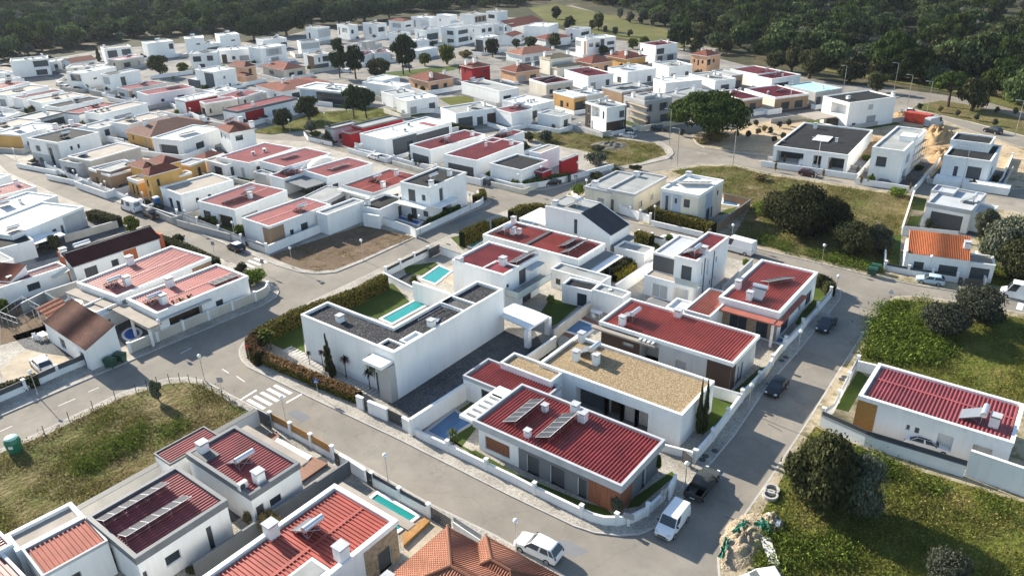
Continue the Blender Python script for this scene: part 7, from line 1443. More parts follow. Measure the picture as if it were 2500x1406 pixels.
leafmat('leaf_rust', [(0,(.06,.035,.015)),(.5,(.16,.09,.04)),(1,(.28,.17,.08))])
leafmat('leaf_dry', [(0,(.10,.075,.03)),(.5,(.20,.155,.065)),(1,(.32,.26,.12))])
leafmat('leaf_purple', [(0,(.012,.006,.008)),(.5,(.035,.016,.02)),(1,(.07,.04,.035))])
leafmat('leaf_yellow', [(0,(.10,.09,.01)),(.5,(.24,.19,.02)),(1,(.36,.30,.05))])
mat('bark', (.10,.075,.055), .95, .1, var=.3, scale=3, bump=.6); mat('greybark', (.16,.145,.125), .95, .1, var=.3, scale=3, bump=.6)
def leaf(b, p, n, s, rg, asp=.6):
    n = (n + Vector((rg.gauss(0,.55), rg.gauss(0,.55), rg.gauss(0,.55)))).normalized(); u = n.orthogonal().normalized(); u = Matrix.Rotation(rg.uniform(0, 2*pi), 3, n) @ u; v = n.cross(u); k = s*rg.uniform(.6,1.35)/2
    b.face([p-u*k-v*k*asp*.3, p-v*k*asp, p+u*k, p+v*k*asp])
def crown(kind, n, ls, seed):
    """unit crown: radius 1, from the ground at 0 to height 1 (the vertical scale is the tree's height, so leaves are laid out already stretched)"""
    rg = random.Random(seed); cl = []; n = int(n*1.6) if kind == 'dome' else n
    def ell(): 
        while 1:
            v = Vector((rg.uniform(-1,1), rg.uniform(-1,1), rg.uniform(-1,1)))
            if v.length < 1: return v
    if kind == 'round':
        for i in range(22): v = ell(); v = v*(.74/max(.35, v.length)**.5); q = rg.uniform(.16,.42); cl.append((v.x*(1.05-q), v.y*(1.05-q), .52+v.z*.40, q, q*.42))
    elif kind == 'shag':
        for i in range(13): v = ell(); q = rg.uniform(.2,.5); v = v*(.8/max(.4, v.length)**.5); z = .45+v.z*.36; cl.append((v.x*(1.02-q), v.y*(1.02-q), max(q*.4, z), q, q*rg.uniform(.42,.6)))
    elif kind == 'bush':
        for i in range(20): v = ell(); cl.append((v.x*.72, v.y*.72, .45+v.z*.34, rg.uniform(.24,.40), .22))
    elif kind == 'umbrella':
        for i in range(46):
            r, a = rg.random()**.5*.88, rg.uniform(0,2*pi); cl.append((r*cos(a), r*sin(a), .86-.30*r*r+rg.uniform(-.05,.02), rg.uniform(.15,.24), .085))
    elif kind == 'dome':
        for i in range(95):
            r, a = rg.random()**.5*.88, rg.uniform(0,2*pi); z = .88-.40*r*r; z = rg.uniform(.30, z) if rg.random() < .6 else z; cl.append((r*cos(a), r*sin(a), z+rg.uniform(-.03,.03), rg.uniform(.17,.26), .11))
    elif kind == 'pine':
        for i in range(30):
            z = rg.uniform(.34,.96); w_ = (1-((z-.58)/.50)**2)**.5 if abs(z-.58) < .5 else .1; r, a = w_*rg.uniform(.2,.82), rg.uniform(0,2*pi); cl.append((r*cos(a), r*sin(a), z, rg.uniform(.2,.34), .07))
    elif kind == 'column':
        for i in range(26): z = i/25; w_ = .62*(1-z)**.6*(min(1, z*5+.35)); a = rg.uniform(0,2*pi); cl.append((.35*w_*cos(a), .35*w_*sin(a), .04+z*.92, max(.12, w_*1.1), .07))
    elif kind == 'conifer':
        for i in range(40): z = i/39; w_ = (1-z)**.8; a = rg.uniform(0,2*pi); cl.append((.8*w_*cos(a)*rg.uniform(.3,1.3), .8*w_*sin(a)*rg.uniform(.3,1.3), .06+z*.9, max(.14, w_*.55), .07))
    b = MB(); tot = sum(c[3]*c[3] for c in cl)
    for c in cl:
        for i in range(max(4, int(n*c[3]*c[3]/tot))):
            d = Vector((rg.gauss(0,1), rg.gauss(0,1), rg.gauss(.25,1))).normalized(); k = rg.uniform(.70,1.06) if kind in ('dome','umbrella') or rg.random() < .88 else rg.uniform(1.05,1.3); leaf(b, Vector((c[0]+d.x*c[3]*k, c[1]+d.y*c[3]*k, c[2]+d.z*c[4]*k)), d, ls, rg)
    return b
def stem(kind, seed, lean=0):
    rg = random.Random(seed); b = MB(); t = {'umbrella':.055,'dome':.05,'pine':.05,'column':.05,'conifer':.05,'bush':.06,'shag':.06,'round':.065}[kind]; zt = {'umbrella':.62,'dome':.48,'pine':.8,'column':.7,'conifer':.7,'bush':.3,'shag':.3,'round':.42}[kind]
    P = [Vector((0,0,-.02)), Vector((rg.uniform(-.03,.03),rg.uniform(-.03,.03),zt*.5)), Vector((rg.uniform(-.06,.06),rg.uniform(-.06,.06),zt))]
    b.tube(P[0],P[1],t*1.5,t,8,caps=False); b.tube(P[1],P[2],t,t*.7,8,caps=False)
    if kind not in ('column','conifer'):
        for i in range(7):
            a = 2*pi*i/7+rg.uniform(-.3,.3); s = P[1].lerp(P[2], rg.uniform(.3,1)); e = Vector((cos(a)*rg.uniform(.4,.75), sin(a)*rg.uniform(.4,.75), min(.88, s.z+rg.uniform(.15,.32)))); m_ = s.lerp(e,.5)+Vector((0,0,-.04)); b.tube(s,m_,t*.5,t*.32,6,caps=False); b.tube(m_,e,t*.32,t*.12,5,caps=False)
    return b
CROWNS = {}
def crown_mesh(kind, leafm, lod, var):
    key = (kind, leafm, lod, var)
    if key not in CROWNS:
        n, ls = {0:(15000,.065), 1:(5200,.105), 2:(2200,.15), 3:(800,.24)}[lod]
        if kind in ('column','conifer'): ls *= 1.15
        me = []
        for nm, b, m in (('crown', crown(kind, n, ls, hash((kind, var)) % 999 if 0 else var*31+len(kind)*7), leafm), ('trunk', stem(kind, var*17+3), 'greybark' if 'olive' in leafm else 'bark')):
            x = bpy.data.meshes.new(nm); x.from_pydata(b.v, [], b.f); x.materials.append(MAT[m]); x.update(); me.append(x)
        CROWNS[key] = me
    return CROWNS[key]
EYE = Vector((0,0,EYE_H))
def py_of(p): c = p-EYE; return 703 + FOC*c.dot(CD)/c.dot(CF)
def tree(base, top, width, kind, leafm, label, name='tree', cat='tree', t=0, group=None, z=G0, sq=None, var=None):
    p = at(t, base, z); bx = src(t, base); ty = src(t, (0, top))[1]; wd = width/4 if t else width; dep = (p-EYE).dot(CF); R_ = wd/2*dep/FOC; lo, hi = .2, 40
    for _ in range(40):
        m = (lo+hi)/2
        if py_of(p+Vector((0,0,m))) > ty: lo = m
        else: hi = m
    H = lo; rg = random.Random(int(bx[0]*13+bx[1]*7)); lod = 0 if (dep < 120 and wd > 50) or wd > 110 else (1 if wd > 60 or dep < 110 else (2 if dep < 300 else 3))
    if R_ > 2.2 and dep < 160: lod = 0
    var = rg.randrange(3 if lod else 2) if var is None else var; cm, tm = crown_mesh(kind, leafm, lod, var)
    r = empty(name, frame(p, rg.uniform(0,6.28))); r.scale = (R_, R_, H); r.matrix_basis = r.matrix_basis @ Matrix.Diagonal((R_, R_, H, 1)) if r.matrix_basis.to_scale().x == 1 else r.matrix_basis
    for n, me in (('crown', cm), ('trunk', tm)):
        o = bpy.data.objects.new(n, me); col.objects.link(o); o.parent = r
    tag(r, label, cat, group); return r
T = tree
# trees of the lots and gardens
T((1910,1340),880,770,'dome','leaf_pine','very large dome-crowned stone pine on the sandy traffic island',t=13,name='stone_pine',var=1)
T((1968,575),440,205,'shag','leaf_oak','large dark oak in the overgrown lot, left of two',t=0,name='oak_tree'); T((1905,535),456,130,'shag','leaf_oak','dark oak crown leaning out left of the large oak',name='oak_tree'); T((2025,560),470,135,'shag','leaf_oak','dark oak joined to the large oak on its right',name='oak_tree'); T((2080,620),536,125,'shag','leaf_oak','smaller dark oak above the kerb bins',name='oak_tree'); T((2140,610),540,100,'shag','leaf_olive','grey-green olive touching the smaller dark oak',name='olive_tree')
T((2450,655),512,175,'shag','leaf_olive','tall olive behind the orange roofed cottage',name='olive_tree'); T((2400,590),505,70,'round','leaf_olive','slim olive crown rising over the cottage chimney',name='olive_tree'); T((2500,690),568,160,'shag','leaf_oak','dark tree mass at the right frame edge',name='oak_tree')
T((2305,815),732,155,'shag','leaf_olive','grey olive in the right lot, nearer of two',name='olive_tree'); T((2385,785),698,150,'shag','leaf_olive','grey-green olive in the right lot, taller of two',name='olive_tree')
T((2005,1225),1036,225,'shag','leaf_oak','big dark evergreen oak beside the long white wall',name='oak_tree'); T((1962,1190),1060,115,'shag','leaf_oak','dark oak bulging over the right street kerb',name='oak_tree'); T((2085,1250),1105,165,'shag','leaf_olive','silver leaved olive beside the big evergreen oak',name='olive_tree'); T((2300,1445),1345,140,'shag','leaf_olive','silver leaved olive bush cut off at the bottom edge',name='olive_tree')
T((388,978),922,38,'round','leaf_olive','small lone olive in the fenced grassy lot',name='olive_tree'); T((175,1425),1368,85,'round','leaf_olive','olive top in the bottom left corner garden',name='olive_tree')
T((820,760),385,200,'pine','leaf_dpine','tall dark pine, left one beside the central road',t=12,name='pine_tree'); T((975,775),465,240,'pine','leaf_dpine','tall dark pine, right one beside the central road',t=12,name='pine_tree'); T((1200,765),560,310,'round','leaf_oak','broad dark tree beside the two central pines',t=12); T((1440,730),345,230,'pine','leaf_dpine','taller dark pine of the pair on the small green',t=12,name='pine_tree'); T((1500,710),365,190,'pine','leaf_dpine','slighter dark pine of the pair on the small green',t=12,name='pine_tree')
T((1865,630),420,220,'round','leaf_bright','round olive-green street tree right of the pine pair',t=12,name='street_tree'); T((1650,642),510,150,'round','leaf_bright','small green street tree below the bluish garage',t=12,name='street_tree'); T((2310,560),355,170,'round','leaf_oak','dark street tree before the brick base house',t=12,name='street_tree'); T((2050,560),490,160,'bush','leaf_dry','bare brownish street tree behind the meadow',t=12,name='street_tree')
T((960,1160),845,220,'pine','leaf_dpine','dark pine in the central grass lot, left stem',t=12,name='pine_tree'); T((1080,1155),850,230,'pine','leaf_dpine','dark pine in the central grass lot, right stem',t=12,name='pine_tree'); T((520,1175),905,310,'round','leaf_oak','dark oak in the central grass lot',t=12,name='oak_tree'); T((270,1255),1050,260,'round','leaf_oak','dark spreading tree left of the central lot',t=12,name='oak_tree'); T((545,1300),1170,170,'round','leaf_olive','grey olive at the central lane end',t=12,name='olive_tree'); T((735,1375),1225,100,'conifer','leaf_oak','dark conical shrub by the red box house',t=12,name='shrub',cat='shrub'); T((585,1345),1270,120,'bush','leaf_lush','green shrubs at the red box house wall',t=12,name='shrub',cat='shrub')
T((1570,745),510,250,'round','leaf_oak','round dark oak in the far left garden',t=11,name='oak_tree'); T((1790,710),610,150,'round','leaf_bright','small tree beside the round dark oak',t=11); T((1490,985),885,150,'bush','leaf_hedge','yellowish round bush at the far left bend',t=11,name='shrub',cat='shrub'); T((1655,945),900,80,'bush','leaf_oak','dark bush beside the far left white house',t=11,name='shrub',cat='shrub'); T((1085,905),830,90,'bush','leaf_oak','dark garden bush by the far left railing',t=11,name='shrub',cat='shrub'); T((350,1100),1025,140,'bush','leaf_hedge','yellowish bush between the far left rows',t=11,name='shrub',cat='shrub'); T((970,600),455,60,'column','leaf_oak','dark cypress beside the glass panelled house',t=11,name='cypress')
for i, (b_, tp, w_, k, m, l) in enumerate([((430,190),60,130,'round','leaf_oak','dark round tree on the meadow edge'),((560,290),150,170,'round','leaf_oak','dark tree above the blank white house'),((845,305),110,150,'round','leaf_oak','dark tree beside the meadow road'),((790,290),190,110,'round','leaf_oak','smaller dark tree left of the meadow road tree'),((180,465),355,170,'round','leaf_oak','round street tree left of its twin'),((415,470),318,165,'round','leaf_oak','round street tree right of its twin'),((40,470),375,110,'round','leaf_oak','street tree at the middle of the far road'),((910,330),245,60,'round','leaf_olive','little olive beside the strip window house'),((1005,350),255,80,'round','leaf_olive','second little olive by the strip window house'),((1150,360),285,90,'round','leaf_olive','third little olive by the strip window house'),((1055,190),60,90,'round','leaf_olive','olive on the meadow slope, leftmost of four'),((1155,225),105,120,'round','leaf_olive','olive on the meadow slope, second of four'),((1275,240),85,140,'round','leaf_olive','olive on the meadow slope, third and tallest'),((1385,255),120,110,'round','leaf_olive','olive on the meadow slope, nearest the pines'),((1180,480),370,150,'round','leaf_bright','loose green tree behind the wide white house'),((1290,470),350,140,'round','leaf_bright','loose olive-green tree left of the dark red roof'),((890,540),440,120,'round','leaf_oak','dark garden tree before the wide white house'),((1590,490),240,200,'pine','leaf_dpine','pine cluster edge tree with bare stems'),((1680,500),225,180,'pine','leaf_dpine','second pine with bare stems at the wood corner'),((1790,520),380,180,'round','leaf_oak','dark tree right of the bare-stemmed pines'),((2090,525),365,150,'round','leaf_oak','dark tree behind the tall salmon house')]): T(b_, tp, w_, k, m, l, t=13)
for b_, tp, w_, k, m, l in [((400,770),440,370,'round','leaf_oak','big dark oak behind the cyan roof, left'),((790,810),570,390,'round','leaf_oak','big spreading oak behind the cyan roof, right'),((1060,905),680,240,'round','leaf_oak','dark oak at the far bend of the wood road'),((1390,790),440,460,'dome','leaf_pine','broad stone pine by the wood road, largest'),((1190,760),290,380,'dome','leaf_pine','stone pine behind the largest wood road pine'),((1540,520),260,260,'dome','leaf_pine','small stone pine deep in the right wood'),((1755,1045),680,400,'umbrella','leaf_pine','stone pine on the roundabout verge'),((1990,1085),720,390,'round','leaf_oak','dark oak beside the verge stone pine'),((2300,940),630,440,'dome','leaf_pine','bright stone pine at the right edge'),((2090,640),340,320,'umbrella','leaf_pine','leaning stone pine with bare trunk'),((2240,640),415,330,'umbrella','leaf_pine','flat topped stone pine right of the leaning one'),((2480,620),300,300,'dome','leaf_pine','stone pine cut off by the right edge, upper'),((1730,640),490,200,'dome','leaf_pine','small dark stone pine between wood oaks'),((2440,760),520,300,'dome','leaf_pine','stone pine cut off by the right edge, lower'),((60,690),500,230,'round','leaf_oak','oak above the white house with tank'),((230,700),430,220,'round','leaf_oak','oak left of the big cyan roof oak')]: T(b_, tp, w_, k, m, l, t=14)
SAP = [(110,1250,14),(200,1235,14),(330,1290,14),(470,1270,14),(20,1310,14),(145,1360,14),(245,1345,14),(55,1395,14),(1660,1330,13),(2190,1345,13),(2305,1345,13),(2380,1235,13),(2400,1320,13),(2465,1290,13),(1480,1075,14),(1680,1100,14),(1850,1140,14),(2030,1180,14),(2230,1110,14),(2410,1120,14),(2210,1230,14)]
for x, y, t_ in SAP: T((x,y), y-72, 70, 'round', 'leaf_olive' if (x//10) % 3 else 'leaf_dry', 'young thin sapling planted on the sandy ground of the building plots', t=t_, name='sapling', group='young saplings on the sandy plots')
for x, y in [(70,265),(155,190),(535,330),(605,250),(870,300),(905,395),(1380,470),(1385,380),(1960,440)]: T((x,y), y-95, 34, 'round', 'leaf_dry', 'bare staked street sapling along the plot road', t=24, name='sapling', group='bare staked saplings along the plot road')
# garden trees and shrubs
T((730,860),450,105,'conifer','leaf_oak','slim dark conifer in front of the big white wall',t=32,name='conifer'); T((1704,1058),927,22,'column','leaf_oak','dark cypress, left of the twin pair',name='cypress'); T((1718,1052),922,22,'column','leaf_oak','dark cypress, right of the twin pair',name='cypress')
def rosette(base, top, width, label, m='leaf_purple', t=0, n=90, droop=.25, name='dracaena', cat='plant', trunk=True, long=1.0, z=G0):
    p = at(t, base, z); ty = src(t, (0, top))[1]; wd = width/4 if t else width; dep = (p-EYE).dot(CF); R_ = wd/2*dep/FOC*1.05; lo, hi = .2, 20
    for _ in range(40):
        q = (lo+hi)/2
        if py_of(p+Vector((0,0,q))) > ty: lo = q
        else: hi = q
    H = lo; rg = random.Random(int(base[0]*3+base[1])); r = empty(name, frame(p)); c = Vector((0,0,max(.15, H-R_*.8))); b = MB()
    for i in range(n):
        a = rg.uniform(0,2*pi); e = rg.uniform(-.5,1.25); L_ = R_*rg.uniform(.75,1.1); d = Vector((cos(a)*cos(e), sin(a)*cos(e), sin(e))); s = Vector((-sin(a), cos(a), 0)); wv = R_*.055*long; m1 = c+d*L_*.55; m2 = c+d*L_+Vector((0,0,-L_*droop))
        b.face([c-s*wv*.5, m1-s*wv, m1+s*wv, c+s*wv*.5]); b.face([m1-s*wv, m2, m1+s*wv])
    b.build('leaves', MAT[m], r, wm(r)); k = MB(); k.tube((0,0,-.05),(c.x,c.y,c.z),max(.05,R_*.09),max(.04,R_*.07),7); k.build('trunk', MAT['bark'], r, wm(r)); tag(r, label, cat); return r
rosette((525,745),610,70,'small spiky dark plant left of the conifer',t=32); rosette((660,800),600,80,'spiky plant half behind the slim conifer',t=32); rosette((885,880),655,130,'spiky purple-leaved plant right of the conifer',t=32); rosette((1115,990),785,125,'spiky purple-leaved plant nearest the entrance pier',t=32)
rosette((1195,985),610,260,'feathery palm beside the entrance canopy',m='leaf_olive',t=32,n=120,droop=.7,name='palm_tree',cat='palm',long=1.5); rosette((110,590),390,180,'banana-like palm clump at the lawn corner',m='leaf_bright',t=32,n=40,droop=.35,name='palm_tree',cat='palm',long=3); rosette((150,600),410,170,'second banana-like palm clump at the lawn corner',m='leaf_bright',t=32,n=40,droop=.35,name='palm_tree',cat='palm',long=3)
rosette((1107,1084),1041,36,'small young palm beside the street wall of the shaded pool',m='leaf_bright',n=30,droop=.5,name='palm_tree',cat='palm',long=1.6); rosette((1060,610),515,100,'palm in front of the cream bungalow',m='leaf_lush',t=23,n=70,droop=.5,name='palm_tree',cat='palm',long=2)
for x, y, l in ((1745,372,'palm left of three at the pergola'),(1815,345,'palm between two others at the pergola'),(1890,312,'palm right of three at the pergola')): rosette((x,y),y-270,190,l,m='leaf_bright',t=31,n=60,droop=.8,name='palm_tree',cat='palm',long=1.6)
rosette((1145,770),680,80,'small palm before the pale terrace roof house, left',m='leaf_bright',t=13,n=50,droop=.6,name='palm_tree',cat='palm',long=1.8); rosette((1335,760),655,60,'small palm before the pale terrace roof house, right',m='leaf_bright',t=13,n=50,droop=.6,name='palm_tree',cat='palm',long=1.8); rosette((1700,800),735,60,'small palm against the long far white wall',m='leaf_bright',t=11,n=40,droop=.6,name='palm_tree',cat='palm',long=1.8); rosette((1985,720),630,70,'small palm left of the dark red house',m='leaf_bright',t=12,n=40,droop=.6,name='palm_tree',cat='palm',long=1.8)
for b_, tp, w_, k, m, l in [((325,566),526,52,'round','leaf_bright','yellow-green tree by the dark pickup'),((137,612),570,42,'round','leaf_oak','dark tree beside the white carport'),((438,600),570,38,'round','leaf_oak','dark round shrub behind the orange wall end'),((240,668),640,28,'round','leaf_lush','round garden shrub below the long cottage roof'),((1008,392),364,30,'round','leaf_olive','small olive in front of the red roofed pair'),((1232,437),412,28,'round','leaf_lush','green bush by the dark roofed white house'),((1456,402),368,58,'bush','leaf_olive','rounded grey-green willow shrub in the lot'),((1455,442),420,46,'bush','leaf_oak','dark clipped shrub left of the cream bungalow roof'),((1412,478),446,36,'bush','leaf_lush','garden shrubs at the cream bungalow chimney'),((1505,425),405,24,'bush','leaf_oak','dark bush at the grassy lot entrance'),((1550,415),400,34,'bush','leaf_oak','dark bush pair behind the cream bungalow'),((2004,705),666,34,'round','leaf_oak','clipped ball tree in the corner hedge garden'),((1632,598),570,30,'round','leaf_lush','twisted small tree behind the louvred wall'),((1505,1255),1212,40,'bush','leaf_olive','pale shrub inside the rounded corner wall'),((1605,1150),1103,24,'round','leaf_lush','potted tree at the corner bungalow door'),((1520,360),0,0,'bush','leaf_olive','x'),((660,1300),1245,60,'bush','leaf_dry','bare twiggy shrub between the bottom houses'),((620,1275),1235,50,'bush','leaf_dry','leafless shrub beside the dark fence wall'),((1330,345),318,45,'bush','leaf_olive','grey shrub in the grassy roundabout lot'),((1290,345),322,36,'bush','leaf_oak','dark shrub in the grassy roundabout lot'),((800,348),318,34,'conifer','leaf_oak','second conical shrub at the red box house'),((525,547),520,50,'bush','leaf_lush','pink-green oleander behind grey street wall'),((590,578),545,36,'bush','leaf_lush','orange tree behind the grey railed wall'),((8,770),730,50,'bush','leaf_bright','yellow-green shrub in the left edge garden'),((95,690),660,40,'bush','leaf_olive','pale shrub beside the low white cottage'),((625,690),655,60,'bush','leaf_lush','bright green bushes behind the beige corner wall'),((590,660),640,36,'bush','leaf_oak','dark bush above the beige corner wall'),((600,700),665,50,'bush','leaf_lush','leafy bush along the glare-tinted red roof house'),((530,735),710,34,'bush','leaf_oak','low bush along the beige boundary wall'),((1345,740),715,22,'bush','leaf_lush','potted bush by the small dark lawn'),((1820,650),632,22,'bush','leaf_lush','small palm-like bush by the grey-capped wall'),((1010,690),670,22,'bush','leaf_lush','flowering bush at the gravel bed'),((470,1395),1380,30,'bush','leaf_oak','dark shrub at the bottom edge yard'),((1765,335),0,0,'bush','leaf_dry','x')]:
    if w_: T(b_, tp, w_, k, m, l, name='shrub' if k in ('bush','conifer') else 'tree', cat='shrub' if k in ('bush','conifer') else 'tree')
for b_, w_, l, m in [((1745,345),62,'wide dry brush mound under the big pine','leaf_dry'),((1715,350),36,'dry brush left of the pine trunk','leaf_dry'),((1460,370),40,'thorny scrub beside the stone pile','leaf_olive'),((1855,440),40,'low bramble in the oak lot by the road','leaf_dry'),((2190,478),50,'dark scrub at the kerb of the oak lot','leaf_lush'),((1870,520),70,'bramble below the left oak','leaf_lush')]: T(b_, src(0,b_)[1]-w_*.42, w_, 'bush', m, l, name='shrub', cat='shrub')
# hedges
def hedge(pts, h, T_, label, m='leaf_hedge', dens=70, t=0, mt=None, top=True, ls=.26):
    P = pts_of(t, pts, (h if top else 0)+G0); P = [Vector((p.x,p.y,G0)) for p in P]; o = P[0]; L = [p-o for p in P]; b = MB(); rg = random.Random(len(label)); mats = [MAT['hedgecore'], MAT[m]] + ([MAT[mt]] if mt else [])
    for i in range(len(L)-1):
        d = L[i+1]-L[i]; ln = d.length; u = d/ln; n = Vector((-u.y,u.x,0)); c = (L[i]+L[i+1])/2
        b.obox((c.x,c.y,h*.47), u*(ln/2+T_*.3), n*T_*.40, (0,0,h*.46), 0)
        for k in range(int(ln*(2*h+T_)*dens)):
            f = rg.random()*(2*h+T_); s = rg.uniform(-T_*.2, ln+T_*.2)
            if f < h: q, nn = Vector((0,0,f))-n*T_/2, -n
            elif f < 2*h: q, nn = Vector((0,0,f-h))+n*T_/2, n
            else: q, nn = Vector((0,0,h))+n*(f-2*h-T_/2), Vector((0,0,1))
            k0 = len(b.f); leaf(b, L[i]+u*s+q+Vector((rg.gauss(0,.05),rg.gauss(0,.05),rg.gauss(0,.08))), nn, ls, rg, .7); b.m[k0] = 2 if mt and q.z > h*.86 else 1
    return tag(b.build('hedge', mats, None, frame(o)), label, 'hedge')
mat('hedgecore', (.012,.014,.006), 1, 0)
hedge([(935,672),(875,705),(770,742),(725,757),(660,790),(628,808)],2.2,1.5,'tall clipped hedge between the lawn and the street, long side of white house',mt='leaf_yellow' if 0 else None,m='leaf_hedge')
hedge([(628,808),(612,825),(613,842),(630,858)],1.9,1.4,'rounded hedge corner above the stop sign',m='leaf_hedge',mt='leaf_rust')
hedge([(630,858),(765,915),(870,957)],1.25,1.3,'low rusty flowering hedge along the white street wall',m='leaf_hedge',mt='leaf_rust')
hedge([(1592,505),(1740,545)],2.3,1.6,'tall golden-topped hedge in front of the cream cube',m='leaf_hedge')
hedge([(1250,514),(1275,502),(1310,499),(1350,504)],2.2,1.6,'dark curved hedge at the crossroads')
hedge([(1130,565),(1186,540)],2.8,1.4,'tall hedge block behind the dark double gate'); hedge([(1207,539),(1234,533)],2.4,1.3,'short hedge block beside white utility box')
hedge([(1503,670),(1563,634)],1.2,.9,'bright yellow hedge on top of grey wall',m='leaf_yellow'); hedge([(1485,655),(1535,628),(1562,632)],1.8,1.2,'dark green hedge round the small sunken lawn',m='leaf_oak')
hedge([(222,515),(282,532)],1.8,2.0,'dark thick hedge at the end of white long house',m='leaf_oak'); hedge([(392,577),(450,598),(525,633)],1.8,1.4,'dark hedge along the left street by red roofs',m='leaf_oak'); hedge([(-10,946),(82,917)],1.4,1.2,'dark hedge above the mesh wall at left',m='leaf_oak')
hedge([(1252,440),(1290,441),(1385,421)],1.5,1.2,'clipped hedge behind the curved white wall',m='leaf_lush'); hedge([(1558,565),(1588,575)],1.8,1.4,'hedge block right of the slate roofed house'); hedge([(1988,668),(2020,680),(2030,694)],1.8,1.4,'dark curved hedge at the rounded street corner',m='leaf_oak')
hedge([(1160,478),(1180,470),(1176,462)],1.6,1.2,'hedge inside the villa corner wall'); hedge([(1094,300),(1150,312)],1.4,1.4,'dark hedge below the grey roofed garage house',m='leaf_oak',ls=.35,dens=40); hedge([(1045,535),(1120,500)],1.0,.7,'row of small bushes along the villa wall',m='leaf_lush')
hedge([(1250,578),(1290,575)],1.3,1,'x') if 0 else None
# ground cover: loose tufts scattered over the lots
def tuft(n, ls, h, seed, m, spread=.35):
    rg = random.Random(seed); b = MB()
    for i in range(n): leaf(b, Vector((rg.gauss(0,spread), rg.gauss(0,spread), abs(rg.gauss(0,h))+.02)), Vector((rg.gauss(0,.6),rg.gauss(0,.6),.7)), ls, rg, .38)
    me = bpy.data.meshes.new('tuft'); me.from_pydata(b.v, [], b.f); me.materials.append(MAT[m]); me.update(); return bpy.data.objects.new('tuft', me)
def scatter(name, pts, protos, label=None):
    """one object whose geometry nodes place a prototype on each point; the point's 'scl' attribute sets its size"""
    c = bpy.data.collections.new(name + '_kinds')
    for p in protos: c.objects.link(p)
    me = bpy.data.meshes.new(name); me.from_pydata([p[:3] for p in pts], [], []); at_ = me.attributes.new('scl', 'FLOAT', 'POINT'); at_.data.foreach_set('value', [p[3] for p in pts])
    g = bpy.data.node_groups.new(name, 'GeometryNodeTree'); g.interface.new_socket('Geometry', in_out='INPUT', socket_type='NodeSocketGeometry'); g.interface.new_socket('Geometry', in_out='OUTPUT', socket_type='NodeSocketGeometry')
    N = g.nodes.new; gi, go, ip, ci, rv, ri, na = N('NodeGroupInput'), N('NodeGroupOutput'), N('GeometryNodeInstanceOnPoints'), N('GeometryNodeCollectionInfo'), N('FunctionNodeRandomValue'), N('FunctionNodeRandomValue'), N('GeometryNodeInputNamedAttribute')
    ci.inputs[0].default_value = c; ci.inputs['Separate Children'].default_value = True; ci.inputs['Reset Children'].default_value = True; ip.inputs['Pick Instance'].default_value = True
    rv.data_type = 'FLOAT_VECTOR'; rv.inputs[0].default_value = (0,0,0); rv.inputs[1].default_value = (0,0,6.283); ri.data_type = 'INT'; ri.inputs[4].default_value = 0; ri.inputs[5].default_value = len(protos)-1; na.data_type = 'FLOAT'; na.inputs[0].default_value = 'scl'
    m2m = N('GeometryNodeMeshToPoints'); L = g.links.new; L(gi.outputs[0], m2m.inputs[0]); L(m2m.outputs[0], ip.inputs['Points']); L(ci.outputs[0], ip.inputs['Instance']); L(rv.outputs[0], ip.inputs['Rotation']); L(na.outputs[0], ip.inputs['Scale']); L(ri.outputs[2], ip.inputs['Instance Index']); L(ip.outputs[0], go.inputs[0])
    o = link(name, me); md = o.modifiers.new('scatter', 'NODES'); md.node_group = g; struct(o, 'stuff', label); return o
def inpoly(x, y, P):
    c = False
    for i in range(len(P)):
        a, b = P[i-1], P[i]
        if (a.y > y) != (b.y > y) and x < (b.x-a.x)*(y-a.y)/(b.y-a.y)+a.x: c = not c
    return c
from mathutils import noise as mnoise
def fill(pts, dens, seed, ns=.12, thr=-.15, s0=.7, s1=1.3, off=0):
    P = [at(0, p, G0) for p in pts]; rg = random.Random(seed); x0, x1, y0, y1 = min(p.x for p in P), max(p.x for p in P), min(p.y for p in P), max(p.y for p in P); out = []
    for i in range(int((x1-x0)*(y1-y0)*dens)):
        x, y = rg.uniform(x0,x1), rg.uniform(y0,y1)
        if not inpoly(x, y, P): continue
        v = mnoise.fractal(Vector((x*ns+off, y*ns, off)), .8, 2.1, 4)
        if v < thr+rg.uniform(-.15,.15): continue
        out.append((x, y, G0, rg.uniform(s0,s1)*(1+.5*max(0, v))))
    return out
L_ = {i: pts for i, (n, m, pts) in enumerate(LOT)}
TL = [tuft(24,.17,.11,i,'leaf_weed',.38) for i in range(3)]; TD = [tuft(22,.17,.10,i+5,'leaf_dry',.38) for i in range(3)]; TB = [tuft(55,.22,.30,i+9,'leaf_lush',.5) for i in range(3)]; TR = [tuft(16,.22,.12,i+20,'leaf_bright') for i in range(2)]
cl = lambda pts: [(max(-60,min(2560,x)), max(-40,min(1470,y))) for x, y in pts]
scatter('grass', fill(cl(L_[0]),3.2,1,thr=.02)+fill(cl(L_[3]),4.5,2,thr=-.25)+fill(cl(L_[4]),1.5,3,thr=.0,off=5)+fill(cl(L_[5]),2.5,4)+fill(L_[6],2,5)+fill(L_[7],1.5,6)+fill(cl(L_[2]),4.0,7,thr=-.3), TL, 'green weeds covering the empty lots')
scatter('dry_grass', fill(cl(L_[0]),2.6,11,thr=-.1,off=9)+fill(cl(L_[3]),1.2,12,thr=.05,off=9)+fill(cl(L_[4]),1.8,13,thr=-.05,off=9)+fill(L_[6],1,14,off=9)+fill(L_[1],.8,15,thr=.1)+fill(cl(L_[9]),.25,16,thr=.1), TD, 'dry straw-coloured weeds on the empty lots')
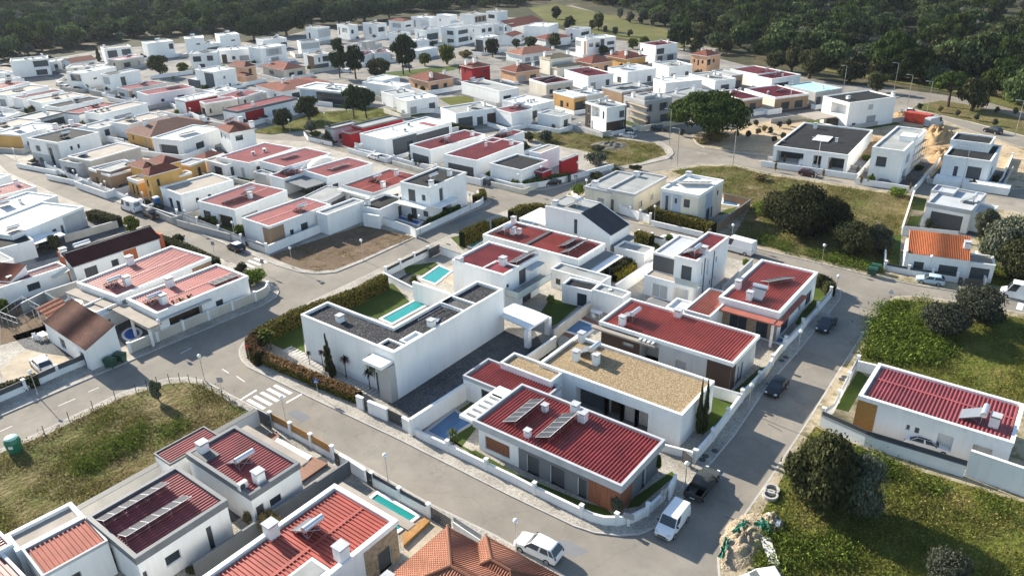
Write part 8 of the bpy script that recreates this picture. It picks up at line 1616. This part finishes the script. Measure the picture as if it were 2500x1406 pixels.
scatter('undergrowth', fill([(2150,745),(2260,730),(2330,860),(2250,900),(2150,880),(2100,870)],3.2,21,thr=-.4,s0=.9,s1=1.6)+fill([(1880,1215),(1930,1180),(2080,1280),(2110,1380),(1860,1420),(1845,1330)],2.0,22,thr=-.2,s0=.8,s1=1.5)+fill([(180,1130),(330,1050),(470,1010),(480,1040),(330,1100),(200,1160)],2.6,23,thr=-.05)+fill([(2060,1085),(2240,1155),(2500,1235),(2500,1275),(2200,1180),(2080,1130)],2.4,24,thr=-.2)+fill([(1790,585),(1880,608),(2030,645),(2150,668),(2160,640),(2000,615),(1850,570)],2.5,25,thr=-.2)+fill([(2420,700),(2500,712),(2560,720),(2560,640),(2420,650)],2,26), TB, 'dense green undergrowth at the lot edges')
# ---------------------------------------------------------------- the wood beyond the houses
def proto_tree(kind, leafm, var, n, ls, R_, H):
    b = crown(kind, n, ls, var); s = stem(kind, var); k = len(b.v); b.v += s.v; b.f += [tuple(i+k for i in f) for f in s.f]; b.v = [(x*R_, y*R_, z*H) for x, y, z in b.v]; nl = len(b.f)-len(s.f); me = bpy.data.meshes.new('wood_tree'); me.from_pydata(b.v, [], b.f); me.materials.append(MAT[leafm]); me.materials.append(MAT['bark']); me.polygons.foreach_set('material_index', [0]*nl+[1]*len(s.f)); me.update(); return bpy.data.objects.new('wood_tree', me)
WK = [proto_tree('round','leaf_wood',1,1000,.17,5.6,8.5),proto_tree('round','leaf_oak',2,1000,.17,4.8,7.5),proto_tree('round','leaf_gwood',3,900,.17,4.2,6.0),proto_tree('pine','leaf_pine',4,1000,.17,3.8,10.5),proto_tree('bush','leaf_wood',5,600,.22,3.4,4.4),proto_tree('dome','leaf_wood',6,1000,.17,5.0,8.5),proto_tree('pine','leaf_dpine',7,900,.17,3.6,9.5),proto_tree('bush','leaf_gwood',8,500,.22,2.8,3.6)]
def wood(pts, sp, seed, thr=-.5, ns=.012):
    P = [at(0, p, 0) for p in pts]; rg = random.Random(seed); x0, x1, y0, y1 = min(p.x for p in P), max(p.x for p in P), min(p.y for p in P), max(p.y for p in P); out = []; x = x0
    while x < x1:
        y = y0
        while y < y1:
            px, py = x+rg.uniform(-.5,.5)*sp, y+rg.uniform(-.5,.5)*sp
            if inpoly(px, py, P) and mnoise.fractal(Vector((px*ns, py*ns, seed)), .9, 2, 3) > thr+rg.uniform(-.2,.2) and clear(Vector((px,py,0)), 3): out.append((px, py, -.1, rg.uniform(.75,1.3)))
            y += sp
        x += sp
    return out
W1 = wood([(-120,200),(-40,165),(0,148),(60,136),(110,132),(250,104),(400,92),(470,86),(640,86),(700,66),(760,50),(900,38),(1130,20),(1260,18),(1340,-10),(1450,-20),(1450,-75),(600,-75),(-200,-70),(-250,60)], 7.6, 1, -.9)
W2 = wood([(1380,-40),(1420,2),(1530,28),(1640,72),(1690,106),(1800,136),(1900,157),(2060,178),(2190,198),(2330,216),(2500,270),(2640,300),(2700,160),(2620,120),(2300,105),(2000,75),(1800,30),(1640,-20)], 7.0, 2, -.8)
W3 = wood([(1640,-20),(1800,30),(2000,75),(2300,105),(2620,120),(2700,-30),(2500,-75),(1450,-75),(1400,-30)], 8.5, 3, -.3)
scatter('woods', W1+W2+W3, WK, 'mixed oak and pine wood stretching behind the houses')
# individual stone pines that stand out along the near edge of the wood
k = 0
for x, y, tp, w_ in [(660,50,-10,90),(700,88,30,90),(760,62,2,85),(830,66,10,90),(890,52,-8,110),(620,98,40,80),(950,44,2,70),(1060,30,-6,80),(540,60,20,60),(310,70,20,65),(265,46,8,60),(150,100,52,50),(45,110,55,55),(90,62,22,55),(395,66,25,50),(480,70,28,60),(210,95,52,50),(580,40,2,60)]:
    T((x,y), tp, w_, 'dome', 'leaf_dpine', ['broad dark stone pine crown','rounded dark stone pine crown','dark domed stone pine crown'][k%3] + ' in the wood behind the white houses', name='stone_pine', group=['broad stone pines in the wood','rounded stone pines in the wood','domed stone pines in the wood'][k%3]); k += 1
lane([(1385,14),(1440,30),(1530,60),(1600,84),(1680,110),(1740,122)], 6, z=.02)
# small shrubs in the gardens of the far houses
rg = random.Random(77); nb = 0
for o in [x for x in col.objects if x.get('category') == 'house']:
    L0 = o.matrix_basis.translation; d = math.hypot(L0.x, L0.y)
    if d < 140 or d > 420: continue
    for j in range(rg.choice((1,2,2,3))):
        c = [k_ for k_ in o.children if k_.name.split('.')[0] == 'wall'][0]; W = max(v.co.x for v in c.data.vertices); D = max(v.co.y for v in c.data.vertices)
        p = o.matrix_basis @ (Vector((rg.uniform(0,W), -rg.uniform(1.3,2.2), 0)) if rg.random() < .5 else Vector((W+rg.uniform(1.2,2), rg.uniform(0,D), 0)))
        if not clear(p, .9): continue
        cm, tm = crown_mesh('bush' if rg.random() < .6 else 'round', rg.choice(['leaf_oak','leaf_lush','leaf_olive']), 3, rg.randrange(3)); r = empty('shrub', frame(Vector((p.x,p.y,G0))) @ Matrix.Diagonal((rg.uniform(.7,1.3),)*2 + (rg.uniform(1.2,2.6), 1)))
        for n, me in (('crown', cm), ('trunk', tm)): q = bpy.data.objects.new(n, me); col.objects.link(q); q.parent = r
        tag(r, 'garden bush by the ' + ' '.join(o['label'].split()[:11]), 'shrub', 'bushes in the far gardens'); nb += 1
# ---------------------------------------------------------------- morning haze over the place
m = bpy.data.materials.new('haze_air'); m.use_nodes = True; t_ = m.node_tree; t_.nodes.remove(t_.nodes['Principled BSDF']); v_ = t_.nodes.new('ShaderNodeVolumePrincipled'); v_.inputs['Color'].default_value = (.74,.84,1,1); v_.inputs['Density'].default_value = .00005; v_.inputs['Anisotropy'].default_value = .25; t_.links.new(v_.outputs[0], t_.nodes['Material Output'].inputs['Volume'])
b = MB(); b.box(-1600,900,-300,1900,-1.2,56); struct(b.build('haze', m), 'stuff', 'thin blue haze over the far houses and wood')
